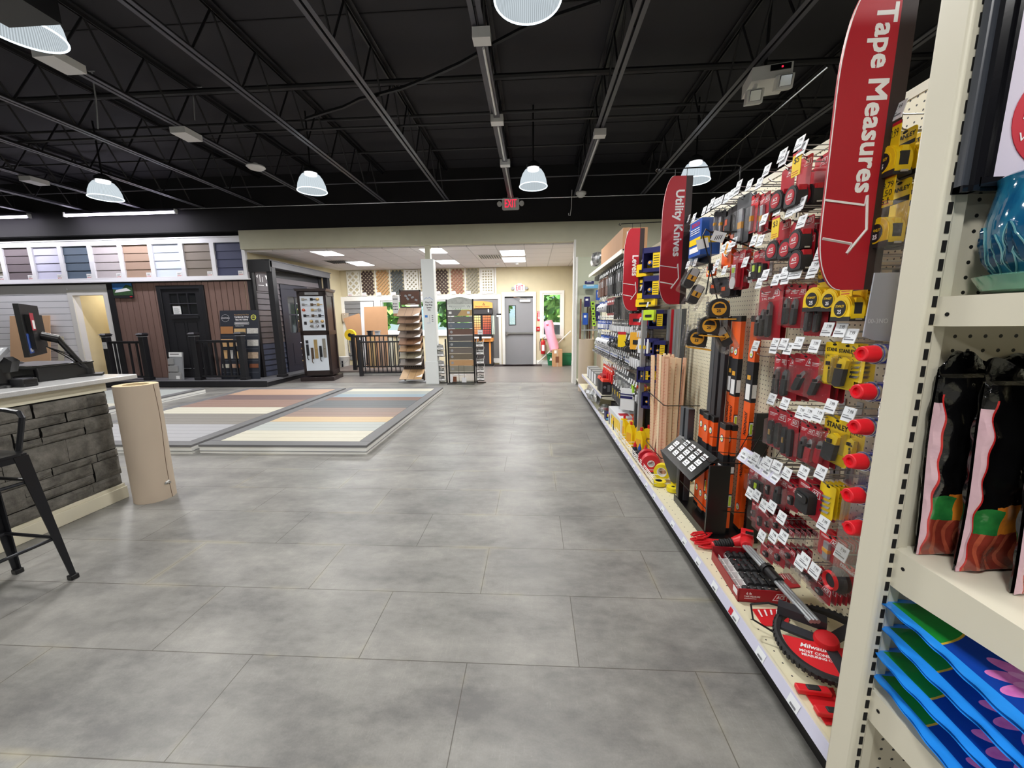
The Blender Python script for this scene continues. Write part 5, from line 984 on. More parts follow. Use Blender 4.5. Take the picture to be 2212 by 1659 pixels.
b = MB(); b.bx(XP, XP + .02, GY0, GY1, .10, 2.105, 'peg_side'); struct(b, 'wall_gondola_back')
t = thing('gondola_base', 'cream gondola base deck and uprights carrying the tool displays', 'gondola', (0, 0, 0))
b = MB(); b.bx(.86, XP, GY0, GY1, .155, .167, 'gondola'); b.bx(.86, XP, GY0, GY1, .1675, .1685, 'deck_peg'); b.bx(.852, .86, GY0, GY1, .13, .173, 'gondola'); b.build('base_deck', t)
b = MB(); b.bx(.90, .92, GY0, GY1, 0, .155, 'dark_kick'); b.bx(.92, XP + .02, GY0, GY0 + .02, 0, .155, 'dark_kick'); b.build('kick_plate', t)
b = MB(); b.add([(.836, GY0, 0.134), (.836, GY1, 0.134), (.850, GY1, 0.173), (.850, GY0, 0.173), (.840, GY0, 0.131), (.852, GY0, 0.173), (.852, GY1, 0.173), (.840, GY1, 0.131)], [(0, 3, 2, 1), (4, 7, 6, 5), (2, 3, 5, 6), (0, 1, 7, 4)], 'rail_lilac')
g = random.Random(21)
for k in range(34):
    y = .9 + k * .185; b.add([(.8355, y, 0.136), (.8355, y + .05, 0.136), (.8465, y + .05, 0.168), (.8465, y, 0.168)], [(0, 3, 2, 1)], 'tag_white'); b.add([(.8352, y + .008, 0.142), (.8352, y + .035, 0.142), (.838, y + .035, 0.149), (.838, y + .008, 0.149)], [(0, 3, 2, 1)], 'ink_grey')
b.add([(.8352, 1.50, 0.139), (.8352, 1.525, 0.139), (.8442, 1.525, 0.164), (.8442, 1.50, 0.164)], [(0, 3, 2, 1)], 'ink_red'); b.build('price_rail', t)
b = MB()
for y in (GY0 + .01, 2.0, 3.22, 4.44, 5.66, 6.88):
    b.bx(XP - .006, XP + .01, y - .016, y + .016, .1, 2.13, 'gondola')
    for k in range(52): b.bx(XP - .0068, XP - .006, y - .004, y + .004, .2 + k * .036, .222 + k * .036, 'slot_dark')
b.bx(XP - .004, XP + .03, GY0, GY1, 2.1, 2.13, 'gondola'); b.build('upright', t)

# ---- hook and product builders (all face the aisle after a quarter turn)
def build_hook(L_=.27, tagw=.046, promo=None, kind='tag', price='7.99'):
    """origin: the wire where the goods hang; tip towards -y, board at +y"""
    t = thing('peg_hook', 'x', 'peg hook'); b = MB()
    b.tube([(0, .0, 0), (0, -L_ + .03, 0), (0, -L_ + .012, .004), (0, -L_, .014)], .0022, 'wire_steel', 5)
    b.tube([(0, 0, .035), (0, -L_ + .01, .04), (0, -L_ - .008, .045)], .0020, 'wire_steel', 5); b.bx(-.014, .014, -.004, 0, -.02, .05, 'wire_steel'); b.build('wire', t)
    b = MB(); k0 = b.M; b.M = Matrix.Translation((0, -L_ - .01, .045)) @ Matrix.Rotation(R(-14), 4, 'X')
    b.bx(-tagw / 2, tagw / 2, -.002, 0, -.022, .024, 'tag_white'); b.bx(-tagw / 2 + .004, -tagw / 2 + .026, -.0026, -.002, -.004, -.002, 'ink_grey'); b.bx(-tagw / 2 + .004, tagw / 2 - .006, -.0026, -.002, -.012, -.008, 'ink_grey')
    b.text(price, .004, -.002, .010, .016, 'ink', w=.02); b.build('price_tag', t)
    if promo:
        b = MB(); b.M = Matrix.Translation((0, -L_ - .012, .02)); b.bx(-.024, .024, -.002, 0, -.085, -.002, 'stan_yellow'); b.bx(-.024, .024, -.0025, 0, -.010, -.002, 'ink_red')
        for i, s in enumerate(promo): b.text(s, 0, -.0022, -.030 - i * .02, .022 if len(promo) > 1 else .03, 'ink', w=min(.038, .014 * len(s)))
        for i in range(2): b.bx(-.018, .014, -.0026, -.002, -.07 - i * .008, -.068 - i * .008, 'ink_red')
        b.build('promo_tag', t)
    return t
HOOKS = {}
def hook(y, z, label, L_=.27, promo=None, group=None, price='7.99'):
    k = (round(L_, 2), str(promo), price)
    if k not in HOOKS: HOOKS[k] = build_hook(L_, promo=promo, price=price)
    label = ' '.join(label.split()[:16])
    return place(HOOKS[k], (XP, y, z), GR, label, group or 'steel peg hooks on the tool gondola')
def ace_logo(b, x, z, s, y=-.001):
    b.prism([(x - s * .5, z - s * .3), (x + s * .55, z - s * .3), (x + s * .55, z + s * .28), (x - s * .22, z + s * .28)], y - .0004, y, 'paper'); b.prism([(x - s * .43, z - s * .25), (x + s * .50, z - s * .25), (x + s * .50, z + s * .23), (x - s * .2, z + s * .23)], y - .0008, y, 'ace_red')
    b.text('ACE', x + .06 * s, y - .0006, z, s * .42, 'paper', bold=.03, shear=.25, w=s * .62)
def knife_shape(b, x, z, h, w=.03, m1='tool_grey', m2='rubber', bend=0, y=-.006):
    b.prism([(x - w * .35, z + h * .1), (x + w * .4, z + h * .12), (x + w * .45 + bend, z + h * .4), (x + w * .1 + bend, z + h * .5), (x - w * .3 + bend, z + h * .38)], y - .012, y, m1)
    b.prism([(x - w * .45 - bend, z - h * .42), (x - w * .1 - bend, z - h * .5), (x + w * .35 - bend, z - h * .44), (x + w * .45, z + h * .12), (x - w * .4, z + h * .12)], y - .015, y, m2)
    b.bx(x - w * .15, x + w * .15, y - .018, y - .012, z + h * .15, z + h * .28, 'rubber')
def card(w, h, base='ace_red', item='knife', logo='ACE', text=None, hdr=.25):
    """blister card, origin at the hang hole"""
    t = thing('blister_card', 'x', 'blister pack'); b = MB(); b.prism(rrect(w, h, min(w, h) * .08, 3, 0, -h / 2 + .008), -.0008, 0, base); b.prism(disc(.004, 10, 0, 0, 2), -.0012, 0, 'slot_dark')
    if logo == 'ACE': ace_logo(b, w * .22, -h * .12, min(w * .42, .045)); b.bx(-w * .42, -w * .02, -.0012, -.0008, -h * .09, -h * .075, 'paper'); b.bx(-w * .42, -w * .1, -.0012, -.0008, -h * .12, -h * .11, 'paper'); b.bx(-w * .42, -w * .16, -.0012, -.0008, -h * .15, -h * .142, 'paper')
    elif logo == 'STANLEY': b.text('STANLEY', 0, -.0008, -h * .12, w * .22, 'ink', bold=.03, w=w * .8); [b.prism(disc(w * .1, 14, -w * .32, -h * (.3 + .2 * i)), -.0011, -.0008, 'ink') for i in range(3)]; [b.prism(disc(w * .07, 14, -w * .32, -h * (.3 + .2 * i)), -.0013, -.0008, base) for i in range(3)]
    elif logo == 'Milwaukee': b.text('Milwaukee', 0, -.0008, -h * .13, w * .16, 'paper', bold=.02, shear=.3, w=w * .7); b.bx(-w * .35, w * .3, -.0012, -.0008, -h * .21, -h * .195, 'paper')
    if text: b.text(text, -w * .1, -.0008, -h * .2, .012, 'paper', bold=.02, w=w * .55)
    b.build('card', t); zc = -h * (hdr + (1 - hdr) / 2) + .008; ih = h * (1 - hdr) * .92
    b = MB()
    if item == 'knife': knife_shape(b, 0, zc, ih * .88, w * .32)
    elif item == 'knife2': knife_shape(b, -w * .2, zc, ih * .86, w * .22); knife_shape(b, w * .2, zc - .005, ih * .8, w * .2)
    elif item == 'folder': knife_shape(b, 0, zc, ih * .76, w * .28, 'chrome', 'rubber', w * .14)
    elif item == 'foldred': knife_shape(b, 0, zc, ih * .9, w * .5, 'chrome', 'ace_red', w * .06)
    elif item == 'blade2': b.prism(rrect(w * .24, ih * .9, w * .11, 3, -w * .2, zc), -.014, -.003, 'rubber'); b.prism(rrect(w * .24, ih * .9, w * .11, 3, w * .18, zc), -.014, -.003, 'rubber'); b.bx(-w * .25, -w * .15, -.016, -.012, zc - .01, zc + .012, 'brass')
    elif item == 'combo':
        for i, (x, s) in enumerate(((-w * .34, .62), (-w * .14, .8), (w * .12, 1.0))): knife_shape(b, x, zc - ih * (1 - s) * .4, ih * .92 * s, w * .18, 'tool_grey' if i else 'alu', 'rubber')
    elif item == 'stan': knife_shape(b, w * .05, zc, ih * .95, w * .5, 'stan_yellow', 'stan_yellow'); knife_shape(b, w * .16, zc - .01, ih * .7, w * .16, 'rubber', 'rubber')
    elif item == 'stanblk': knife_shape(b, 0, zc, ih * .95, w * .55, 'stan_yellow', 'rubber', w * .05)
    elif item == 'blades': [b.prism([(-w * .3, zc + ih * (.35 - .22 * i)), (w * .3, zc + ih * (.42 - .22 * i)), (w * .2, zc + ih * (.3 - .22 * i)), (-w * .3, zc + ih * (.25 - .22 * i))], -.004, -.001, 'chrome') for i in range(4)]
    elif item == 'pouch': b.prism(rrect(w * .55, ih * .95, w * .08, 3, w * .05, zc + .01), -.03, -.002, 'rubber'); b.prism(rrect(w * .5, ih * .35, w * .08, 3, w * .05, zc + ih * .32), -.036, -.03, 'black_plastic'); b.bx(-w * .05, w * .15, -.038, -.035, zc + .03, zc + .034, 'chrome')
    elif item == 'level': b.bx(-w * .3, w * .3, -.02, -.002, zc - ih * .45, zc + ih * .45, 'ace_red'); b.bx(-w * .18, w * .18, -.022, -.004, zc - ih * .1, zc + ih * .4, 'chrome'); b.bx(-w * .1, w * .1, -.023, -.02, zc + ih * .1, zc + ih * .3, 'vial_green'); b.prism(disc(w * .24, 14, 0, zc - ih * .28), -.023, -.018, 'paper')
    elif item == 'glow': b.bx(-w * .28, w * .28, -.02, -.002, zc - ih * .45, zc + ih * .3, 'rubber'); b.bx(-w * .1, w * .1, -.024, -.02, zc - ih * .1, zc + ih * .2, 'vial_green')
    elif item == 'mini': b.prism(rrect(w * .3, ih * .5, w * .08, 3, 0, zc), -.012, -.002, 'rubber'); b.bx(-w * .1, w * .1, -.016, -.013, zc, zc + ih * .2, 'chrome')
    elif item == 'rodlong': b.bx(-w * .12, w * .12, -.012, -.002, zc - ih * .48, zc + ih * .48, 'alu'); b.bx(-w * .13, w * .13, -.014, -.002, zc - ih * .1, zc + ih * .1, 'amber')
    elif item == 'blackset': b.prism(rrect(w * .7, ih * .9, w * .08, 3, 0, zc), -.02, -.001, 'rubber'); b.bx(-w * .25, w * .0, -.022, -.02, zc, zc + ih * .3, 'level_orange')
    elif item == 'knob': b.M = Matrix.Translation((0, -.03, zc)) @ Matrix.Rotation(R(90), 4, 'X'); b.lathe([(0, -.02), (w * .36, -.015), (w * .4, 0), (w * .3, .02), (0, .025)], 'rubber', 20); b.lathe([(w * .2, .02), (w * .26, .03), (w * .3, .02)], 'mil_red', 20)
    b.build('tool', t)
    if item not in ('blades', 'pouch', 'mini2'):
        d = .045 if item == 'knob' else .024; x1 = w * .44; z0 = zc - ih * .5; z1 = zc + ih * .5; b = MB()
        b.add([(-x1, -.001, z0), (x1, -.001, z0), (x1, -.001, z1), (-x1, -.001, z1), (-x1 * .9, -d, z0 + .006), (x1 * .9, -d, z0 + .006), (x1 * .9, -d, z1 - .006), (-x1 * .9, -d, z1 - .006)], [(4, 5, 6, 7), (0, 1, 5, 4), (1, 2, 6, 5), (2, 3, 7, 6), (3, 0, 4, 7)], 'clear_plastic'); b.build('blister', t, smooth=False)
    return t
def tape_body(b, s, body, face, rim='amber', num='25', label='', x=0, z=0, y=0):
    """tape measure case seen from its round side; s = width"""
    r = s / 2; pts = [(x + r * math.cos(R(a)), z + r * math.sin(R(a))) for a in range(0, 181, 12)] + [(x - r, z - r * .75), (x - r * .8, z - r * .9), (x + r * .9, z - r * .9), (x + r, z - r * .7)]
    d = s * .45; b.prism(pts, y - d, y, body); b.prism([(px * .0 + x + (px - x) * .93, z + (pz - z) * .93) for px, pz in pts], y - d - s * .03, y + s * .03, body)
    b.prism(disc(r * .68, 22, x - r * .02, z), y - d - s * .045, y - d, rim); b.prism(disc(r * .58, 22, x - r * .02, z), y - d - s * .055, y - d, face)
    b.bx(x + r * .8, x + r * 1.15, y - d * .75, y - d * .25, z - r * .85, z - r * .72, 'chrome'); b.bx(x + r * .5, x + r * .95, y - d * .7, y - d * .3, z + r * .4, z + r * .75, rim)
def tape(w, h, brand='ACE', bare=False):
    t = thing('tape_measure', 'x', 'tape measure'); s = min(w * .92, .080 if brand == 'ACE' else .084); zc = -h + s * .55
    if not bare:
        w0 = w; w = min(w, .095); b = MB(); base = 'ace_red' if brand == 'ACE' else ('stan_yellow' if brand == 'STANLEY' else 'paper'); b.prism(rrect(w * .8, h * .9, w * .1, 3, 0, -h * .45 + .006), -.0008, 0, base); b.prism(disc(.004, 10, 0, 0, 2), -.0012, 0, 'slot_dark')
        if brand == 'ACE': ace_logo(b, w * .12, -h * .1, w * .4)
        else: b.text('STANLEY', 0, -.0008, -h * .1, w * .16, 'ink', bold=.03, w=w * .7); b.bx(-w * .38, w * .38, -.0012, -.0008, -h * .3, -h * .22, 'ink' if int(h * 1000) % 2 else 'deep_navy')
        b.build('card', t); w = w0
    b = MB()
    if brand == 'ACE': tape_body(b, s, 'rubber', 'ace_red', 'ace_red', y=-.004, z=zc); y = -.004 - s * .45 - s * .055; b.text('ACE', 0, y, zc + s * .05, s * .2, 'paper', bold=.03, shear=.2, w=s * .34); b.bx(-s * .2, s * .2, y - .0008, y - .0002, zc - s * .12, zc - s * .09, 'paper'); b.bx(s * .1, s * .46, -.004 - s * .4, -.004 - s * .05, zc + s * .15, zc + s * .42, 'ace_red')
    else: tape_body(b, s, 'stan_yellow' if brand == 'STANLEY' else 'rubber', 'ink' if brand == 'STANLEY' else 'amber', 'stan_yellow', y=-.004, z=zc); y = -.004 - s * .45 - s * .055; m = 'stan_yellow' if brand == 'STANLEY' else 'ink'; b.text('STANLEY' if brand == 'STANLEY' else '', 0, y, zc + s * .08, s * .12, m, bold=.03, w=s * .42); b.text('25' if w > .07 else "16'", 0, y, zc - s * .13, s * .2, 'paper' if brand == 'STANLEY' else 'ink', bold=.04); b.bx(-s * .49, s * .49, -.004 - s * .482, -.0, zc - s * .47, zc - s * (.30 if w > .07 else .36), 'rubber'); b.bx(s * .1, s * .505, -.004 - s * .36, -.004 - s * .1, zc - s * .2, zc + s * .2, 'rubber')
    b.build('case', t); return t
def put(proto, y, z, x, n=1, label=None, dx=.026, group=None, sway=2.0):
    g = random.Random(int(y * 1000 + z * 77))
    for i in range(n):
        place(proto, (x + dx * i, y + g.uniform(-.002, .002), z), (0, R(g.uniform(-sway, sway)), GR + R(g.uniform(-5, 5))), label, (group or label) if n > 1 else group)
def hung(kind, box, label, n=1, hk=True, promo=None, price='7.99', dx=.026, x=None, **k):
    """box = (y centre, top, width, height) on the plane of the hook tips"""
    y, z, w, h = box; x = 1.0 if x is None else x
    if kind == 'tape': p = tape(w, h, **k)
    else: p = card(w, h, **k)
    p['category'] = 'tape measure' if kind == 'tape' else 'tool pack'; dx = .055 if kind == 'tape' else dx
    put(p, y, z - .004, x, n, label, dx, group=None if n == 1 else label)
    if hk: hook(y, z, 'peg hook holding the ' + label, promo=promo, price=price)
# --- nearest bays, near to far
B = 0
for args in (
  ('tape', (1.189,1.885,0.097,0.121,), 'large yellow and black 35 foot tape measure half hidden by the post', dict(brand='STANLEY', n=2, promo=['$20.99'])),
  ('tape', (1.183,1.755,0.098,0.175,), 'yellow and black 25 foot tape measure on a yellow card beside the post', dict(brand='STANLEY', n=2, promo=['13.79', '2.50', '$1'])),
  ('tape', (1.255,1.871,0.059,0.103,), 'yellow tape measure peeking out right of the tape measures sign', dict(brand='STANLEY', n=2)),
  ('tape', (1.412,1.561,0.097,0.152,), 'small yellow blister tape measure under the tape measures sign', dict(brand='STANLEY', n=2, bare=False)),
  ('tape', (1.34,1.544,0.082,0.136,), 'second small yellow blister tape measure under the sign', dict(brand='STANLEY', n=2)),
  ('tape', (1.277,1.52,0.108,0.144,), 'yellow and black 16 foot tape measure near the cans', dict(brand='STANLEY', n=2, promo=['10'])),
  ('tape', (1.682,1.968,0.122,0.161,), 'small red and black tape measure in the top row', dict(brand='ACE', n=3)),
  ('tape', (1.585,1.971,0.127,0.176,), 'large red and black tape measure at the top left of the big sign', dict(brand='ACE', n=3, promo=['$5'])),
  ('tape', (1.678,1.77,0.131,0.153,), 'red and black tape measure, left one of the second row', dict(brand='ACE', n=3, promo=['$3'])),
  ('tape', (1.597,1.743,0.086,0.134,), 'red and black tape measure in the middle of the second row', dict(brand='ACE', n=3)),
  ('tape', (1.542,1.752,0.102,0.122,), 'red and black tape measure beside the edge of the big sign', dict(brand='ACE', n=3)),
  ('tape', (1.526,1.687,0.128,0.13,), 'lowest large red and black tape measure by the big sign', dict(brand='ACE', n=2)),
  ('card', (1.722,1.521,0.187,0.229,), 'large red card with three cutting knives', dict(item='combo', text='2 PC SNAP', n=2)),
  ('card', (1.592,1.515,0.074,0.167,), 'narrow red card with a black snap knife', dict(item='knife', n=2)),
  ('card', (1.542,1.509,0.074,0.162,), 'second narrow red card with a black snap knife', dict(item='knife', n=2)),
  ('card', (1.442,1.502,0.106,0.18,), 'red card with a heavy snap knife under the big sign', dict(item='knife2', n=2)),
  ('card', (1.609,1.241,0.088,0.182,), 'red card with a grey and black utility knife, leftmost of the knife row', dict(item='knife', n=2)),
  ('card', (1.555,1.243,0.103,0.176,), 'red card with a slim silver utility knife, second of the knife row', dict(item='knife', n=3)),
  ('card', (1.47,1.253,0.115,0.156,), 'red card with a bent folding utility knife', dict(item='folder', n=2)),
  ('card', (1.389,1.247,0.102,0.152,), 'red card with a silver retractable knife, right of the folding one', dict(item='folder', n=3)),
  ('card', (1.339,1.306,0.074,0.143,), 'yellow card with a yellow snap off knife', dict(base='stan_yellow', item='stan', logo='STANLEY', n=2)),
  ('card', (1.284,1.305,0.076,0.148,), 'yellow card with a black and yellow knife', dict(base='stan_yellow', item='stanblk', logo='STANLEY', n=2)),
  ('card', (1.242,1.288,0.062,0.1,), 'yellow card of spare blades behind the second can', dict(base='stan_yellow', item='blades', logo='STANLEY', n=2)),
  ('card', (1.593,1.017,0.125,0.166,), 'red card with two black folding knives', dict(item='blade2', n=2)),
  ('card', (1.51,1.017,0.102,0.177,), 'red card with one long black folding knife', dict(item='blade2', n=2)),
  ('card', (1.417,1.004,0.074,0.143,), 'red card with a dark knife left of the chrome and red knife', dict(item='knife', n=2)),
  ('card', (1.379,1.009,0.076,0.151,), 'red card with a chrome and red pocket knife', dict(item='foldred', n=2)),
  ('card', (1.333,1.015,0.062,0.141,), 'second red card with a chrome and red pocket knife', dict(item='foldred', n=2)),
  ('card', (1.284,1.058,0.114,0.153,), 'large yellow card with a yellow utility knife', dict(base='stan_yellow', item='stanblk', logo='STANLEY', n=2)),
  ('card', (1.209,1.049,0.069,0.106,), 'small yellow tool card behind the third can', dict(base='stan_yellow', item='stan', logo='STANLEY', n=1)),
  ('card', (1.369,0.794,0.129,0.121,), 'red card with a big black knife pouch', dict(item='pouch', n=3)),
  ('card', (1.455,0.753,0.07,0.104,), 'small red card with a mini knife left of the pouch', dict(item='mini', n=6, dx=.016)),
  ('card', (1.29,0.827,0.066,0.117,), 'yellow hook blade card right of the pouch', dict(base='stan_yellow', item='blades', logo=None, n=5, dx=.014)),
  ('card', (1.718,0.711,0.082,0.119,), 'red scraper card at the left end of the clear label rail', dict(item='mini', n=6, dx=.016)),
  ('card', (1.659,0.723,0.078,0.121,), 'red card with a green vial under the clear label rail', dict(item='glow', n=6, dx=.016)),
  ('card', (1.596,0.738,0.073,0.117,), 'red blade card under the middle of the clear label rail', dict(item='mini', n=6, dx=.016)),
  ('card', (1.524,0.755,0.079,0.129,), 'red chisel card under the right end of the clear label rail', dict(item='knife', n=6, dx=.016)),
  ('card', (1.683,0.566,0.055,0.09,), 'red card with a clear box, leftmost of the slanting row', dict(item='mini', n=4, dx=.022)),
  ('card', (1.63,0.579,0.07,0.125,), 'long red card with a small wheel below', dict(item='mini', n=5, dx=.022)),
  ('card', (1.575,0.561,0.056,0.072,), 'red clip card, third of the slanting row', dict(item='mini', n=5, dx=.022)),
  ('card', (1.521,0.582,0.064,0.064,), 'red hanging card, fourth of the slanting row', dict(item='mini', n=5, dx=.022)),
  ('card', (1.457,0.57,0.072,0.022,), 'wide red card, fifth of the slanting row', dict(item='mini', n=5, dx=.022)),
  ('card', (1.567,0.425,0.083,0.067,), 'red card with a clear knob box above the tape box', dict(item='mini', n=4, dx=.022)),
  ('card', (1.493,0.467,0.074,0.078,), 'red card with a clear round box next to it', dict(item='mini', n=4, dx=.022)),
  ('card', (1.435,0.501,0.062,0.059,), 'red card before the empty clear tubes', dict(item='mini', n=4, dx=.022)),
  ('card', (1.251,0.661,0.099,0.09,), 'large orange red card with a grey blade below the pouch', dict(item='rodlong', base='mil_red', n=6, dx=.018)),
  ('card', (1.332,0.461,0.093,0.008,), 'low red card near the bottom shelf', dict(item='mini', n=5, dx=.018)),
  ('card', (1.312,0.484,0.072,0.048,), 'small red washer card on the low hook', dict(item='mini', n=4, dx=.018)),
  ('card', (1.261,0.479,0.092,0.059,), 'red card row just above the wheel', dict(item='mini', n=6, dx=.018)),
  ('card', (1.165,0.611,0.102,0.088,), 'clear and red pack with a big round black reel beside the post', dict(item='knob', base='mil_red', logo='Milwaukee', n=2, dx=.06)),
  ('card', (2.007,1.706,0.124,0.183,), 'red torpedo level pack left of the empty hooks', dict(item='level', n=2)),
  ('card', (1.833,1.68,0.077,0.13,), 'red card with a yellow green torpedo level', dict(item='glow', n=1)),
  ('card', (1.781,1.67,0.066,0.129,), 'second red card with a yellow green torpedo level', dict(item='glow', n=1)),
  ('card', (2.082,1.583,0.129,0.093,), 'black pack with a small green line level', dict(item='blackset', base='ink', logo=None, n=2)),
  ('card', (2.204,1.601,0.136,0.087,), 'black magnetic tool pack left of the line level', dict(item='blackset', base='ink', logo=None, n=2)),
  ('card', (1.889,1.596,0.04,0.049,), 'tiny white card with a red mark on a bare hook', dict(base='paper', item='mini', logo=None, n=1)),
  ('card', (1.91,1.933,0.072,0.162,), 'tall red pack with a silver blade in the top row', dict(item='rodlong', base='mil_red', n=2)),
  ('card', (1.829,1.915,0.093,0.163,), 'tall wide red pack with a silver blade, right of the other', dict(item='rodlong', base='ace_red', n=2)),
  ('card', (2.005,1.961,0.126,0.22,), 'dark square ruler with a red sleeve in the top row', dict(item='rodlong', base='tool_grey', logo=None, n=2)),
  ('card', (2.113,1.936,0.1,0.136,), 'striped black and white pack in the top row', dict(item='blackset', base='rubber', logo=None, n=1)),
  ('card', (2.281,1.961,0.069,0.11,), 'long black and gold ruler pack, left of two', dict(item='rodlong', base='ink', logo=None, n=2)),
  ('card', (2.214,1.945,0.073,0.108,), 'long black and gold ruler pack, right of two', dict(item='rodlong', base='ink', logo=None, n=2)),
):
    kd, bx_, lb, kw = args; kw = dict(kw); n = kw.pop('n'); hung(kd, bx_, lb, n, **kw)
# clear label rail
b = MB(); p0 = (0.97,1.792,0.755); p1 = (0.97,1.495,0.767)
b.add([(.955, p0[1], .735), (.955, p1[1], .735), (.985, p1[1], .79), (.985, p0[1], .79), (.99, p1[1], .79), (.99, p0[1], .79)], [(0, 1, 2, 3), (3, 2, 4, 5)], 'rail_lilac')
for k in range(5):
    y = p0[1] + (p1[1] - p0[1]) * (k + .3) / 5; b.add([(.9595, y, .745), (.9595, y - .045, .745), (.979, y - .045, .781), (.979, y, .781)], [(0, 1, 2, 3)], 'tag_white'); b.add([(.9605, y - .006, .752), (.9605, y - .036, .752), (.964, y - .036, .758), (.964, y - .006, .758)], [(0, 1, 2, 3)], 'ink_grey')
tag(b.build('label_rail'), 'long slanting clear plastic label rail in front of the red scraper cards', 'label rail')
for i, (u, v) in enumerate([(1.764,0.743,),(1.666,0.766,),(1.577,0.78,),(1.512,0.787,)]): hook(u, v - .03, 'steel peg hook in the fan of hooks behind the clear label rail', group='hooks behind the clear label rail')
# top row of tags fanned on long bare hooks
for i, (u, v) in enumerate([(2.517,1.988,),(2.377,1.99,),(2.313,1.991,),(2.246,1.993,),(2.182,1.989,),(2.122,1.985,),(2.066,1.987,),(2.014,1.989,)]): hook(u, v - .045, 'long bare peg hook with a white tag in the fan along the gondola top', group='fan of white tags along the gondola top')
for (u, v) in [(1.566,1.992,),(1.671,1.995,),(1.782,1.994,)]: hook(u, min(v - .045, 2.06), 'bare peg hook with a white tag above the gondola top left of the big sign', group='white tags left of the big sign')
for (p, q) in zip([(1.551,1.793,),(1.768,1.797,),(1.432,1.56,),(1.517,1.553,),(1.583,1.539,),(1.645,1.539,),(1.758,1.536,),(1.744,1.268,),(1.612,1.269,),(1.525,1.273,),(2.042,1.734,),(2.111,1.738,),(2.168,1.672,),(2.457,1.72,),(2.569,1.719,)], ('under the top row of red tapes', 'in front of the tall red pack', 'under the lowest red tape', 'right of the two narrow tags', 'third tag above the knife cards', 'second tag above the knife cards', 'above the large knife card', 'left tag of the row under the large knife card', 'middle tag of the row under the large knife card', 'right tag of the row under the large knife card', 'right of the pair in front of the orange torpedo level', 'left of the pair in front of the orange torpedo level', 'left of the red torpedo levels', 'in front of the dark blue bags, right', 'in front of the dark blue bags, left')):
    hook(p[0], p[1] - .045, 'steel peg hook with a white tag ' + q)
# fan of cards on the bottom hooks row keeps its own tags
# --- clear empty blister tubes
t = thing('empty_blister', 'empty clear plastic tubes hanging above the low red cards', 'blister pack', (1.03, 1.429, 0.572), GR); b = MB(); b.bx(-.03, .03, -.03, 0, -.2, 0, 'clear_plastic'); b.build('shell', t)
# --- orange levels
def level(h, w=.024, d=.062, big=False):
    t = thing('spirit_level', 'x', 'level'); b = MB(); b.bx(-w / 2, w / 2, -d / 2, d / 2, .02, h - .03, 'level_orange'); b.bx(-w / 2 - .0, w / 2, -d / 2 - .001, -d / 2, .02, h - .03, 'level_orange'); b.build('body', t, bev=.002)
    for z0, z1 in ((0, .022), (h - .032, h)): b = MB(); b.bx(-w / 2 - .002, w / 2 + .002, -d / 2 - .002, d / 2 + .002, z0, z1, 'black_plastic'); b.build('end_cap', t, bev=.002)
    for z in ((.14, h - .2) if big else (.12, h * .86)):
        b = MB(); b.M = Matrix.Rotation(GR, 4, 'Z'); b.prism(disc(.022, 18, 0, z, .8), -w / 2 - .001, -w / 2, 'ink'); b.prism(disc(.018, 18, 0, z, .8), -w / 2 - .002, -w / 2, 'paper'); b.bx(-.008, .008, -w / 2 - .0026, -w / 2 - .002, z - .008, z + .002, 'vial_green'); b.build('vial', t)
    b = MB()
    for z in ((h * .5,) if big else (h * .3,)): b.bx(-w / 2 + .002, w / 2 - .002, -d / 2 - .004, -d / 2, z - .04, z + .04, 'ink'); b.bx(-w / 2 + .004, w / 2 - .004, -d / 2 - .006, -d / 2, z - .034, z + .034, 'paper'); b.bx(-w / 2 + .006, w / 2 - .006, -d / 2 - .007, -d / 2, z - .028, z + .028, 'vial_green')
    b.build('vial', t)
    b = MB()
    if big:
        b.bx(-w / 2 - .001, w / 2 + .0015, -d / 2 - .0015, d / 2 + .001, h * .62, h * .80, 'ink'); b.bx(-w / 2 + .002, w / 2, -d / 2 - .0025, -d / 2 - .001, h * .64, h * .70, 'paper'); b.bx(-w / 2 - .003, -w / 2, -.02, .02, h * .63, h * .7, 'paper'); b.bx(-w / 2 - .003, -w / 2, -.015, .015, h * .72, h * .74, 'amber')
        b.build('sleeve', t); b = MB(); b.M = Matrix.Rotation(GR, 4, 'Z')
        for z in (h * .52, h * .32): b.text('JOHNSON', 0, -w / 2 - .0006, z, .034, 'ink', bold=.02, rot=R(-90), shear=.2, w=.13)
        b.build('lettering', t); return t
    else: b.bx(-w / 2 - .001, w / 2 + .0015, -d / 2 - .0015, d / 2 + .001, h * .55, h * .72, 'ink'); b.bx(-w / 2 - .003, -w / 2, -.02, .015, h * .57, h * .62, 'paper'); b.bx(-w / 2 + .002, w / 2 - .002, -d / 2 - .0025, -d / 2, h * .56, h * .62, 'paper')
    b.build('sleeve', t); return t
# narrow face turned to the camera, broad face to the aisle
lv = level(1.20, big=True)
LQ = (1.157,2.089,0.2)
LV = [((LQ[0], LQ[1], .20), 'tall orange spirit level, right one of the tall pair in the black rack'), ((LQ[0], LQ[1] + .16, .20), 'tall orange spirit level, left one of the tall pair'), ((LQ[0] + .04, LQ[1] + .28, .20), 'tall orange spirit level standing behind the pair')]
for p, l in LV: place(lv, p, R(0), l, 'tall orange spirit levels')
ls = level(.62)
for i, (p, z, l) in enumerate((((1.028,2.324,0.205), .215, 'short orange level at the left end of the price rack'), ((1.018,2.243,0.205), .212, 'short orange level, second behind the price panel'), ((1.029,2.197,0.205), .21, 'short orange level, third behind the price panel'), ((1.037,2.076,0.205), .20, 'short orange level, left of the near pair with black caps'), ((1.07,2.064,0.205), .20, 'short orange level, right of the near pair with black caps'))): place(ls, (p[0] + .012, p[1] + .03, z), R(0), l, 'short orange levels in the black rack')
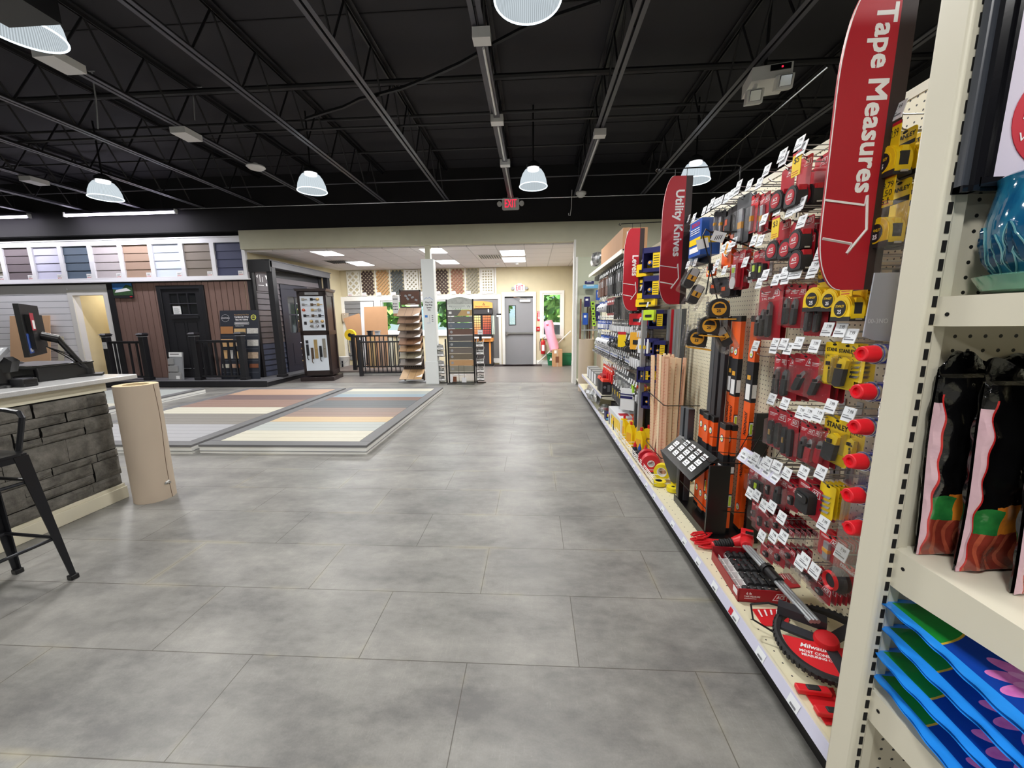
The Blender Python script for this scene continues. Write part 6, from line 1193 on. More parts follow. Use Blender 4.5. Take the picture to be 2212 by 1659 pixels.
# dark straightedges
def straightedge(x, y, z0, z1, l, w=.05, m='slate_bar', d=.012): b = MB(); b.bx(-d, d, -w / 2, w / 2, z0, z1, m); o = b.build('straightedge', loc=(x, y, 0), bev=.002); tag(o, l, 'ruler')
P('slate_bar', (62, 62, 68), .4, metal=.4); P('slate_bar2', (84, 88, 94), .4, metal=.4)
straightedge(1.13, 2.34, .20, 1.40, 'tall dark metal straightedge behind the short levels, right'); straightedge(1.13, 2.42, .20, 1.40, 'tall dark metal straightedge behind the short levels, middle'); straightedge(1.15, 2.52, .20, 1.38, 'tall dark bluish straightedge behind the short levels, left', m='slate_bar2')
straightedge(1.0, 2.46, .20, .82, 'short dark square bar left of the short orange levels', m='slate_bar2', d=.02); straightedge(1.0, 2.54, .20, .81, 'second short dark bar, farthest left in the rack', m='slate_bar2', d=.02)
# black rack with tilted price panel
t = thing('level_rack', 'black steel floor rack holding the orange levels, with a tilted panel of white price tags', 'display rack', (0, 0, 0))
b = MB(); y0, y1 = 2.0, 2.50; b.bx(.95, 1.22, y0, y1, .169, .197, 'black_plastic'); b.bx(.945, .95, y0, y1, .169, .215, 'black_plastic'); b.build('tray', t)
for q in ((.95, .98, 2.44, 2.47, .197, .55), (.95, 1.06, 2.03, 2.045, .197, .60), (1.15, 1.22, 2.0, 2.02, .197, .9)): b = MB(); b.bx(*q, 'black_plastic'); b.build('post', t)
b = MB(); b.add([(.865, 2.56, .50), (.865, 2.07, .50), (1.0, 2.06, .635), (1.0, 2.55, .635), (.875, 2.56, .49), (.875, 2.07, .49), (1.01, 2.06, .625), (1.01, 2.55, .625)], [(0, 1, 2, 3), (4, 7, 6, 5), (0, 4, 5, 1), (1, 5, 6, 2), (3, 2, 6, 7), (0, 3, 7, 4)], 'black_gloss'); pn = b.build('price_panel', t, smooth=False)
for i in range(5):
    for j in range(3):
        if i == 0 and j == 2: continue
        b = MB()
        y = 2.50 - i * .085 - .0; u = .30 + .24 * j; c = Vector((.865 + .135 * u - .0015, y - .01 - .0, .50 + .135 * u + .0015)); du = Vector((.0126, 0, .0126)); dv = Vector((0, -.028, 0))
        b.add([c - du + dv, c + du + dv, c + du - dv, c - du - dv], [(0, 3, 2, 1)], 'tag_white'); o2 = Vector((-.0006, 0, .0006)); b.add([c - du * .6 + dv * .8 + o2, c - du * .3 + dv * .8 + o2, c - du * .3 - dv * .7 + o2, c - du * .6 - dv * .7 + o2], [(0, 3, 2, 1)], 'ink_grey'); b.add([c + du * .2 + dv * .3 + o2, c + du * .6 + dv * .3 + o2, c + du * .6 - dv * .2 + o2, c + du * .2 - dv * .2 + o2], [(0, 3, 2, 1)], 'ink_grey'); b.build('price_tag', pn)
b = MB()
for z in (.34, .62): b.tube([(.955, 2.45, z), (.955, 2.04, z), (1.2, 2.01, z)], .003, 'wire_black', 4)
for z in (.72, .8): b.tube([(.96, 2.08, z - .05), (1.1, 1.86, z), (1.22, 1.72, z + .02)], .0025, 'wire_black', 4)
for k in range(5): b.cyl((1.0 + .04 * k, 1.9 - .03 * k, .68), (1.03 + .04 * k, 1.84 - .03 * k, .84), .0022, 'wire_black', 4)
b.build('wire_grid', t)
# orange torpedo levels in sleeves at the top
for i, (bx_, l) in enumerate((((2.144,1.871,0.087,0.116,), 'orange torpedo level with oval window in the upper row'), ((2.127,1.803,0.112,0.156,), 'orange torpedo level with oval window, lower left'), ((2.182,1.796,0.077,0.109,), 'orange torpedo level behind the bare hooks'), ((2.315,1.681,0.079,0.058,), 'plain orange level end below the oval windows'))):
    y, z, w, h = bx_; t = thing('torpedo_level', l, 'level', (1.02 if i != 2 else 1.14, y, z), GR); b = MB(); b.prism(rrect(w * .9, h, .008, 3, 0, -h / 2), -.025, 0, 'level_orange'); b.build('body', t); b = MB(); b.prism(disc(w * .34, 16, 0, -h * .4, 1), -.027, -.02, 'paper'); b.prism(disc(w * .24, 16, 0, -h * .4, 1), -.028, -.02, 'amber'); b.build('vial', t)
# blue boxed laser, dark blue bags
y, z, w, h = (2.456,1.956,0.199,0.202,)
t = thing('blue_box', 'blue boxed tool with a yellow band hanging in the top row', 'box', (1.02, y, z), GR); b = MB(); b.bx(-w * .42, w * .42, -.06, .05, -h, 0, 'bosch_blue'); b.build('carton', t); b = MB(); b.bx(-w * .4, w * .4, -.0615, -.06, -h * .68, -h * .5, 'stan_yellow'); b.text('BOSCH', 0, -.06, -h * .12, .03, 'ink_red', bold=.03, w=w * .55); b.bx(-w * .35, w * .3, -.062, -.06, -h * .9, -h * .75, 'paper'); [b.bx(-w * .35, w * .3, -.062, -.06, -h * (.25 + .06 * k), -h * (.23 + .06 * k), 'paper') for k in range(3)]; b.build('print', t)
k_ = b; b = MB(); b.M = Matrix.Translation((1.02, y, z)) @ Matrix.Rotation(GR, 4, 'Z'); b.M = b.M; b.bx(w * .42, w * .421, -.055, .045, -h * .68, -h * .5, 'stan_yellow'); b.text('', 0, 0, 0, .01, 'ink'); pl = b.build('side_print'); pl.parent = t; pl.matrix_parent_inverse = t.matrix_basis.inverted()
for i, (bx_, l) in enumerate((((2.613,1.938,0.162,0.215,), 'dark blue flat tool bag hanging right of the utility knives sign'), ((2.534,1.874,0.201,0.164,), 'second dark blue flat bag in front of the pegboard'))):
    y, z, w, h = bx_; P('bag%d' % i, ((44, 70, 96), (40, 54, 66))[i], .35, var=.2, scale=9); t = thing('flat_bag', l, 'tool bag', (1.02 + .03 * i, y, z), GR); b = MB(); b.prism(rrect(w, h, .01, 2, 0, -h / 2), -.02, 0, 'bag%d' % i); b.bx(-w * .2, -w * .16, -.022, -.02, -h, 0, 'ink'); b.build('pouch', t); hook(y, min(z + .02, 2.07), 'peg hook holding the ' + l)
# ---- hanging merchandiser with dark tape measures
t = thing('wire_merchandiser', 'black wire arm reaching out over the aisle, carrying the clip strip of dark tape measures', 'display arm', (0, 0, 0)); tipp = (.83, 1.95, 1.79)
b = MB(); b.cyl(tipp, (1.25, 2.20, 1.835), .004, 'wire_black', 6); b.cyl(tipp, (1.25, 2.08, 1.68), .004, 'wire_black', 6); b.build('rod', t)
b = MB(); b.tube([tipp, (.80, 1.93, 1.80), (.785, 1.92, 1.77), (.81, 1.9, 1.66), (.82, 1.9, 1.62), (.80, 1.88, 1.50)], .003, 'wire_black', 5); b.tube([tipp, (.835, 1.94, 1.72), (.82, 1.9, 1.62), (.845, 1.86, 1.475)], .003, 'wire_black', 5); b.box((.82, 1.9, 1.625), (.02, .012, .03), 'wire_black'); b.build('cord', t)
tg = thing('price_ticket', 'crumpled white price ticket clipped at the tip of the black arm', 'price tag', (.86, 1.93, 1.765), R(-25)); b = MB(); b.box((0, 0, 0), (.055, .003, .045), 'tag_white', ry=.35); [b.box((-.012 + .008 * k, -.002, -.004), (.003, .001, .02), 'ink', ry=.35) for k in range(4)]; b.build('paper', tg)
tg = thing('price_ticket', 'white price ticket hanging left of the black arm tip', 'price tag', (.79, 1.93, 1.735), R(-15)); b = MB(); b.box((0, 0, 0), (.05, .003, .045), 'tag_white', ry=-.2); b.build('paper', tg)
def clip_tape(p, s, l, rz=0, ry=0):
    t = thing('tape_measure', l, 'tape measure', p, rot=(0, ry, rz)); b = MB(); tape_body(b, s, 'rubber', 'amber', 'amber'); y = -s * .45 - s * .055; b.prism([(-s * .28, s * .02), (s * .26, s * .02), (s * .2, s * .2), (0, s * .27), (-s * .2, s * .2)], y - .001, y, 'ink'); b.text('25', -.002, y, -s * .12, s * .2, 'ink', bold=.04)
    for k in range(4): b.box((-s * .5, -s * .22, s * (.3 - .15 * k)), (.008, s * .4, .006), 'tool_grey')
    b.build('case', t); b = MB(); b.bx(-s * .4, s * .75, -s * .7, s * .1, -s * .56, -s * .5, 'amber'); b.build('card', t)
    b = MB(); b.tube([(-s * .5, -s * .55, -s * .5), (-s * .5, -s * .55, s * .4), (-s * .35, -s * .5, s * .7), (s * .1, -s * .2, s * .75)], .004, 'clear_plastic', 5); b.bx(-s * .7, -s * .52, -s * .6, s * .0, -s * .5, s * .6, 'clear_plastic'); b.build('clamshell', t)
clip_tape((0.828,1.82,1.433), .088, 'dark tape measure with round amber label, topmost on the clip strip', R(-12)); clip_tape((0.809,1.86,1.358), .088, 'dark tape measure with round amber label, middle of the clip strip', R(-12), R(4)); clip_tape((0.775,1.9,1.299), .088, 'dark tape measure with round amber label, lowest on the clip strip', R(-12), R(8))
def flat_tape(p, l, ry):
    t = thing('tape_measure', l, 'tape measure', p, rot=(0, ry, R(-10))); b = MB(); b.prism(rrect(.045, .09, .01), -.03, .03, 'rubber'); b.bx(-.017, .017, -.036, -.03, .012, .045, 'alu'); b.bx(-.019, .019, -.034, -.03, -.012, .014, 'amber'); b.bx(-.004, .004, -.036, -.034, -.008, .01, 'ink'); b.build('case', t)
    b = MB(); b.prism(rrect(.07, .15, .01), -.045, .035, 'clear_plastic'); b.build('clamshell', t, smooth=False)
flat_tape((0.772,2,1.584), 'black tape measure with square amber label, higher one beside the utility knives sign', R(25)); flat_tape((0.79,1.98,1.505), 'black tape measure with a square amber label in a clamshell, lower one', R(25)); flat_tape((0.874,1.85,1.306), 'black tape measure tilted in a clear clamshell at the bottom of the strip', R(-30))
# ---- fin signs
def fin(y, name, l, words, armlen=.35, ztop=2.22, zb=1.47, tw=.0, sz=.072):
    t = thing('fin_sign', l, 'hanging sign', (.90, y, 0)); x0, x1 = -.088, .088; H_ = ztop - zb; L_ = []
    for k in range(13): a = k / 12; L_.append((x0 + .055 * (1 - math.sin(a * math.pi / 2)) ** 1.3 + (.03 if a == 0 else 0), ztop - .22 * a))
    for k in range(13): a = k / 12; L_.append((x0 + .065 * (1 - math.cos(a * math.pi / 2)) ** 1.2, zb + .16 * (1 - math.sin(a * math.pi / 2 * 1.0)) if k < 12 else zb))
    L_ = [(x0 + .06, ztop)] + [(x0 + .06 * (1 - math.sin(R(9 * k))) , ztop - .25 * (1 - math.cos(R(9 * k)))) for k in range(1, 11)] + [(x0, zb + .2)] + [(x0 + .07 * (1 - math.cos(R(9 * k))), zb + .16 * (1 - math.sin(R(9 * k)))) for k in range(1, 11)]
    b = MB(); b.prism(L_ + [(x1 - .04, zb), (x1 - .04, ztop)], -.004, .004, 'sign_red'); b.prism([(x1 - .04, zb), (x1, zb), (x1, ztop), (x1 - .04, ztop)], -.004, .004, 'sign_dark'); o = b.build('board', t, smooth=False)
    b = MB(); b.tube([(p[0], -.0045, p[1]) for p in L_], .0012, 'paper', 4); b.build('edge_line', o)
    b = MB(); b.text(words, .012, -.004, zb + .26 + (ztop - zb - .30) / 2 if len(words) > 7 else zb + .40, sz, 'paper', bold=.028, rot=R(-90), w=tw)
    b.build('lettering', o); b = MB(); zz = zb + .235; pts = [(x0 + .002, zz), (.022, zz - .018), (.028, zz + .012), (.034, zz - .065), (-.005, zz - .125), (.000, zz - .108), (x0 + .01, zz - .09)]
    pts = [(x0 + .001, zz + .01), (.018, zz - .006), (.024, zz + .02), (.034, zz - .07), (-.012, zz - .135), (-.002, zz - .108), (x0 + .006, zz - .092)]
    b.tube([(p[0], -.0045, p[1]) for p in pts], .0038, 'paper', 4); b.build('arrow_print', o)
    b = MB(); b.tube([(-.13, 0, ztop + .045), (-.14, 0, ztop + .035), (-.125, 0, ztop + .025), (-.12, 0, ztop + .04), (XP - .9, 0, ztop + .05), (XP - .9 + .02, 0, ztop + .045), (XP - .9 + .02, 0, 2.12)], .004, 'wire_black', 5)
    for x in (-.02, .05): b.tube([(x, 0, ztop + .045), (x, 0, ztop - .015)], .002, 'wire_black', 4)
    b.build('arm', t)
fin(3.66, 'fin', 'red fin shaped hanging sign reading Levels', 'Levels', tw=.175, ztop=2.18, zb=1.46); fin(2.62, 'fin', 'red fin shaped hanging sign reading Utility Knives', 'Utility Knives', tw=.395, ztop=2.26, zb=1.48); fin(1.195, 'fin', 'large red fin shaped hanging sign reading Tape Measures, nearest the camera', 'Tape Measures', tw=.455, ztop=2.23, zb=1.47)

# ================================================================ goods lying on the base deck
DZ = .1700
P('box_red', (150, 24, 36), .4, var=.04)
def lie(name, lbl, cat, x, y, rz=0): return thing(name, lbl, cat, (x, y, DZ), rz)
# tape measure counter box
t = lie('display_box', 'open red carton of tiny black tape measures on the base deck', 'display box', 1.0, 1.69, R(-4)); W_, D_ = .105, .15
b = MB(); b.bx(-W_, W_, -D_, -D_ + .004, 0, .062, 'box_red'); b.bx(-W_, W_, D_ - .004, D_, 0, .075, 'box_red'); b.bx(-W_, -W_ + .004, -D_, D_, 0, .05, 'box_red'); b.bx(W_ - .004, W_, -D_, D_, 0, .06, 'box_red'); b.bx(-W_, W_, -D_, D_, 0, .004, 'box_red')
b.text('6 ft', -.062, -D_, .042, .016, 'paper', bold=.03); b.text('TAPE MEASURE', -.048, -D_, .028, .011, 'paper', bold=.02, w=.065); b.bx(-.08, -.03, -D_ - .001, -D_, .018, .019, 'paper'); k = b.M; ace_logo(b, .062, .033, .055, -D_); b.bx(-W_ - .0005, -W_, -.10, -.14, .02, .048, 'paper'); b.build('carton', t, smooth=False)
b = MB()
for i in range(1, 6): b.bx(-W_ + .005, W_ - .005, -D_ + i * .05 - .001, -D_ + i * .05 + .001, .004, .040, 'paper')
for i in range(1, 7): b.bx(-W_ + i * .03 - .001, -W_ + i * .03 + .001, -D_ + .005, D_ - .005, .004, .036, 'paper')
b.build('divider', t)
mini = thing('tape_measure', 'tiny black tape measure in the open red carton', 'tape measure', group='tiny black tape measures in the red carton'); b = MB(); b.prism(rrect(.026, .038, .008, 3, 0, .018), -.02, .02, 'rubber'); b.bx(-.006, .006, -.021, -.02, .01, .018, 'ink_red'); b.bx(-.004, .004, -.004, .004, .036, .042, 'chrome'); b.build('case', mini)
for i in range(6):
    for j in range(2, 7) if i else range(1, 6):
        if j > 6: continue
        lx = -W_ + .015 + j * .03; ly = -D_ + .026 + i * .05
        if lx > W_ - .012: continue
        q = Matrix.Rotation(R(-4), 4, 'Z') @ Vector((lx, ly, 0)); place(mini, (1.0 + q.x, 1.69 + q.y, DZ + .012 + .006 * (i % 2)), R(-4), None, 'tiny black tape measures in the red carton')
b = MB(); b.tube([(.015 * math.cos(R(a)), 0, .015 * math.sin(R(a))) for a in range(0, 360, 30)], .0016, 'chrome', 4, closed=True); tag(b.build('key_ring', loc=(.945, 1.78, DZ + .07)), 'small steel ring sticking up from the red carton', 'ring')
# measuring wheel
p0 = Vector((1.13, 1.93, .19)); p1 = Vector((1.11, 1.33, .20))
t = thing('measuring_wheel', 'measuring wheel with red grip handle, aluminium pole and large black tyre', 'measuring wheel', (1.12, 1.3, DZ)); o_ = Vector((1.12, 1.3, DZ))
b = MB(); a = (1.036,1.782,0.287); c = (1.029,1.307,0.287); a = Vector(a) - o_; c = Vector(c) - o_; d = (c - a).normalized(); n_ = d.cross(Vector((0, 0, 1))).normalized()
for s in (-.012, 0, .012): b.cyl(a + n_ * s, c + n_ * s, .0085, 'alu', 10)
b.build('pole', t)
b = MB(); m_ = a.lerp(c, .45); b.cyl(m_ - d * .045, m_ + d * .045, .022, 'black_plastic', 14); b.cyl(m_ - d * .05, m_ - d * .03, .027, 'black_plastic', 14); b.build('clamp', t)
b = MB(); g0 = (1.078,1.86,0.277); g1_ = (1.013,1.865,0.257); g2_ = (0.926,1.868,0.237); g0 = Vector(g0) - o_; g1_ = Vector(g1_) - o_; g2_ = Vector(g2_) - o_
b.cyl(a, g0, .024, 'mil_red', 12, r2=.034); b.cyl(g0, g1_, .036, 'mil_red', 14, r2=.022); b.cyl(g2_, g2_ + (g2_ - g1_) * .15, .019, 'mil_red', 12, r2=.015); b.box(g0 + Vector((0, .0, .02)), (.055, .06, .05), 'mil_red', rz=-.5); b.build('handle', t, bev=.004)
b = MB(); n = 9
for k in range(n): q = g1_.lerp(g2_, k / (n - 1)); b.cyl(q - (g2_ - g1_) * .045, q + (g2_ - g1_) * .045, .0195 + .003 * (k % 2), 'rubber', 12)
b.build('grip', t); b = MB(); b.box(g0 + Vector((-.0, -.02, .044)), (.034, .03, .006), 'chrome', rz=-.5); b.build('counter_window', t)
wc_ = Vector((1.046,1.267,0.237)) - o_
tilt = Matrix.Translation(wc_) @ Matrix.Rotation(R(-9), 4, 'Y') @ Matrix.Rotation(R(6), 4, 'X')
b = MB(); b.M = tilt; b.lathe([(.136, -.012), (.148, -.016), (.156, -.008), (.156, .008), (.148, .016), (.136, .012), (.136, -.012)], 'rubber', 72)
for k in range(56): aa = R(k * 360 / 56); b.box((.157 * math.cos(aa), .157 * math.sin(aa), 0), (.006, .009, .02), 'rubber', rz=aa)
b.build('tyre', t)
b = MB(); b.M = tilt
for k in range(3): aa = R(k * 120 + 20); b.box((.07 * math.cos(aa), .07 * math.sin(aa), .0), (.14, .035, .012), 'slate_bar', rz=aa)
b.build('spoke', t); b = MB(); b.M = tilt; b.lathe([(0, .028), (.034, .024), (.038, .015), (.038, -.01), (0, -.01)], 'mil_red', 28); b.build('hub', t)
b = MB(); b.M = tilt; pts = [(.132 * math.cos(R(aa)), .132 * math.sin(R(aa))) for aa in range(160, 331, 10)]; o3 = [(x, y, .004) for x, y in pts]; b.add(o3, [tuple(range(len(o3)))], 'mil_red'); b.add([(x, y, .003) for x, y in pts], [tuple(range(len(pts)))[::-1]], 'paper')
cardb = b; vs, fs = text_geo('Milwaukee', .02, .3)
def flat(s, cx, cy, k, bold=.02, shear=0.0, rot=0): 
    vs, fs = text_geo(s, bold, shear); c_, s_ = math.cos(rot), math.sin(rot); b.add([(cx + (x * c_ - y * s_) * k, cy + (x * s_ + y * c_) * k, .0048) for x, y, _ in vs], fs, 'paper')
flat('Milwaukee', -.045, -.022, .024, .02, .3, -.45); flat('MOST CONSISTENT', -.045, -.048, .015, .03, 0, -.45); flat('MEASURING CONTROL', -.045, -.064, .013, .03, 0, -.45)
for k in range(3): b.add([(-.03 + .0 * k, -.082 - .011 * k, .0048), (.02, -.098 - .011 * k, .0048), (.02, -.101 - .011 * k, .0048), (-.03, -.085 - .011 * k, .0048)], [(0, 3, 2, 1)], 'paper')
b.build('info_card', t)
b = MB(); b.tube([wc_ + Vector((-.19, .14, .035)), wc_ + Vector((-.13, .13, .05)), wc_ + Vector((-.02, .1, .04))], .004, 'black_plastic', 6); b.tube([wc_ + Vector((-.19, .14, .035)), wc_ + Vector((-.20, .10, .0)), wc_ + Vector((-.14, .06, -.02))], .004, 'black_plastic', 6); b.box(wc_ + Vector((-.03, .09, .035)), (.15, .045, .035), 'slate_bar', rz=-.6); b.build('kickstand', t)
def flatcard(lbl, corners, m, name='product_card', extra=None):
    cx = sum(c[0] for c in corners) / 4; cy = sum(c[1] for c in corners) / 4; t = thing(name, lbl, 'product card', (cx, cy, DZ)); b = MB(); c = [(x - cx, y - cy, .004) for x, y, *_ in corners]; c0 = [(x, y, .0) for x, y, z in c]; b.add(c0 + c, [(0, 1, 2, 3), (7, 6, 5, 4), (0, 4, 5, 1), (1, 5, 6, 2), (2, 6, 7, 3), (3, 7, 4, 0)], m); b.build('card', t, smooth=False)
    if extra: extra(t, c)
    return t
def lines(t, c):
    b = MB(); A, B_, C_, D0 = [Vector(q) for q in c]
    for i in range(5):
        u0, u1, v = .06, .5 - .06 * (i % 3), .12 + .16 * i; p = lambda u, v: A.lerp(B_, u).lerp(D0.lerp(C_, u), v) + Vector((0, 0, .0006)); b.add([p(u0, v), p(u1, v), p(u1, v + .05), p(u0, v + .05)], [(0, 1, 2, 3)], 'paper')
    b.build('print', t)
flatcard('red product card lying flat left of the wheel', [(0.921,1.501,0.172), (0.915,1.411,0.172), (1.012,1.415,0.172), (1.085,1.508,0.172)], 'mil_red', extra=lines)
def two_knives(t, c):
    b = MB()
    for i in (0, 1): m = Vector(c[0]).lerp(Vector(c[2]), .42 + .2 * i) + Vector((.0, .03 - .05 * i, .012)); b.box(m, (.10, .028, .018), 'mil_red', rz=-.1); b.box(m + Vector((.0, .0, .002)), (.04, .02, .022), 'rubber', rz=-.1)
    b.build('tool', t, bev=.004)
flatcard('red card with two red tools at the near end of the base deck', [(0.889,1.147,0.172), (0.882,1.028,0.172), (0.941,1.03,0.172), (0.993,1.151,0.172)], 'mil_red', extra=two_knives)
flatcard('red clear pack lying under the hooks behind the pole', [(1.157,1.736,0.187), (1.141,1.637,0.187), (1.216,1.65,0.187), (1.226,1.744,0.187)], 'ace_red', extra=lines)
# red spring clamps / snips pile
for i, (q, rz, l) in enumerate((((0.915,2.021,0.187), .4, 'red handled snips lying at the deck edge, top of the pile'), ((0.903,1.973,0.187), .1, 'red handled snips lying nearer the rail'), ((0.929,1.947,0.187), -.2, 'third red handled snips below the grip'))):
    t = thing('snips', l, 'snips', (q[0] + .03, q[1], DZ + .004 + .012 * (2 - i)), rz); b = MB()
    for s in (-1, 1): b.tube([(.07, 0, .01), (.04, s * .006, .01), (.0, s * .022, .01), (-.05, s * .03, .01), (-.075, s * .02, .01), (-.07, s * .008, .01), (-.03, s * .012, .01), (.03, s * .002, .01)], .006, 'mil_red', 6)
    b.build('grip', t); b = MB(); b.prism([(.06, -.008), (.13, 0), (.06, .008)], 0, .004, 'tool_grey'); b.v = [(x, z, .01 + y) for x, y, z in b.v]; b.build('blade', t)
# wire divider baskets, jugs, bottles, tape rolls
t = thing('wire_shelf', 'white wire divider baskets standing on the base deck before the tape rolls', 'wire shelf', (0, 0, 0)); b = MB()
for y in [2.70 + .085 * k for k in range(16)]:
    if y > 4.0: break
    for z in (.20, .235): b.cyl((.865, y, z), (1.22, y, z), .0022, 'wire_white', 4)
    b.cyl((.868, y, .172), (.868, y, .235), .0022, 'wire_white', 4)
for z in (.20, .215, .235, .25): b.cyl((.868, 2.70, z), (.868, 4.0, z), .0024, 'wire_white', 4)
for k in range(14): b.cyl((.9 + .0, 3.0 + .02 * k, .235), (1.2, 3.0 + .02 * k, .235), .0018, 'wire_white', 4)
b.build('wire_rack', t)
def on(px, z=DZ): pass
def jug(x, y, l):
    t = thing('chalk_jug', l, 'bottle', (x, y, DZ), R(-60)); b = MB(); b.prism([(-.04, 0), (.04, 0), (.045, .03), (.045, .15), (.03, .19), (.012, .215), (-.015, .215), (-.03, .2), (-.045, .15), (-.045, .03)], -.028, .028, 'stan_yellow'); b.build('bottle', t, bev=.008); b = MB(); b.cyl((0, 0, .215), (0, 0, .245), .012, 'mil_red', 12); b.build('cap', t); b = MB(); b.bx(-.03, .03, -.030, -.028, .05, .14, 'amber'); b.build('label', t)
for i, (x, y, l) in enumerate(((.92, 3.86, 'tall yellow chalk bottle, far left of the group'), (.99, 3.78, 'tall yellow chalk bottle behind the far left one'), (.93, 3.62, 'tall yellow chalk bottle in the front middle'), (1.0, 3.56, 'tall yellow chalk bottle in the middle back'), (1.06, 3.50, 'tall yellow chalk bottle, right back'), (.97, 3.42, 'tall yellow chalk bottle, right front'), (1.07, 3.36, 'tall yellow chalk bottle, far right'))): jug(x, y, l)
def bottle(x, y, cap, l, h=.11):
    t = thing('chalk_bottle', l, 'bottle', (x, y, DZ)); b = MB(); b.lathe([(0, 0), (.022, 0), (.024, .01), (.024, h * .65), (.014, h * .82), (.012, h * .85), (0, h * .85)], 'bottle_dark', 16); b.build('bottle', t); b = MB(); b.lathe([(.015, h * .82), (.016, h * .95), (.006, h * 1.15), (.003, h * 1.3), (0, h * 1.3)], cap, 14); b.build('cap', t)
P('bottle_dark', (34, 36, 52), .3)
for x, y, c, l in ((.90, 3.35, 'mil_red', 'squeeze bottle with a red nozzle, leftmost of five'), (.92, 3.27, 'deep_blue', 'squeeze bottle with a blue nozzle, second of five'), (.96, 3.24, 'mil_red', 'squeeze bottle with a red nozzle, middle of five'), (.95, 3.16, 'deep_blue', 'squeeze bottle with a blue nozzle, fourth of five'), (1.02, 3.15, 'mil_red', 'squeeze bottle with a red nozzle, rightmost of five')): bottle(x, y, c, l)
for i in range(9):
    c = ('hot_pink', 'hot_pink', 'orange_red', 'deep_navy', 'mil_red', 'orange_red', 'mil_red', 'amber', 'mil_red')[i]; x, y = .90 + .05 * (i % 3), 4.42 - .12 * (i // 3) - .03 * (i % 3); t = thing('spray_marker', ('bright pink', 'second bright pink', 'orange', 'navy', 'red', 'second orange', 'dark red', 'amber', 'third red')[i] + ' capped marker can in the bunch left of the yellow bottles', 'marker can', (x, y, DZ)); b = MB(); b.lathe([(0, 0), (.026, 0), (.026, .10), (.02, .115), (0, .115)], 'stan_yellow' if i % 2 else 'ink', 14); b.build('can', t); b = MB(); b.lathe([(.024, .1), (.024, .135), (.018, .14), (0, .14)], c, 14); b.build('cap', t)
P('tape_red', (206, 40, 56), .4); P('tape_yellow', (236, 216, 40), .4)
def roll(x, y, z, r, w, m, l, rot, core='paper', ri=.4, name='tape_roll'):
    t = thing(name, l, 'tape roll', (x, y, z), rot=rot); b = MB(); b.lathe([(r * ri, -w / 2), (r, -w / 2), (r, w / 2), (r * ri, w / 2)], m, 28); b.build('tape', t); b = MB(); b.lathe([(r * ri, -w / 2), (r * ri - .004, -w / 2), (r * ri - .004, w / 2), (r * ri, w / 2)], core, 24); b.build('core', t)
roll(.93, 2.98, DZ + .085, .07, .07, 'tape_red', 'large red warning tape roll on edge, nearer one', (R(90), 0, R(-12))); roll(.93, 3.08, DZ + .085, .07, .05, 'ace_red', 'large red and white warning tape roll behind the nearer one', (R(90), 0, R(-12)), 'brush_white', .55)
roll(.97, 2.82, DZ + .075, .06, .045, 'tape_yellow', 'yellow tape roll on edge left of the grey trowel', (R(90), 0, R(-30)), 'paper', .6); roll(.92, 2.74, DZ + .022, .05, .03, 'tape_yellow', 'yellow tape roll lying in the wire basket', (0, 0, 0), 'ink', .5); roll(1.05, 2.70, DZ + .03, .055, .05, 'tape_yellow', 'yellow and black tape roll lying flat right of the trowel', (0, 0, 0), 'ink', .1); roll(.99, 2.64, DZ + .02, .045, .03, 'tape_yellow', 'small yellow tape roll in front of the rack', (0, 0, 0), 'ink', .3)
roll(1.12, 2.80, DZ + .04, .05, .08, 'amber', 'amber tape roll at the back of the wire basket', (0, 0, 0)); roll(1.14, 3.30, .50, .055, .07, 'hot_pink', 'bright pink flagging roll hanging below the navy boxes', (R(90), 0, R(-40)))
t = thing('grey_trowel', 'long grey tapered metal tool standing point down in the wire basket', 'trowel', (1.0, 2.66, DZ + .05), rot=(R(6), R(-6), R(-20))); b = MB(); b.prism([(0, 0), (.05, .02), (.075, .26), (-.075, .26), (-.02, .02)], -.006, .006, 'tool_grey'); b.prism([(.08, .0), (.1, .0), (.095, .22), (.07, .22)], -.006, .006, 'alu'); b.build('blade', t)
t = thing('black_carton', 'black carton on the deck right of the yellow bottles', 'carton', (1.12, 3.10, DZ)); b = MB(); b.bx(-.08, .08, -.08, .08, 0, .17, 'ink'); b.bx(-.05, .05, -.081, -.08, .09, .12, 'deep_blue'); b.prism(disc(.03, 16, 0, .05), -.081, -.08, 'paper'); b.build('box', t)
# yardstick bundle
g = random.Random(9); ys = None
ysp = []
for i, c in enumerate(((236, 204, 168), (214, 170, 140), (244, 222, 186))):
    P('yard_%d' % i, c, .6, var=.1, stretch=(30, 30, .6), scale=3); t0 = thing('yardstick', 'wooden yardstick with red print standing in the bundle', 'yardstick', group='wooden yardsticks in the bundle'); b = MB(); b.bx(-.017, .017, -.0035, .0035, 0, .915, 'yard_%d' % i); [b.bx(-.017, -.009 if k % 3 else -.002, -.0038, -.0035, .03 + k * .0254, .032 + k * .0254, 'ink_red') for k in range(34)]; b.build('stick', t0); ysp.append(t0)
for i in range(24): place(ysp[g.randrange(3) if i > 2 else i], (1.02 + .03 * (i % 4) + g.uniform(-.008, .008), 3.26 - .065 * (i // 4) + g.uniform(-.012, .012), DZ + g.uniform(0, .02)), (R(g.uniform(-1, 2)), R(g.uniform(-1, 1)), R(-50 + g.uniform(-35, 35))), None, 'wooden yardsticks in the bundle')
place(ysp[0], (1.0, 3.20, DZ), (R(0), R(7), R(-60)), 'wooden yardstick leaning diagonally across the bundle', 'wooden yardsticks in the bundle')
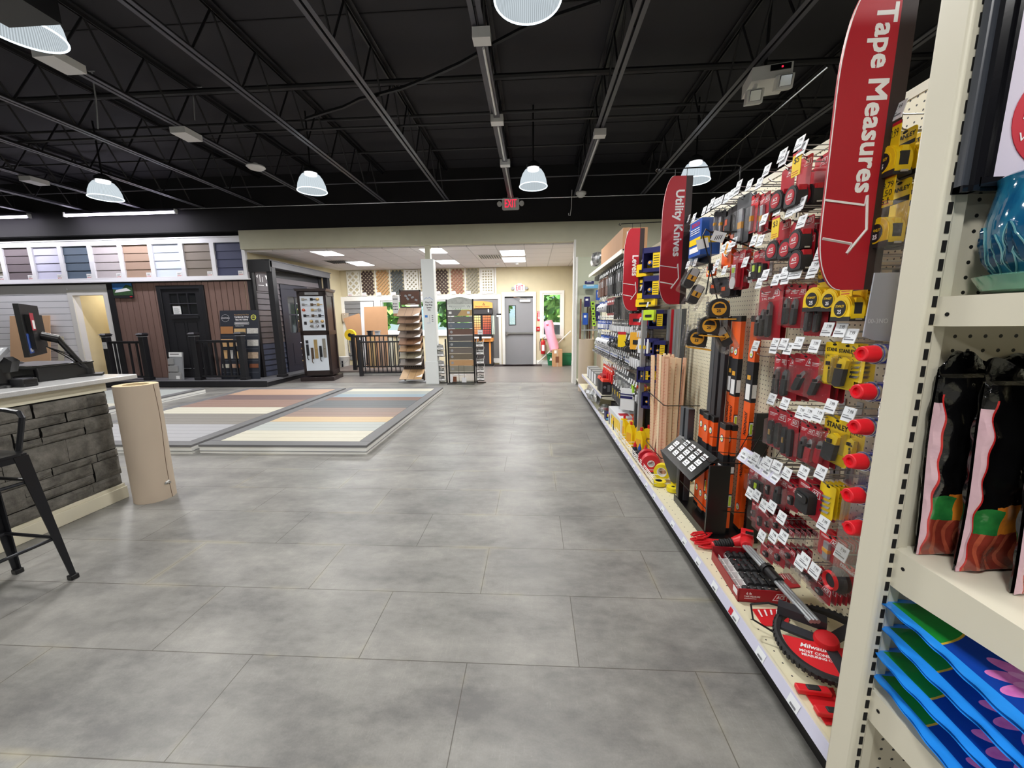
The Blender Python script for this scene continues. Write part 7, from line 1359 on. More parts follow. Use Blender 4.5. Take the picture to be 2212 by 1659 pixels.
b = MB(); b.tube([(1.24, 3.32, .78), (.99, 3.32, .78), (.98, 3.3, .77), (.98, 2.9, .74), (1.0, 2.88, .74), (1.24, 2.88, .74)], .004, 'wire_black', 5); b.tube([(1.24, 3.32, .34), (.99, 3.32, .34), (.98, 3.3, .33), (.98, 2.9, .32), (1.24, 2.88, .32)], .004, 'wire_black', 5); tag(b.build('wire_holder'), 'black wire holder loops around the yardstick bundle', 'holder')
# aluminium straightedges in the same bay
for i, (y, w, m, l) in enumerate(((3.40, .055, 'alu', 'wide aluminium straightedge left of the red one'), (3.32, .02, 'ace_red', 'tall dark red straightedge'), (3.24, .05, 'alu', 'wide aluminium straightedge right of the red one'), (3.16, .04, 'alu', 'narrower aluminium straightedge, third from the left'), (3.08, .03, 'slate_bar2', 'slim dark straightedge behind the clamshell tapes'))):
    b = MB(); b.bx(-.01, .01, -w / 2, w / 2, 0, 1.46 - DZ, m); b.bx(-.014, -.01, -w / 2, -w / 2 + .008, 0, 1.46 - DZ, m); b.bx(-.014, -.01, w / 2 - .008, w / 2, 0, 1.46 - DZ, m); o = b.build('straightedge', loc=(1.16, y, DZ)); tag(o, l, 'straightedge')
b = MB(); b.bx(-.02, .02, -.02, .02, 0, 1.46 - DZ, 'alu'); tag(b.build('metal_upright', loc=(.98, 3.52, DZ)), 'grey steel channel standing left of the yardsticks', 'channel')
# --- navy boxed goods
def navybox(p, s, l):
    t = thing('navy_box', l, 'boxed tool', p, R(-35)); w, d, h = .10 * s, .10 * s, .125 * s; b = MB(); b.bx(-w / 2, w / 2, -d / 2, d / 2, h * .78, h, 'deep_navy'); b.bx(-w / 2, w / 2, -d / 2, d / 2, 0, h * .16, 'deep_navy'); b.bx(-w / 2, w / 2, d / 2 - .006, d / 2, 0, h, 'deep_navy'); b.bx(-w / 2, -w / 2 + .012, -d / 2, d / 2, 0, h, 'deep_navy'); b.build('carton', t)
    b = MB(); b.bx(w * .06, w * .42, -d / 2 + .004, -d / 2 + .006, h * .14, h * .84, 'stan_yellow'); [b.bx(w * .1, w * .38, -d / 2 + .0034, -d / 2 + .004, h * (.24 + .1 * k), h * (.27 + .1 * k), 'ink') for k in range(5)]; b.build('label', t)
    b = MB(); b.cyl((-w * .15, d * .2, h * .35), (-w * .15, -d * .25, h * .4), .014 * s, 'deep_blue', 10); b.cyl((-w * .15, -d * .25, h * .4), (-w * .15, -d * .34, h * .41), .008 * s, 'amber', 10); b.build('tool', t)
i = 0
names = ('in the top navy group above the channel', 'upper of the navy column beside the grey channel', 'second row of the navy column, left', 'second row of the navy column, right', 'third row navy box, leftmost', 'third row navy box, middle', 'third row navy box, right', 'lowest row navy box, left', 'lowest row navy box, right', 'hidden half navy box at the very top')
for (p, s), nm in zip((((1.045,3.5,1.557), 1.5), ((1.095,3.5,1.295), 1.35), ((1.072,3.5,1.058), 1.25), ((1.092,3.38,1.06), 1.1), ((1.001,3.5,0.821), 1.1), ((1.053,3.46,0.827), 1.1), ((1.096,3.42,0.833), 1.1), ((1.05,3.48,0.586), 1.15), ((1.098,3.44,0.595), 1.15), ((1.04,3.5,1.778), 1.6)), names): navybox(p, s, 'navy open carton with yellow label, ' + nm)
for i, (bx_, l) in enumerate((((3.607,1.864,0.162,0.106,), 'yellow saw handle pack in the upper row beside the Levels sign'), ((3.658,1.732,0.128,0.058,), 'small yellow pack beside the Levels sign'), ((3.625,1.613,0.157,0.108,), 'tall yellow tool pack left of the yellow square frame'), ((3.521,1.557,0.209,0.066,), 'yellow open square frame pack'), ((3.526,1.209,0.116,0.13,), 'yellow topped pack with a white blade'), ((3.704,1.259,0.188,0.162,), 'orange and black pack left of it'), ((3.681,1.434,0.242,0.107,), 'red and white striped pack above the orange one'), ((3.404,1.459,0.109,0.086,), 'yellow green slim pack next to the white and navy carton'))):
    y, z, w, h = bx_; w = max(.03, w); m = ('stan_yellow', 'stan_yellow', 'stan_yellow', 'stan_yellow', 'brush_white', 'amber', 'mil_red', 'vial_green')[i]; t = thing('hand_tool_pack', l, 'tool pack', (1.0, y, z), GR + R(35)); b = MB(); b.prism(rrect(max(w, .03), h, .008, 2, 0, -h / 2), -.03, 0, m); b.build('tool', t); b = MB(); b.bx(-w * .3, w * .3, -.034, -.03, -h * .7, -h * .45, 'ink' if i != 4 else 'stan_yellow'); b.build('label', t)
    hook(y, z, 'steel peg hook with a price tag holding the ' + l)
# --- big white tote box and black pedestal display
t = thing('white_carton', 'white carton with a black tool picture and red print on the deck', 'carton', (1.03, 4.12, DZ)); b = MB(); b.bx(-.15, .17, -.28, .36, 0, .20, 'brush_white'); b.build('box', t); b = MB(); b.prism(rrect(.15, .09, .03, 3, -.03, .12), -.2815, -.28, 'ink'); b.bx(-.08, .02, -.283, -.2815, .08, .09, 'ace_red')
for (x0, x1, y0, y1, m) in ((-.12, -.02, -.1, .0, 'ace_red'), (.0, .12, -.2, -.02, 'level_orange'), (-.1, .05, -.25, -.22, 'ace_red'), (.03, .13, .1, .2, 'ink')): b.bx(x0, x1, y0, y1, .2, .2012, m)
b.add([(-.151, -.2, .03), (-.151, .2, .05), (-.151, .2, .15), (-.151, -.2, .17)], [(0, 1, 2, 3)], 'stan_yellow'); b.build('print', t)
t = thing('pedestal_display', 'round black pedestal display with a blue and white sign panel', 'display stand', (1.06, 3.72, DZ)); b = MB(); b.cyl((0, 0, 0), (0, 0, .47), .085, 'black_gloss', 24); b.cyl((0, 0, .47), (0, 0, .49), .10, 'black_plastic', 24); b.build('column', t)
b = MB(); b.box((-.12, .10, .42), (.16, .008, .22), 'brush_white', rz=-.6, ry=0); b.box((-.1225, .097, .44), (.16, .008, .025), 'deep_navy', rz=-.6); b.box((-.1225, .097, .47), (.16, .008, .012), 'deep_navy', rz=-.6); b.build('sign_panel', t)
for i, (x, y, m, l) in enumerate(((.99, 3.80, 'lime', 'bright green marking pack on the black pedestal'), (1.02, 3.74, 'orange_red', 'coral marking pack on the black pedestal'), (1.04, 3.67, 'amber', 'amber marking pack on the black pedestal, left'), (1.10, 3.67, 'amber', 'amber marking pack on the black pedestal, right'), (1.08, 3.78, 'hot_pink', 'pink marking pack at the back of the black pedestal'))): b = MB(); b.prism(rrect(.045, .085, .008, 3, 0, .0425), -.02, .02, m); tag(b.build('marking_pack', loc=(x, y, DZ + .49)), l, 'marking pack')
t = thing('navy_carton', 'small navy carton with a yellow patch on the base deck', 'carton', (.90, 4.62, DZ)); b = MB(); b.bx(-.035, .06, -.05, .05, 0, .09, 'deep_navy'); b.bx(-.02, .04, -.051, -.05, .05, .08, 'stan_yellow'); b.bx(-.03, .05, -.0512, -.05, .01, .03, 'sky_blue'); b.build('box', t)
t = thing('dark_carton', 'row of dark small cartons under the second shelf', 'carton', (1.12, 4.75, DZ)); b = MB(); b.bx(-.1, .1, -.1, .3, 0, .14, 'ink'); b.build('box', t)
# clear bags
def crumple(name, lbl, c, s, m, seed, n=26, col2=None):
    g = random.Random(seed); t = thing(name, lbl, 'plastic bag', c); b = MB(); ph = [g.uniform(0, 6) for _ in range(6)]
    b.lathe([(.02, -s[2]), (s[0] * .7, -s[2] * .8), (s[0], -s[2] * .2), (s[0] * .95, s[2] * .3), (s[0] * .6, s[2] * .8), (.01, s[2])], m, n, wob=lambda a, z: 1 + .28 * math.sin(3 * a + ph[0] + 22 * z) + .2 * math.sin(7 * a + ph[1] - 31 * z) + .12 * math.sin(13 * a + ph[2] + 60 * z)); b.v = [(x, y * s[1] / s[0], z) for x, y, z in b.v]; b.build('bag', t)
    if col2: b = MB(); b.box((0.02, 0, 0), (s[0] * .9, s[1] * .9, s[2] * .5), col2, rz=.5, ry=.3); b.build('contents', t)
crumple('clear_bag', 'heap of clear crinkled bags hanging over the deck edge at the far end', (.88, 5.60, .30), (.09, .38, .10), 'clear_bag', 3, 40, 'brush_white'); crumple('clear_bag', 'clear bag with a red strip lying under the second shelf', (.95, 4.98, .21), (.08, .16, .07), 'clear_bag', 5, 30, 'ace_red'); crumple('clear_bag', 'clear crinkled bag hanging off the top shelf', (.95, 6.15, 2.28), (.07, .22, .10), 'clear_bag', 9, 30, 'brush_white')
# --- second shelf with battery boxes
t = thing('low_shelf', 'short cream shelf above the base deck at the far bays', 'shelf', (0, 0, 0)); b = MB(); b.bx(.88, XP - .01, 4.95, 6.95, .385, .40, 'gondola'); b.bx(.872, .88, 4.95, 6.95, .36, .402, 'gondola'); b.add([(.872, 4.95, .36), (XP, 4.95, .30), (XP, 4.95, .402), (.872, 4.95, .402)], [(0, 1, 2, 3)], 'gondola'); b.build('shelf_board', t); b = MB(); b.bx(.864, .872, 4.95, 6.95, .362, .40, 'rail_lilac'); b.build('price_rail', t)
for i, (x, y, l) in enumerate(((.95, 5.1, 'black box with a red peaked top, nearest on the second shelf'), (1.08, 5.1, 'black box with a red peaked top, second one to the right'), (.95, 5.32, 'black box with a red peaked top behind the nearest'), (1.08, 5.32, 'black box with a red peaked top, back right'))):
    t = thing('respirator_box', l, 'box', (x, y, .40), group='black boxes with red tops'); b = MB(); b.bx(-.055, .055, -.09, .09, 0, .17, 'ink'); b.build('box', t); b = MB(); b.prism([(-.058, .17), (.058, .17), (.04, .20), (-.045, .205)], -.09, .09, 'orange_red'); b.build('top', t); b = MB(); b.prism(disc(.018, 14, -.025, .1), -.092, -.09, 'ink_grey'); b.bx(.01, .045, -.092, -.09, .04, .13, 'tool_grey'); b.build('print', t)
for i, y in enumerate((5.75, 6.0, 6.25, 6.5)): b = MB(); b.bx(-.05, .12, -.09, .09, 0, .19, 'block_grey'); b.bx(-.052, -.05, -.08, .08, .02, .17, 'brush_white'); tag(b.build('grey_carton', loc=(.96, y, .40)), ('nearest', 'second', 'third', 'farthest')[i] + ' grey carton in the row on the second shelf', 'carton', 'grey cartons on the second shelf')
b = MB(); b.bx(-.1, .12, -.12, .12, 0, .03, 'box_red'); tag(b.build('red_tray', loc=(1.02, 5.25, .61)), 'shallow red tray lying on top of the black boxes', 'tray')
# --- top shelf with brown carton
t = thing('top_shelf', 'cream shelf projecting from the gondola top at the far bays', 'shelf', (0, 0, 0)); b = MB(); b.bx(.93, XP, 4.25, 6.70, 2.09, 2.105, 'gondola'); b.bx(.92, .93, 4.25, 6.70, 2.06, 2.107, 'gondola'); b.add([(.93, 4.25, 2.06), (XP, 4.25, 1.98), (XP, 4.25, 2.105), (.93, 4.25, 2.105)], [(0, 1, 2, 3)], 'gondola'); b.build('shelf_board', t)
b = MB(); b.bx(1.0, XP, 4.3, 4.9, 2.03, 2.05, 'alu')
for k in range(14): b.bx(1.0, XP, 4.5 + k * .16, 4.51 + k * .16, 1.99, 2.06, 'alu')
b.build('bracket', t)
t = thing('carton', 'long brown carton with a white label on the top shelf behind the Levels sign', 'carton', (1.08, 5.0, 2.107)); b = MB(); b.bx(-.12, .14, -.6, .75, 0, .24, 'cardboard'); b.build('box', t); b = MB(); b.bx(-.08, .02, -.602, -.6, .12, .2, 'paper'); b.build('label', t)
# --- far bays: hanging safety gear, row by row
def glasses_pack():
    t = thing('safety_glasses', 'x', 'safety glasses'); b = MB()
    for s in (-1, 1): b.prism([(s * .005, -.06), (s * .035, -.055), (s * .058, -.075), (s * .05, -.1), (s * .02, -.105), (s * .006, -.09)], -.03, -.022, 'clear_bag')
    b.tube([(-.06, .0, -.07), (-.055, -.028, -.066), (0, -.034, -.06), (.055, -.028, -.066), (.06, 0, -.07)], .004, 'rubber', 5); b.build('glasses', t); b = MB(); b.prism(rrect(.07, .05, .006, 2, 0, -.02), -.001, 0, 'brush_white'); b.bx(-.03, .03, -.0015, -.001, -.03, -.02, 'deep_blue'); b.build('card', t); return t
def mask_pack():
    t = thing('dust_mask', 'x', 'dust mask'); b = MB(); b.M = Matrix.Translation((0, -.01, -.09)) @ Matrix.Rotation(R(90), 4, 'X'); b.lathe([(.055, 0), (.05, .02), (.03, .042), (0, .05)], 'brush_white', 18); b.build('mask', t); b = MB(); b.cyl((0, -.055, -.09), (0, -.062, -.09), .01, 'ink', 10); b.build('valve', t); b = MB(); b.prism(rrect(.1, .06, .006, 2, 0, -.025), -.001, 0, 'deep_blue'); b.bx(-.04, .02, -.002, -.001, -.035, -.02, 'paper'); b.build('card', t); return t
def muff_pack():
    t = thing('ear_muffs', 'x', 'ear muffs'); b = MB(); b.tube([(.05 * math.cos(R(a)), -.03, -.06 + .06 * math.sin(R(a))) for a in range(0, 181, 20)], .005, 'rubber', 6); b.build('headband', t)
    for s in (-1, 1): b = MB(); b.cyl((s * .03, -.03, -.075), (s * .058, -.03, -.075), .03, 'tool_grey' if s < 0 else 'rubber', 14); b.build('ear_cup', t)
    return t
def bag_pack(m='rubber', m2='brush_white', w=.1, h=.24):
    t = thing('bagged_gear', 'x', 'bagged gear'); b = MB(); b.prism([(-w / 2, -h), (w / 2, -h), (w * .45, -h * .4), (w * .3, -.02), (0, .008), (-w * .3, -.02), (-w * .45, -h * .4)], -.03, -.003, m); b.build('gear', t, bev=.01); b = MB(); b.prism([(-w * .1, -h * .5), (w * .1, -h * .5), (w * .15, -h * .15), (-w * .15, -h * .15)], -.033, -.03, m2); b.build('label', t); b = MB(); b.prism(rrect(w * 1.1, h, .01, 2, 0, -h / 2), -.04, 0, 'clear_plastic'); b.build('bag', t, smooth=False); return t
def strip_pack(m, w=.05, h=.2, m2='paper'):
    t = thing('carded_item', 'x', 'carded item'); b = MB(); b.prism(rrect(w, h, .006, 2, 0, -h / 2 + .006), -.002, 0, m); b.build('card', t); b = MB(); b.prism(rrect(w * .6, h * .45, .006, 2, 0, -h * .6), -.018, -.002, m2); b.bx(-w * .35, w * .35, -.003, -.002, -h * .22, -h * .12, 'paper' if m != 'paper' else 'ink'); b.build('item', t); return t
rows = [ # (z, y0, y1, step, builder, copies deep, words, category)
 (1.93, 4.10, 5.10, .14, lambda: bag_pack('rubber', 'brush_white', .11, .26), 3, 'black knee pad set in a clear bag, top row of the far bays', 'knee pads'),
 (1.93, 5.25, 5.95, .12, lambda: bag_pack('wood_dark', 'brush_white', .09, .24), 3, 'brown leather glove pair in a bag, top row of the far bays', 'gloves'),
 (1.62, 3.95, 4.75, .11, lambda: bag_pack('rubber', 'rubber', .10, .24), 3, 'black hanging strap pack, second row of the far bays', 'strap pack'),
 (1.64, 4.85, 5.25, .13, lambda: strip_pack('box_red', .08, .22, 'rubber'), 3, 'narrow red edged black pack, second row of the far bays', 'tool pack'),
 (1.62, 5.35, 5.95, .15, mask_pack, 3, 'white dust mask on a blue card, second row of the far bays', 'dust mask'),
 (1.36, 3.95, 5.15, .10, lambda: strip_pack('tool_grey', .07, .15, 'brush_white'), 3, 'grey and white carded plug pack, middle row of the far bays', 'plug pack'),
 (1.36, 5.25, 5.95, .13, lambda: strip_pack('deep_blue', .09, .13, 'brush_white'), 3, 'small blue and white carded pack, middle row of the far bays', 'carded pack'),
 (1.15, 4.0, 5.0, .13, muff_pack, 3, 'dark ear muffs hanging in the middle row of the far bays', 'ear muffs'),
 (1.15, 5.1, 5.95, .13, mask_pack, 3, 'white valved mask hanging in the middle row of the far bays', 'dust mask'),
 (.97, 4.0, 6.2, .095, glasses_pack, 3, 'clear safety glasses hanging in the long lower row', 'safety glasses'),
 (.76, 4.9, 5.5, .1, lambda: strip_pack('orange_red', .06, .2, 'mil_red'), 3, 'bright red ear plug pack in the lowest row', 'plug pack'),
 (.78, 4.0, 4.8, .1, lambda: strip_pack('tool_grey', .07, .2, 'clear_bag'), 3, 'grey clear pack hanging in the lowest row', 'clear pack'),
 (.58, 4.05, 4.75, .12, lambda: bag_pack('slate_bar', 'stan_yellow', .07, .15), 2, 'slim grey bagged tool at the near end of the low shelf', 'bagged tool'),
]
g = random.Random(77)
for (z, y0, y1, st, mk, deep, words, cat) in rows:
    p = mk(); p['category'] = cat; y = y0
    while y < y1 - 1e-6:
        if y > 4.99 and z < .7: break
        for d in range(deep): place(p, (.985 + .055 * d, y + g.uniform(-.006, .006), z), (0, R(g.uniform(-6, 6)), GR + R(g.uniform(-14, 22))), words, words)
        hook(y, z, 'peg hook with a small white tag over the ' + words, group='hooks over the ' + words); y += st
# second, higher detail filler between the signs (y 3.0 .. 3.9)
for (z, y0, y1, st, m, h, words) in ((1.95, 3.75, 4.05, .09, 'rubber', .2, 'dark bagged tool left of the Levels sign, top row'), (1.33, 3.62, 3.95, .08, 'tool_grey', .14, 'grey carded tool above the navy column'), (1.08, 3.62, 3.95, .08, 'slate_bar', .2, 'dark slim carded tool left of the navy column'), (.72, 3.66, 3.95, .09, 'tool_grey', .14, 'small grey carded tool above the black pedestal')):
    p = strip_pack(m, .05, h, 'brush_white' if m != 'rubber' else 'clear_bag'); p['category'] = 'tool pack'; y = y0
    while y < y1: put(p, y, z, .985, 3, words, .05, words); hook(y, z, 'peg hook with a white tag over the ' + words, group='hooks over the ' + words); y += st
t = thing('promo_card', 'yellow and red sale card hanging below the Levels sign', 'sale card', (.93, 4.15, 1.22), GR + R(40)); b = MB(); b.bx(-.05, .05, -.001, .001, -.13, .0, 'stan_yellow'); b.bx(-.05, .05, -.0015, .001, 0, .03, 'ink_red'); b.build('card', t)
# --- end of run: sage pegboard, broom handles, big paper tubes
t = thing('end_panel', 'pale sage pegboard panel facing the aisle at the far end of the gondola', 'pegboard panel', (0, 0, 0)); b = MB(); b.bx(.88, 1.9, 8.2, 8.22, .12, 2.62, 'peg_sage'); b.bx(.87, .90, 8.17, 8.23, 0, 2.62, 'white_trim'); b.build('panel', t); b = MB(); b.bx(.9, 1.5, 7.8, 8.2, .10, .125, 'gondola'); b.bx(.9, 1.5, 7.78, 7.8, .0, .125, 'rail_lilac'); b.bx(.95, 1.5, 7.85, 8.2, 0, .1, 'dark_kick'); b.build('base_shelf', t)
paper_roll((.975, 6.85 - .0, 0), .95, .135, .115, 'large upright paper roll at the far end of the gondola, partly behind clear bags', tear=False) if False else None
t = thing('paper_roll', 'large upright brown paper tube at the far end of the gondola', 'paper roll', (1.00, 7.42, 0)); b = MB(); b.lathe([(.12, .0), (.145, 0), (.145, 1.0), (.12, 1.0), (.12, .5)], 'kraft', 40); b.build('tube', t)
t = thing('paper_roll', 'second brown paper tube standing right behind the first', 'paper roll', (1.36, 7.5, 0)); b = MB(); b.lathe([(.12, .0), (.145, 0), (.145, .98), (.12, .98), (.12, .5)], 'kraft', 40); b.build('tube', t)
for i, (x, y, h, m, l) in enumerate(((.95, 8.05, 1.78, 'wood_dark', 'dark brown broom handle at the left edge of the sage panel'), (1.10, 8.1, 1.62, 'bronze', 'brown broom handle behind the paper tube, left'), (1.15, 8.12, 1.60, 'wood_dark', 'brown broom handle behind the paper tube, middle'), (1.22, 8.1, 1.62, 'yard_wood', 'tan broom handle behind the paper tube'), (1.04, 8.05, 1.4, 'alu', 'silver pole with a blue end against the sage panel'), (1.32, 8.05, 1.9, 'alu', 'pale squeegee pole right of the broom handles'))): b = MB(); b.cyl((0, 0, .126), (.01, .02, h), .016, m, 10); tag(b.build('broom_handle', loc=(x, y, 0)), l, 'broom handle')
for i, (x, z, w, h, m, l) in enumerate(((1.08, 1.72, .11, .20, 'deep_navy', 'navy blue carded item on the sage panel, upper left'), (1.05, 1.38, .10, .24, 'deep_blue', 'royal blue carded item on the sage panel, lower left'), (1.15, 2.02, .30, .07, 'sky_blue', 'long light blue mop cover lying across the sage panel top'), (1.12, 2.1, .18, .06, 'deep_navy', 'small purple navy pack on top of the blue mop cover'), (1.3, 1.5, .09, .34, 'deep_navy', 'tall blue and white carded item on the sage panel'), (1.3, 1.85, .08, .2, 'deep_blue', 'blue carded item above the tall one'), (1.42, 2.16, .14, .07, 'sky_blue', 'light blue duster at the end of the top hooks'))):
    t = thing('cleaning_pack', l, 'cleaning item', (x, 8.05, z)); b = MB(); b.prism(rrect(w, h, .012, 3), -.03, .03, m); b.build('pack', t); b = MB(); b.bx(-w * .3, w * .2, -.032, -.03, h * .1, h * .3, 'paper'); b.build('label', t)
for k in range(5): b = MB(); b.prism(rrect(.07, .085, .006, 2), -.01, .01, 'lime'); b.bx(-.02, .02, -.011, -.01, -.02, .02, 'ink'); tag(b.build('sponge_pack', loc=(1.19 + .008 * k, 8.0, 1.68 - .10 * k)), ('topmost', 'second', 'third', 'fourth', 'lowest')[k] + ' lime green pack of the hanging strip on the sage panel', 'sponge', 'lime packs on the hanging strip')
b = MB(); b.bx(.98, 1.3, 7.98, 8.02, 1.14, 1.165, 'alu'); tag(b.build('squeegee_blade'), 'short silver squeegee blade across the broom handles', 'squeegee')

# ================================================================ endcap in the right foreground
EY = .72
t = thing('endcap_unit', 'cream slotted endcap upright with its pegboard back and three shelves at the right', 'shelving unit', (0, 0, 0))
b = MB(); b.bx(.677, .704, EY, .778, 0, 2.4, 'gondola'); u_ = b.build('upright', t, bev=.006, seg=3)
b = MB()
for k in range(62): z = .16 + k * .0305; b.bx(.6895, .6965, EY - .0012, EY + .002, z, z + .019, 'slot_dark')
b.build('slots', u_)
b = MB(); b.bx(.704, 1.7, EY + .012, EY + .02, .1, 2.4, 'peg_front'); b.bx(.704, .722, EY + .004, EY + .012, .1, 2.4, 'gondola'); b.build('back_panel', t)
def shelf(z, dep=.40, hb=.07, back=None):
    b = MB(); b.bx(.704, 1.7, EY - dep, EY + .01, z - .022, z, 'gondola'); b.bx(.704, 1.7, EY - dep - .004, EY - dep, z - .04, z + .002, 'gondola'); s = b.build('shelf_board', t)
    b = MB(); b.add([(.698, EY, z), (.698, EY - dep, z), (.698, EY - dep, z - .04), (.698, EY - .03, z - hb), (.698, EY, z - hb), (.704, EY, z), (.704, EY - dep, z), (.704, EY - dep, z - .04), (.704, EY - .03, z - hb), (.704, EY, z - hb)], [(0, 4, 3, 2, 1), (5, 6, 7, 8, 9), (0, 1, 6, 5), (3, 4, 9, 8), (2, 3, 8, 7), (1, 2, 7, 6)], 'gondola')
    b.cyl((.6978, EY - .02, z - .03), (.697, EY - .02, z - .03), .0035, 'slot_dark', 10); b.build('shelf_bracket', s, smooth=False)
shelf(1.428, .40, .05); shelf(.952, .40, .078); shelf(.632, .40, .07)
# framed poster
P('frame_black', (20, 20, 24), .15, var=0, coat=.6); P('frame_grey', (58, 62, 70), .35, var=.03); P('poster_paper', (216, 208, 226), .5, var=.02)
t = thing('poster_frame', 'tall glossy black framed poster with a red circle, cut by the right edge', 'framed poster', (.688, EY - .02, 1.592)); b = MB(); b.bx(0, .012, .004, .015, 0, .82, 'frame_grey'); b.bx(.012, .022, -.004, .015, 0, .82, 'frame_black'); b.bx(.022, .034, .001, .015, .01, .82, 'frame_black'); b.bx(.034, .040, -.003, .015, .012, .82, 'frame_black'); b.bx(.0, .8, 0, .015, 0, .01, 'frame_black'); b.bx(.02, .8, -.004, .015, .006, .02, 'frame_black'); b.build('frame', t)
b = MB(); b.bx(.038, .8, .004, .012, .018, .8, 'poster_paper'); p_ = b.build('poster', t)
b = MB(); b.M = Matrix.Translation((-.016, .016, 0)); b.prism(disc(.075, 40, .150, .105), -.0135, -.0125, 'ink_red'); b.text('HOT', .118, -.0135, .115, .034, 'paper', bold=.02, shear=.2, w=.062); b.text('VALID', .118, -.0135, .078, .018, 'paper', shear=.2, w=.064); b.text('&', .096, -.0125, .232, .024, 'ink', bold=.02); b.text('20', .100, -.0125, .206, .018, 'ink_grey', w=.022); b.text('A', .102, -.0125, .258, .024, 'ink', bold=.02); b.build('print', p_)
# blue glazed pot
def glaze():
    m = bpy.data.materials.new('glaze'); m.use_nodes = True; nt = m.node_tree; b = nt.nodes['Principled BSDF']; N = nt.nodes.new; L = nt.links.new; tc = N('ShaderNodeTexCoord'); mp = N('ShaderNodeMapping'); mp.inputs['Scale'].default_value = (9, 9, 2.5); L(tc.outputs['Object'], mp.inputs[0]); n = N('ShaderNodeTexNoise'); n.inputs['Scale'].default_value = 5; n.inputs['Detail'].default_value = 6; L(mp.outputs[0], n.inputs[0])
    cr = N('ShaderNodeValToRGB'); e = cr.color_ramp.elements; e[0].position = .3; e[0].color = [lin(c) for c in (14, 74, 120)] + [1]; e[1].position = .75; e[1].color = [lin(c) for c in (44, 138, 170)] + [1]; L(n.outputs['Fac'], cr.inputs[0]); L(cr.outputs[0], b.inputs['Base Color']); b.inputs['Roughness'].default_value = .07; b.inputs['Coat Weight'].default_value = 1; MATS['glaze'] = m
glaze(); P('glaze_pale', (112, 172, 178), .1, var=.15, coat=1); P('glaze_green', (96, 150, 128), .15, var=.08, coat=.8); P('glaze_dark', (14, 62, 92), .1, var=.1, coat=1)
t = thing('plant_pot', 'glossy blue ceramic plant pot with embossed leaves on the top shelf', 'plant pot', (.790, .642, 1.4285)); b = MB(); wv = lambda a, z: 1 + (.035 * math.sin(3 * a + .5) if z > .15 else .01 * math.sin(3 * a))
prof = [(0, .02), (.048, .02), (.058, .026), (.074, .05), (.082, .08), (.083, .11), (.079, .14), (.074, .165), (.076, .175), (.072, .178), (.068, .165), (.07, .12), (0, .1)]; b.lathe(prof, 'glaze', 64, wob=wv); b.build('pot', t)
b = MB(); g = random.Random(6)
def potr(z):
    for (r0, z0), (r1, z1) in zip(prof[2:8], prof[3:9]):
        if z0 <= z <= z1: return r0 + (r1 - r0) * (z - z0) / (z1 - z0)
    return .074
for ring, (zb, cnt, ln) in enumerate(((.03, 16, .040), (.045, 16, .045), (.06, 12, .045))):
    for k in range(cnt):
        a0 = 2 * math.pi * (k + .5 * ring) / cnt + g.uniform(-.05, .05); tl = g.uniform(-.35, .35); n = 9; ed = []; ins = []
        for i in range(n + 1):
            u = i / n; wdt = .0075 * math.sin(math.pi * min(1, u * .96 + .02)) ** .8; zc = zb + ln * u; aa = a0 + tl * u * .5
            for s, L_ in ((-1, ed), (1, ed)): pass
            r = potr(zc) * wv(aa, zc); ed.append((aa, zc, wdt, r))
        for s in (-1, 1): b.tube([((r + .001) * math.cos(aa + s * w / r), (r + .001) * math.sin(aa + s * w / r), z) for aa, z, w, r in ed], .0011, 'glaze_pale', 4)
        vs = []
        for aa, z, w, r in ed: vs += [((r + .0006) * math.cos(aa - w / r), (r + .0006) * math.sin(aa - w / r), z), ((r + .004) * math.cos(aa), (r + .004) * math.sin(aa), z), ((r + .0006) * math.cos(aa + w / r), (r + .0006) * math.sin(aa + w / r), z)]
        b.add(vs, [(3 * i + j, 3 * i + j + 1, 3 * i + j + 4, 3 * i + j + 3) for i in range(n) for j in (0, 1)], 'glaze_dark')
b.build('leaf_relief', t)
b = MB(); b.lathe([(0, .0), (.055, 0), (.075, .006), (.084, .022), (.087, .028), (.082, .03), (.07, .016), (0, .014)], 'glaze_green', 48, wob=lambda a, z: 1 + .02 * math.sin(4 * a)); b.build('saucer', t)
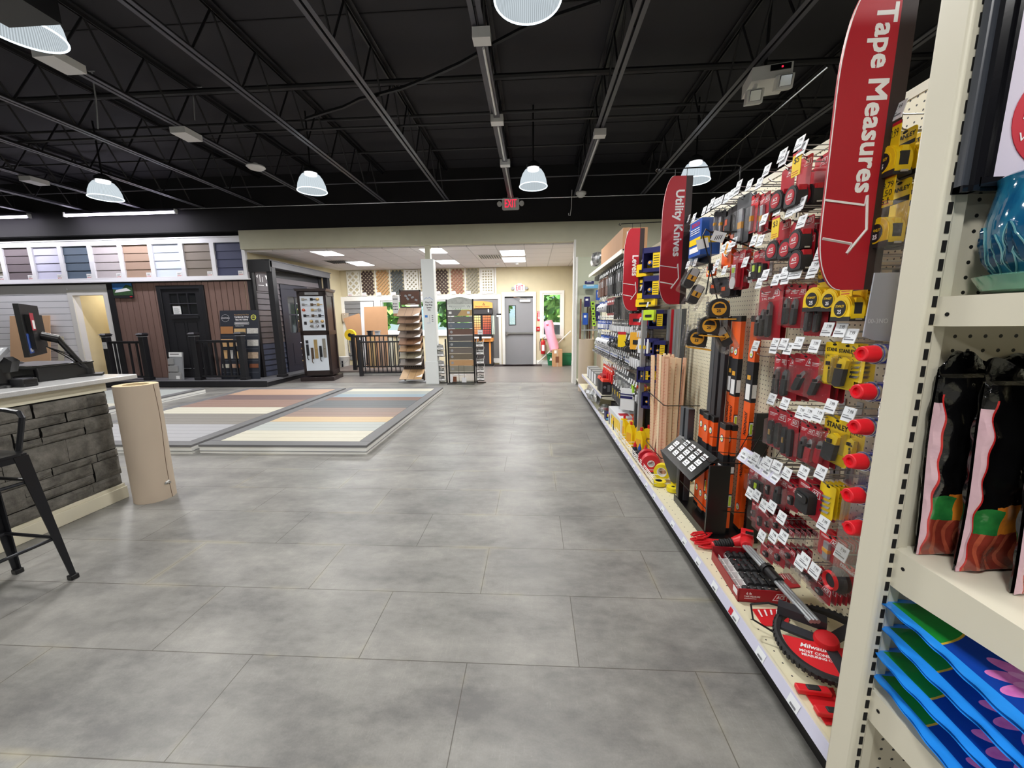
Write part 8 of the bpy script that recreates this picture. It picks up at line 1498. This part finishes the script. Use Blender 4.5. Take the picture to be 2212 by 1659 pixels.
# printed films: the artwork is a procedural function of the bag's own coordinates
class NX:
    def __init__(s, nt, so): s.nt, s.so = nt, so
    def op(s, o, b=0.0, c=None):
        n = s.nt.nodes.new('ShaderNodeMath'); n.operation = o
        for i, v in enumerate((s, b) if c is None else (s, b, c)):
            if isinstance(v, NX): s.nt.links.new(v.so, n.inputs[i])
            else: n.inputs[i].default_value = v
        return NX(s.nt, n.outputs[0])
    def __add__(s, b): return s.op('ADD', b)
    def __sub__(s, b): return s.op('SUBTRACT', b)
    def __mul__(s, b): return s.op('MULTIPLY', b)
    def lt(s, b): return s.op('LESS_THAN', b)
    def gt(s, b): return s.op('GREATER_THAN', b)
def film(name, base, layers, rough=.12, coat=.8, bump=.6, bscale=14):
    m = bpy.data.materials.new(name); m.use_nodes = True; nt = m.node_tree; bs = nt.nodes['Principled BSDF']; N = nt.nodes.new; L = nt.links.new
    tc = N('ShaderNodeTexCoord'); sp = N('ShaderNodeSeparateXYZ'); L(tc.outputs['Object'], sp.inputs[0]); x, y, z = [NX(nt, o) for o in sp.outputs]
    def noise(sc):
        n = N('ShaderNodeTexNoise'); n.inputs['Scale'].default_value = sc; n.inputs['Detail'].default_value = 4; L(tc.outputs['Object'], n.inputs[0]); return NX(nt, n.outputs['Fac'])
    cur = None
    for mask, c0, c1, sc in layers(x, y, z, noise):
        mx = N('ShaderNodeMix'); mx.data_type = 'RGBA'; mx.inputs[6].default_value = [lin(v) for v in c0] + [1]; mx.inputs[7].default_value = [lin(v) for v in c1] + [1]; L(noise(sc).op('MULTIPLY', 1.6).op('SUBTRACT', .3).so, mx.inputs[0]); col = mx.outputs[2]
        if cur is None: cur = N('ShaderNodeRGB'); cur.outputs[0].default_value = [lin(v) for v in base] + [1]; cur = cur.outputs[0]
        q = N('ShaderNodeMix'); q.data_type = 'RGBA'; L(mask.so, q.inputs[0]); L(cur, q.inputs[6]); L(col, q.inputs[7]); cur = q.outputs[2]
    L(cur, bs.inputs['Base Color']); bs.inputs['Roughness'].default_value = rough; bs.inputs['Coat Weight'].default_value = coat
    n2 = noise(bscale); bp = N('ShaderNodeBump'); bp.inputs['Strength'].default_value = bump; bp.inputs['Distance'].default_value = .01; L(n2.so, bp.inputs['Height']); L(bp.outputs[0], bs.inputs['Normal']); MATS[name] = m
def soil_art(x, y, z, noise):
    d = (noise(14) - .5) * .05; zz = z + d; xx = x + (noise(11) - .5) * .03
    ring = ((x - .10).op('POWER', 2.0) + (z - .045).op('POWER', 2.0)).op('SQRT') + (noise(20) - .5) * .012
    petal = (ring * 330.0).op('SINE')
    return [(zz.lt(.125) * xx.gt(.03), (232, 150, 50), (196, 96, 30), 18), (((xx - .03) * (xx - .03) * 9.0 + (zz - .085) * (zz - .085) * 7.0).lt(.0095) * xx.lt(.045), (58, 150, 70), (20, 84, 44), 30), ((zz - x * .12).lt(.072), (160, 66, 50), (104, 36, 30), 24), ((zz - x * .12).lt(.072) * petal.gt(.55), (198, 104, 74), (150, 60, 44), 24),
            (x.lt(.007) * z.lt(.29), (222, 188, 196), (206, 168, 178), 9), (x.gt(.007) * x.lt(.0095) * z.lt(.305), (206, 46, 44), (176, 36, 36), 9)]
film('soil_film', (11, 11, 12), soil_art, .10, .8, .9, 16)
def mix_art(x, y, z, noise):
    r = (x * x + y * y).op('SQRT') + (noise(6) - .5) * .004; fx = x - .090; fy = y + .205; fr = (fx * fx + fy * fy).op('SQRT'); fa = fy.op('ARCTAN2', fx); p1 = (fa * 6.0).op('COSINE').op('ABSOLUTE'); p2 = (fa * 6.0 + 1.57).op('COSINE').op('ABSOLUTE'); inn = x.gt(.018) * y.lt(-.012)
    return [(inn, (22, 74, 176), (14, 50, 140), 7), (inn * r.lt(.120), (206, 176, 60), (190, 160, 50), 9), (inn * r.lt(.1165), (36, 156, 60), (22, 120, 44), 8), (fr.lt(p1 * .026 + .042) * inn, (226, 140, 204), (196, 92, 172), 60), (fr.lt(p2 * .018 + .026) * inn, (240, 184, 224), (214, 120, 190), 60), (fr.lt(.013), (226, 196, 60), (190, 150, 40), 60)]
film('mix_film', (40, 142, 234), mix_art, .13, .7, .5, 12)
# black soil bags
P('bag_black', (12, 12, 13), .10, var=.1, coat=.8, bump=.9, bscale=14); P('bag_orange', (214, 120, 44), .16, var=.35, scale=14, coat=.7, bump=.6, bscale=14); P('bag_rose', (142, 56, 44), .14, var=.45, scale=22, coat=.8, bump=.6, bscale=14); P('bag_green', (44, 120, 58), .16, var=.3, scale=20, coat=.7); P('bag_stripe', (214, 178, 186), .25, var=.06); P('bag_redline', (196, 44, 44), .25, var=.05)
def soil_bag(x, y, z, w, h, seed, lbl, rot):
    t = thing('soil_bag', lbl, 'soil bag', (x, y, z), rot=rot); g = random.Random(seed); n, m_ = 54, 60; ph = [g.uniform(0, 6.28) for _ in range(8)]
    def pt(i, j, side):
        u, v = i / n, j / m_; px = (u ** 1.4 if u < .3 else u - .3 + .1854) * w + .003 * math.sin(6 * v + ph[0]); pz = v * h + (.008 * math.sin(7 * u + ph[1]) + .012 * math.sin(15 * u + ph[2]) if j >= m_ - 1 else 0)
        th = .024 * (math.sin(math.pi * min(.98, max(.02, u * .94 + .03))) ** .5) * (math.sin(math.pi * min(.99, max(.03, v * .85 + .04))) ** .6); th += .0035 * math.sin(22 * u + 9 * v + ph[3]) * math.sin(14 * v - 6 * u + ph[4]) + .002 * math.sin(40 * v + 12 * u + ph[5])
        if i in (0, n) or j in (0, m_): th = .002
        if j > m_ - 5: th = .003 + .007 * math.sin(16 * u + ph[6]) * (j - m_ + 5) / 5
        return (px, -th if side == 0 else th * .6 + .001, pz)
    for side in (0, 1):
        b = MB(); vs = [pt(i, j, side) for i in range(n + 1) for j in range(m_ + 1)]; grp = {}
        for i in range(n):
            for j in range(m_):
                u, v = (i + .5) / n, (j + .5) / m_; q = i * (m_ + 1) + j; f = (q, q + m_ + 1, q + m_ + 2, q + 1) if side == 0 else (q, q + 1, q + m_ + 2, q + m_ + 1)
                m = 'bag_black'
                if side == 0: m = 'soil_film'
                grp.setdefault(m, []).append(f)
        for m, fs in grp.items(): b.add(vs, fs, m)
        used = sorted({k for f in b.f for k in f}); re_ = {k: i for i, k in enumerate(used)}; b.v = [b.v[k] for k in used]; b.f = [[re_[k] for k in f] for f in b.f]
        b.build('front_film' if side == 0 else 'back_film', t)
    return t
soil_bag(.712, .700, .954, .30, .365, 1, 'black soil bag with orange rose print, leftmost and farthest back', (R(-2), 0, R(4))); soil_bag(.735, .652, .954, .30, .36, 2, 'black soil bag with orange rose print, middle of the three', (R(-2), R(1), R(6))); soil_bag(.762, .595, .954, .30, .355, 3, 'black soil bag with orange rose print, nearest at the right edge', (R(-2), R(1), R(8)))
b = MB(); b.tube([(.80, .585, 1.27), (.80, .57, 1.30), (.81, .57, 1.33), (.80, .575, 1.345)], .006, 'clear_bag', 6); b.tube([(.80, .585, 1.28), (.83, .57, 1.26), (.87, .56, 1.22)], .007, 'clear_bag', 6); tag(b.build('plastic_twist'), 'twisted clear plastic tie on top of the nearest black bag', 'plastic tie')
# blue potting mix bags
P('pm_blue', (38, 140, 232), .14, var=.12, scale=12, coat=.7, bump=.7, bscale=12); P('pm_navy', (20, 70, 170), .12, var=.12, scale=8, coat=.8, bump=.4, bscale=10); P('pm_green', (34, 150, 56), .14, var=.1, coat=.7); P('pm_pink', (224, 130, 196), .2, var=.3, scale=40, coat=.5); P('pm_rose', (190, 84, 160), .2, var=.2, coat=.5); P('pm_gold', (206, 176, 60), .3, var=.05); P('pm_white', (220, 232, 236), .3, var=0)
def mix_bag(z, seed, lbl, dx, rz, thk=.062):
    t = thing('potting_mix_bag', lbl, 'soil bag', (.70 + dx, .735, z), R(rz)); g = random.Random(seed); n, m_ = 84, 72; ph = [g.uniform(0, 6.28) for _ in range(8)]; LX, LY = .50, .44
    def H_(u, v): 
        e = (math.sin(math.pi * min(.985, max(.015, u))) ** .75) * (math.sin(math.pi * min(.985, max(.015, v))) ** .75); return e
    def pt(i, j, s):
        u, v = i / n, j / m_; w = H_(u, v); zz = thk / 2 + s * thk / 2 * w + .0018 * math.sin(30 * u + ph[0]) * math.sin(26 * v + ph[1]) * w
        x = u * LX + .003 * math.sin(11 * v + ph[2]) * (1 if i == 0 else .2); y = -v * LY - .005 * math.sin(11 * u + ph[3]) * (1 if j == 0 else 0)
        if i == 0 or j == 0: zz += .0015 * math.sin(50 * (u + v) + ph[4])
        return (x, y, zz)
    for s in (1, -1):
        b = MB(); vs = [pt(i, j, s) for i in range(n + 1) for j in range(m_ + 1)]; grp = {}
        for i in range(n):
            for j in range(m_):
                u, v = (i + .5) / n, (j + .5) / m_; q = i * (m_ + 1) + j; f = (q, q + 1, q + m_ + 2, q + m_ + 1) if s < 0 else (q, q + m_ + 1, q + m_ + 2, q + 1); m = 'pm_blue'
                if s > 0: m = 'mix_film'
                grp.setdefault(m, []).append(f)
        for m, fs in grp.items(): b.add(vs, fs, m)
        used = sorted({k for f in b.f for k in f}); re_ = {k: i for i, k in enumerate(used)}; b.v = [b.v[k] for k in used]; b.f = [[re_[k] for k in f] for f in b.f]; o = b.build('top_film' if s > 0 else 'bottom_film', t)
    b = MB()
    for s_, cx, cy, k in (('POTTING MIX', .25, -.115, .042), ('Miracle', .26, -.075, .02)):
        vs, fs = text_geo(s_, .01, 0); x0 = min(v[0] for v in vs); b.add([(cx - .12 + (x - x0) * k, cy + y * k, thk / 2 + thk / 2 * H_(min(.98, max(.02, (cx - .12 + (x - x0) * k) / LX)), min(.98, max(.02, -(cy + y * k) / LY))) + .0022) for x, y, _ in vs], fs, 'pm_white')
    b.build('lettering', t); return t
for i, (dx, rz, l) in enumerate(((-.004, -6, 'blue potting mix bag with pink flower, bottom of the stack'), (-.008, -5, 'blue potting mix bag with pink flower, second from the bottom'), (-.004, -6, 'blue potting mix bag with pink flower, third from the bottom'), (-.008, -5, 'blue potting mix bag with pink flower and green corner, top of the stack'))): mix_bag(.634 + i * .056, 30 + i, l, dx, rz)
# spray cans in a clip strip behind the upright
P('can_blue', (34, 44, 150), .2, metal=.2, coat=.6); P('cap_red', (226, 24, 40), .45, var=.02); P('cream_can', (222, 216, 190), .4)
P('clip_grey', (176, 178, 188), .3, var=.02); t = thing('clip_strip', 'clear and grey plastic strip with round holes holding the spray cans behind the upright', 'clip strip', (0, 0, 0)); b = MB(); b.bx(.69, .74, .845, .848, .80, 1.62, 'clear_plastic'); b.build('strip', t); b = MB(); b.prism([(.703, 1.484), (.78, 1.484), (.78, 1.34), (.72, 1.345), (.697, 1.353)], .86, .863, 'clip_grey'); b.text('00-3NO', .722, .86, 1.385, .014, 'tag_white', w=.04); b.build('header', t)
can = thing('spray_can', 'x', 'spray can', group='red capped spray cans in the clip strip'); b = MB(); k = Matrix.Rotation(R(90), 4, 'Y'); b.M = k; b.lathe([(0, .0), (.021, 0), (.0255, .006), (.0255, .14), (0, .14)], 'can_blue', 28); b.lathe([(.0215, -.001), (.0235, -.001), (.0235, .006), (.0215, .006)], 'chrome', 28); b.lathe([(.0245, .004), (.0262, .004), (.0262, .010), (.0255, .010)], 'chrome', 28); b.build('can', can)
b = MB(); b.M = k; b.lathe([(0, -.027), (.010, -.027), (.0105, -.0335), (.0165, -.034), (.0185, -.032), (.0215, -.002), (.0215, .001), (0, .001)], 'cap_red', 32); b.bx(-.003, .003, .0165, .020, -.034, -.015, 'cap_red'); b.build('cap', can)
for i, (p, l) in enumerate(zip([(0.688,0.83,1.319,),(0.689,0.83,1.24,),(0.694,0.83,1.164,),(0.695,0.83,1.087,),(0.7,0.83,1.009,),(0.713,0.83,0.932,)], ('topmost', 'second from the top', 'third from the top', 'fourth from the top', 'fifth from the top', 'lowest'))): place(can, (p[0] + .010, .83, p[2]), (0, R(2), R(6)), 'blue spray can with a red cap, ' + l + ' in the clip strip', 'red capped spray cans in the clip strip', scale=(.82, .82, .82))
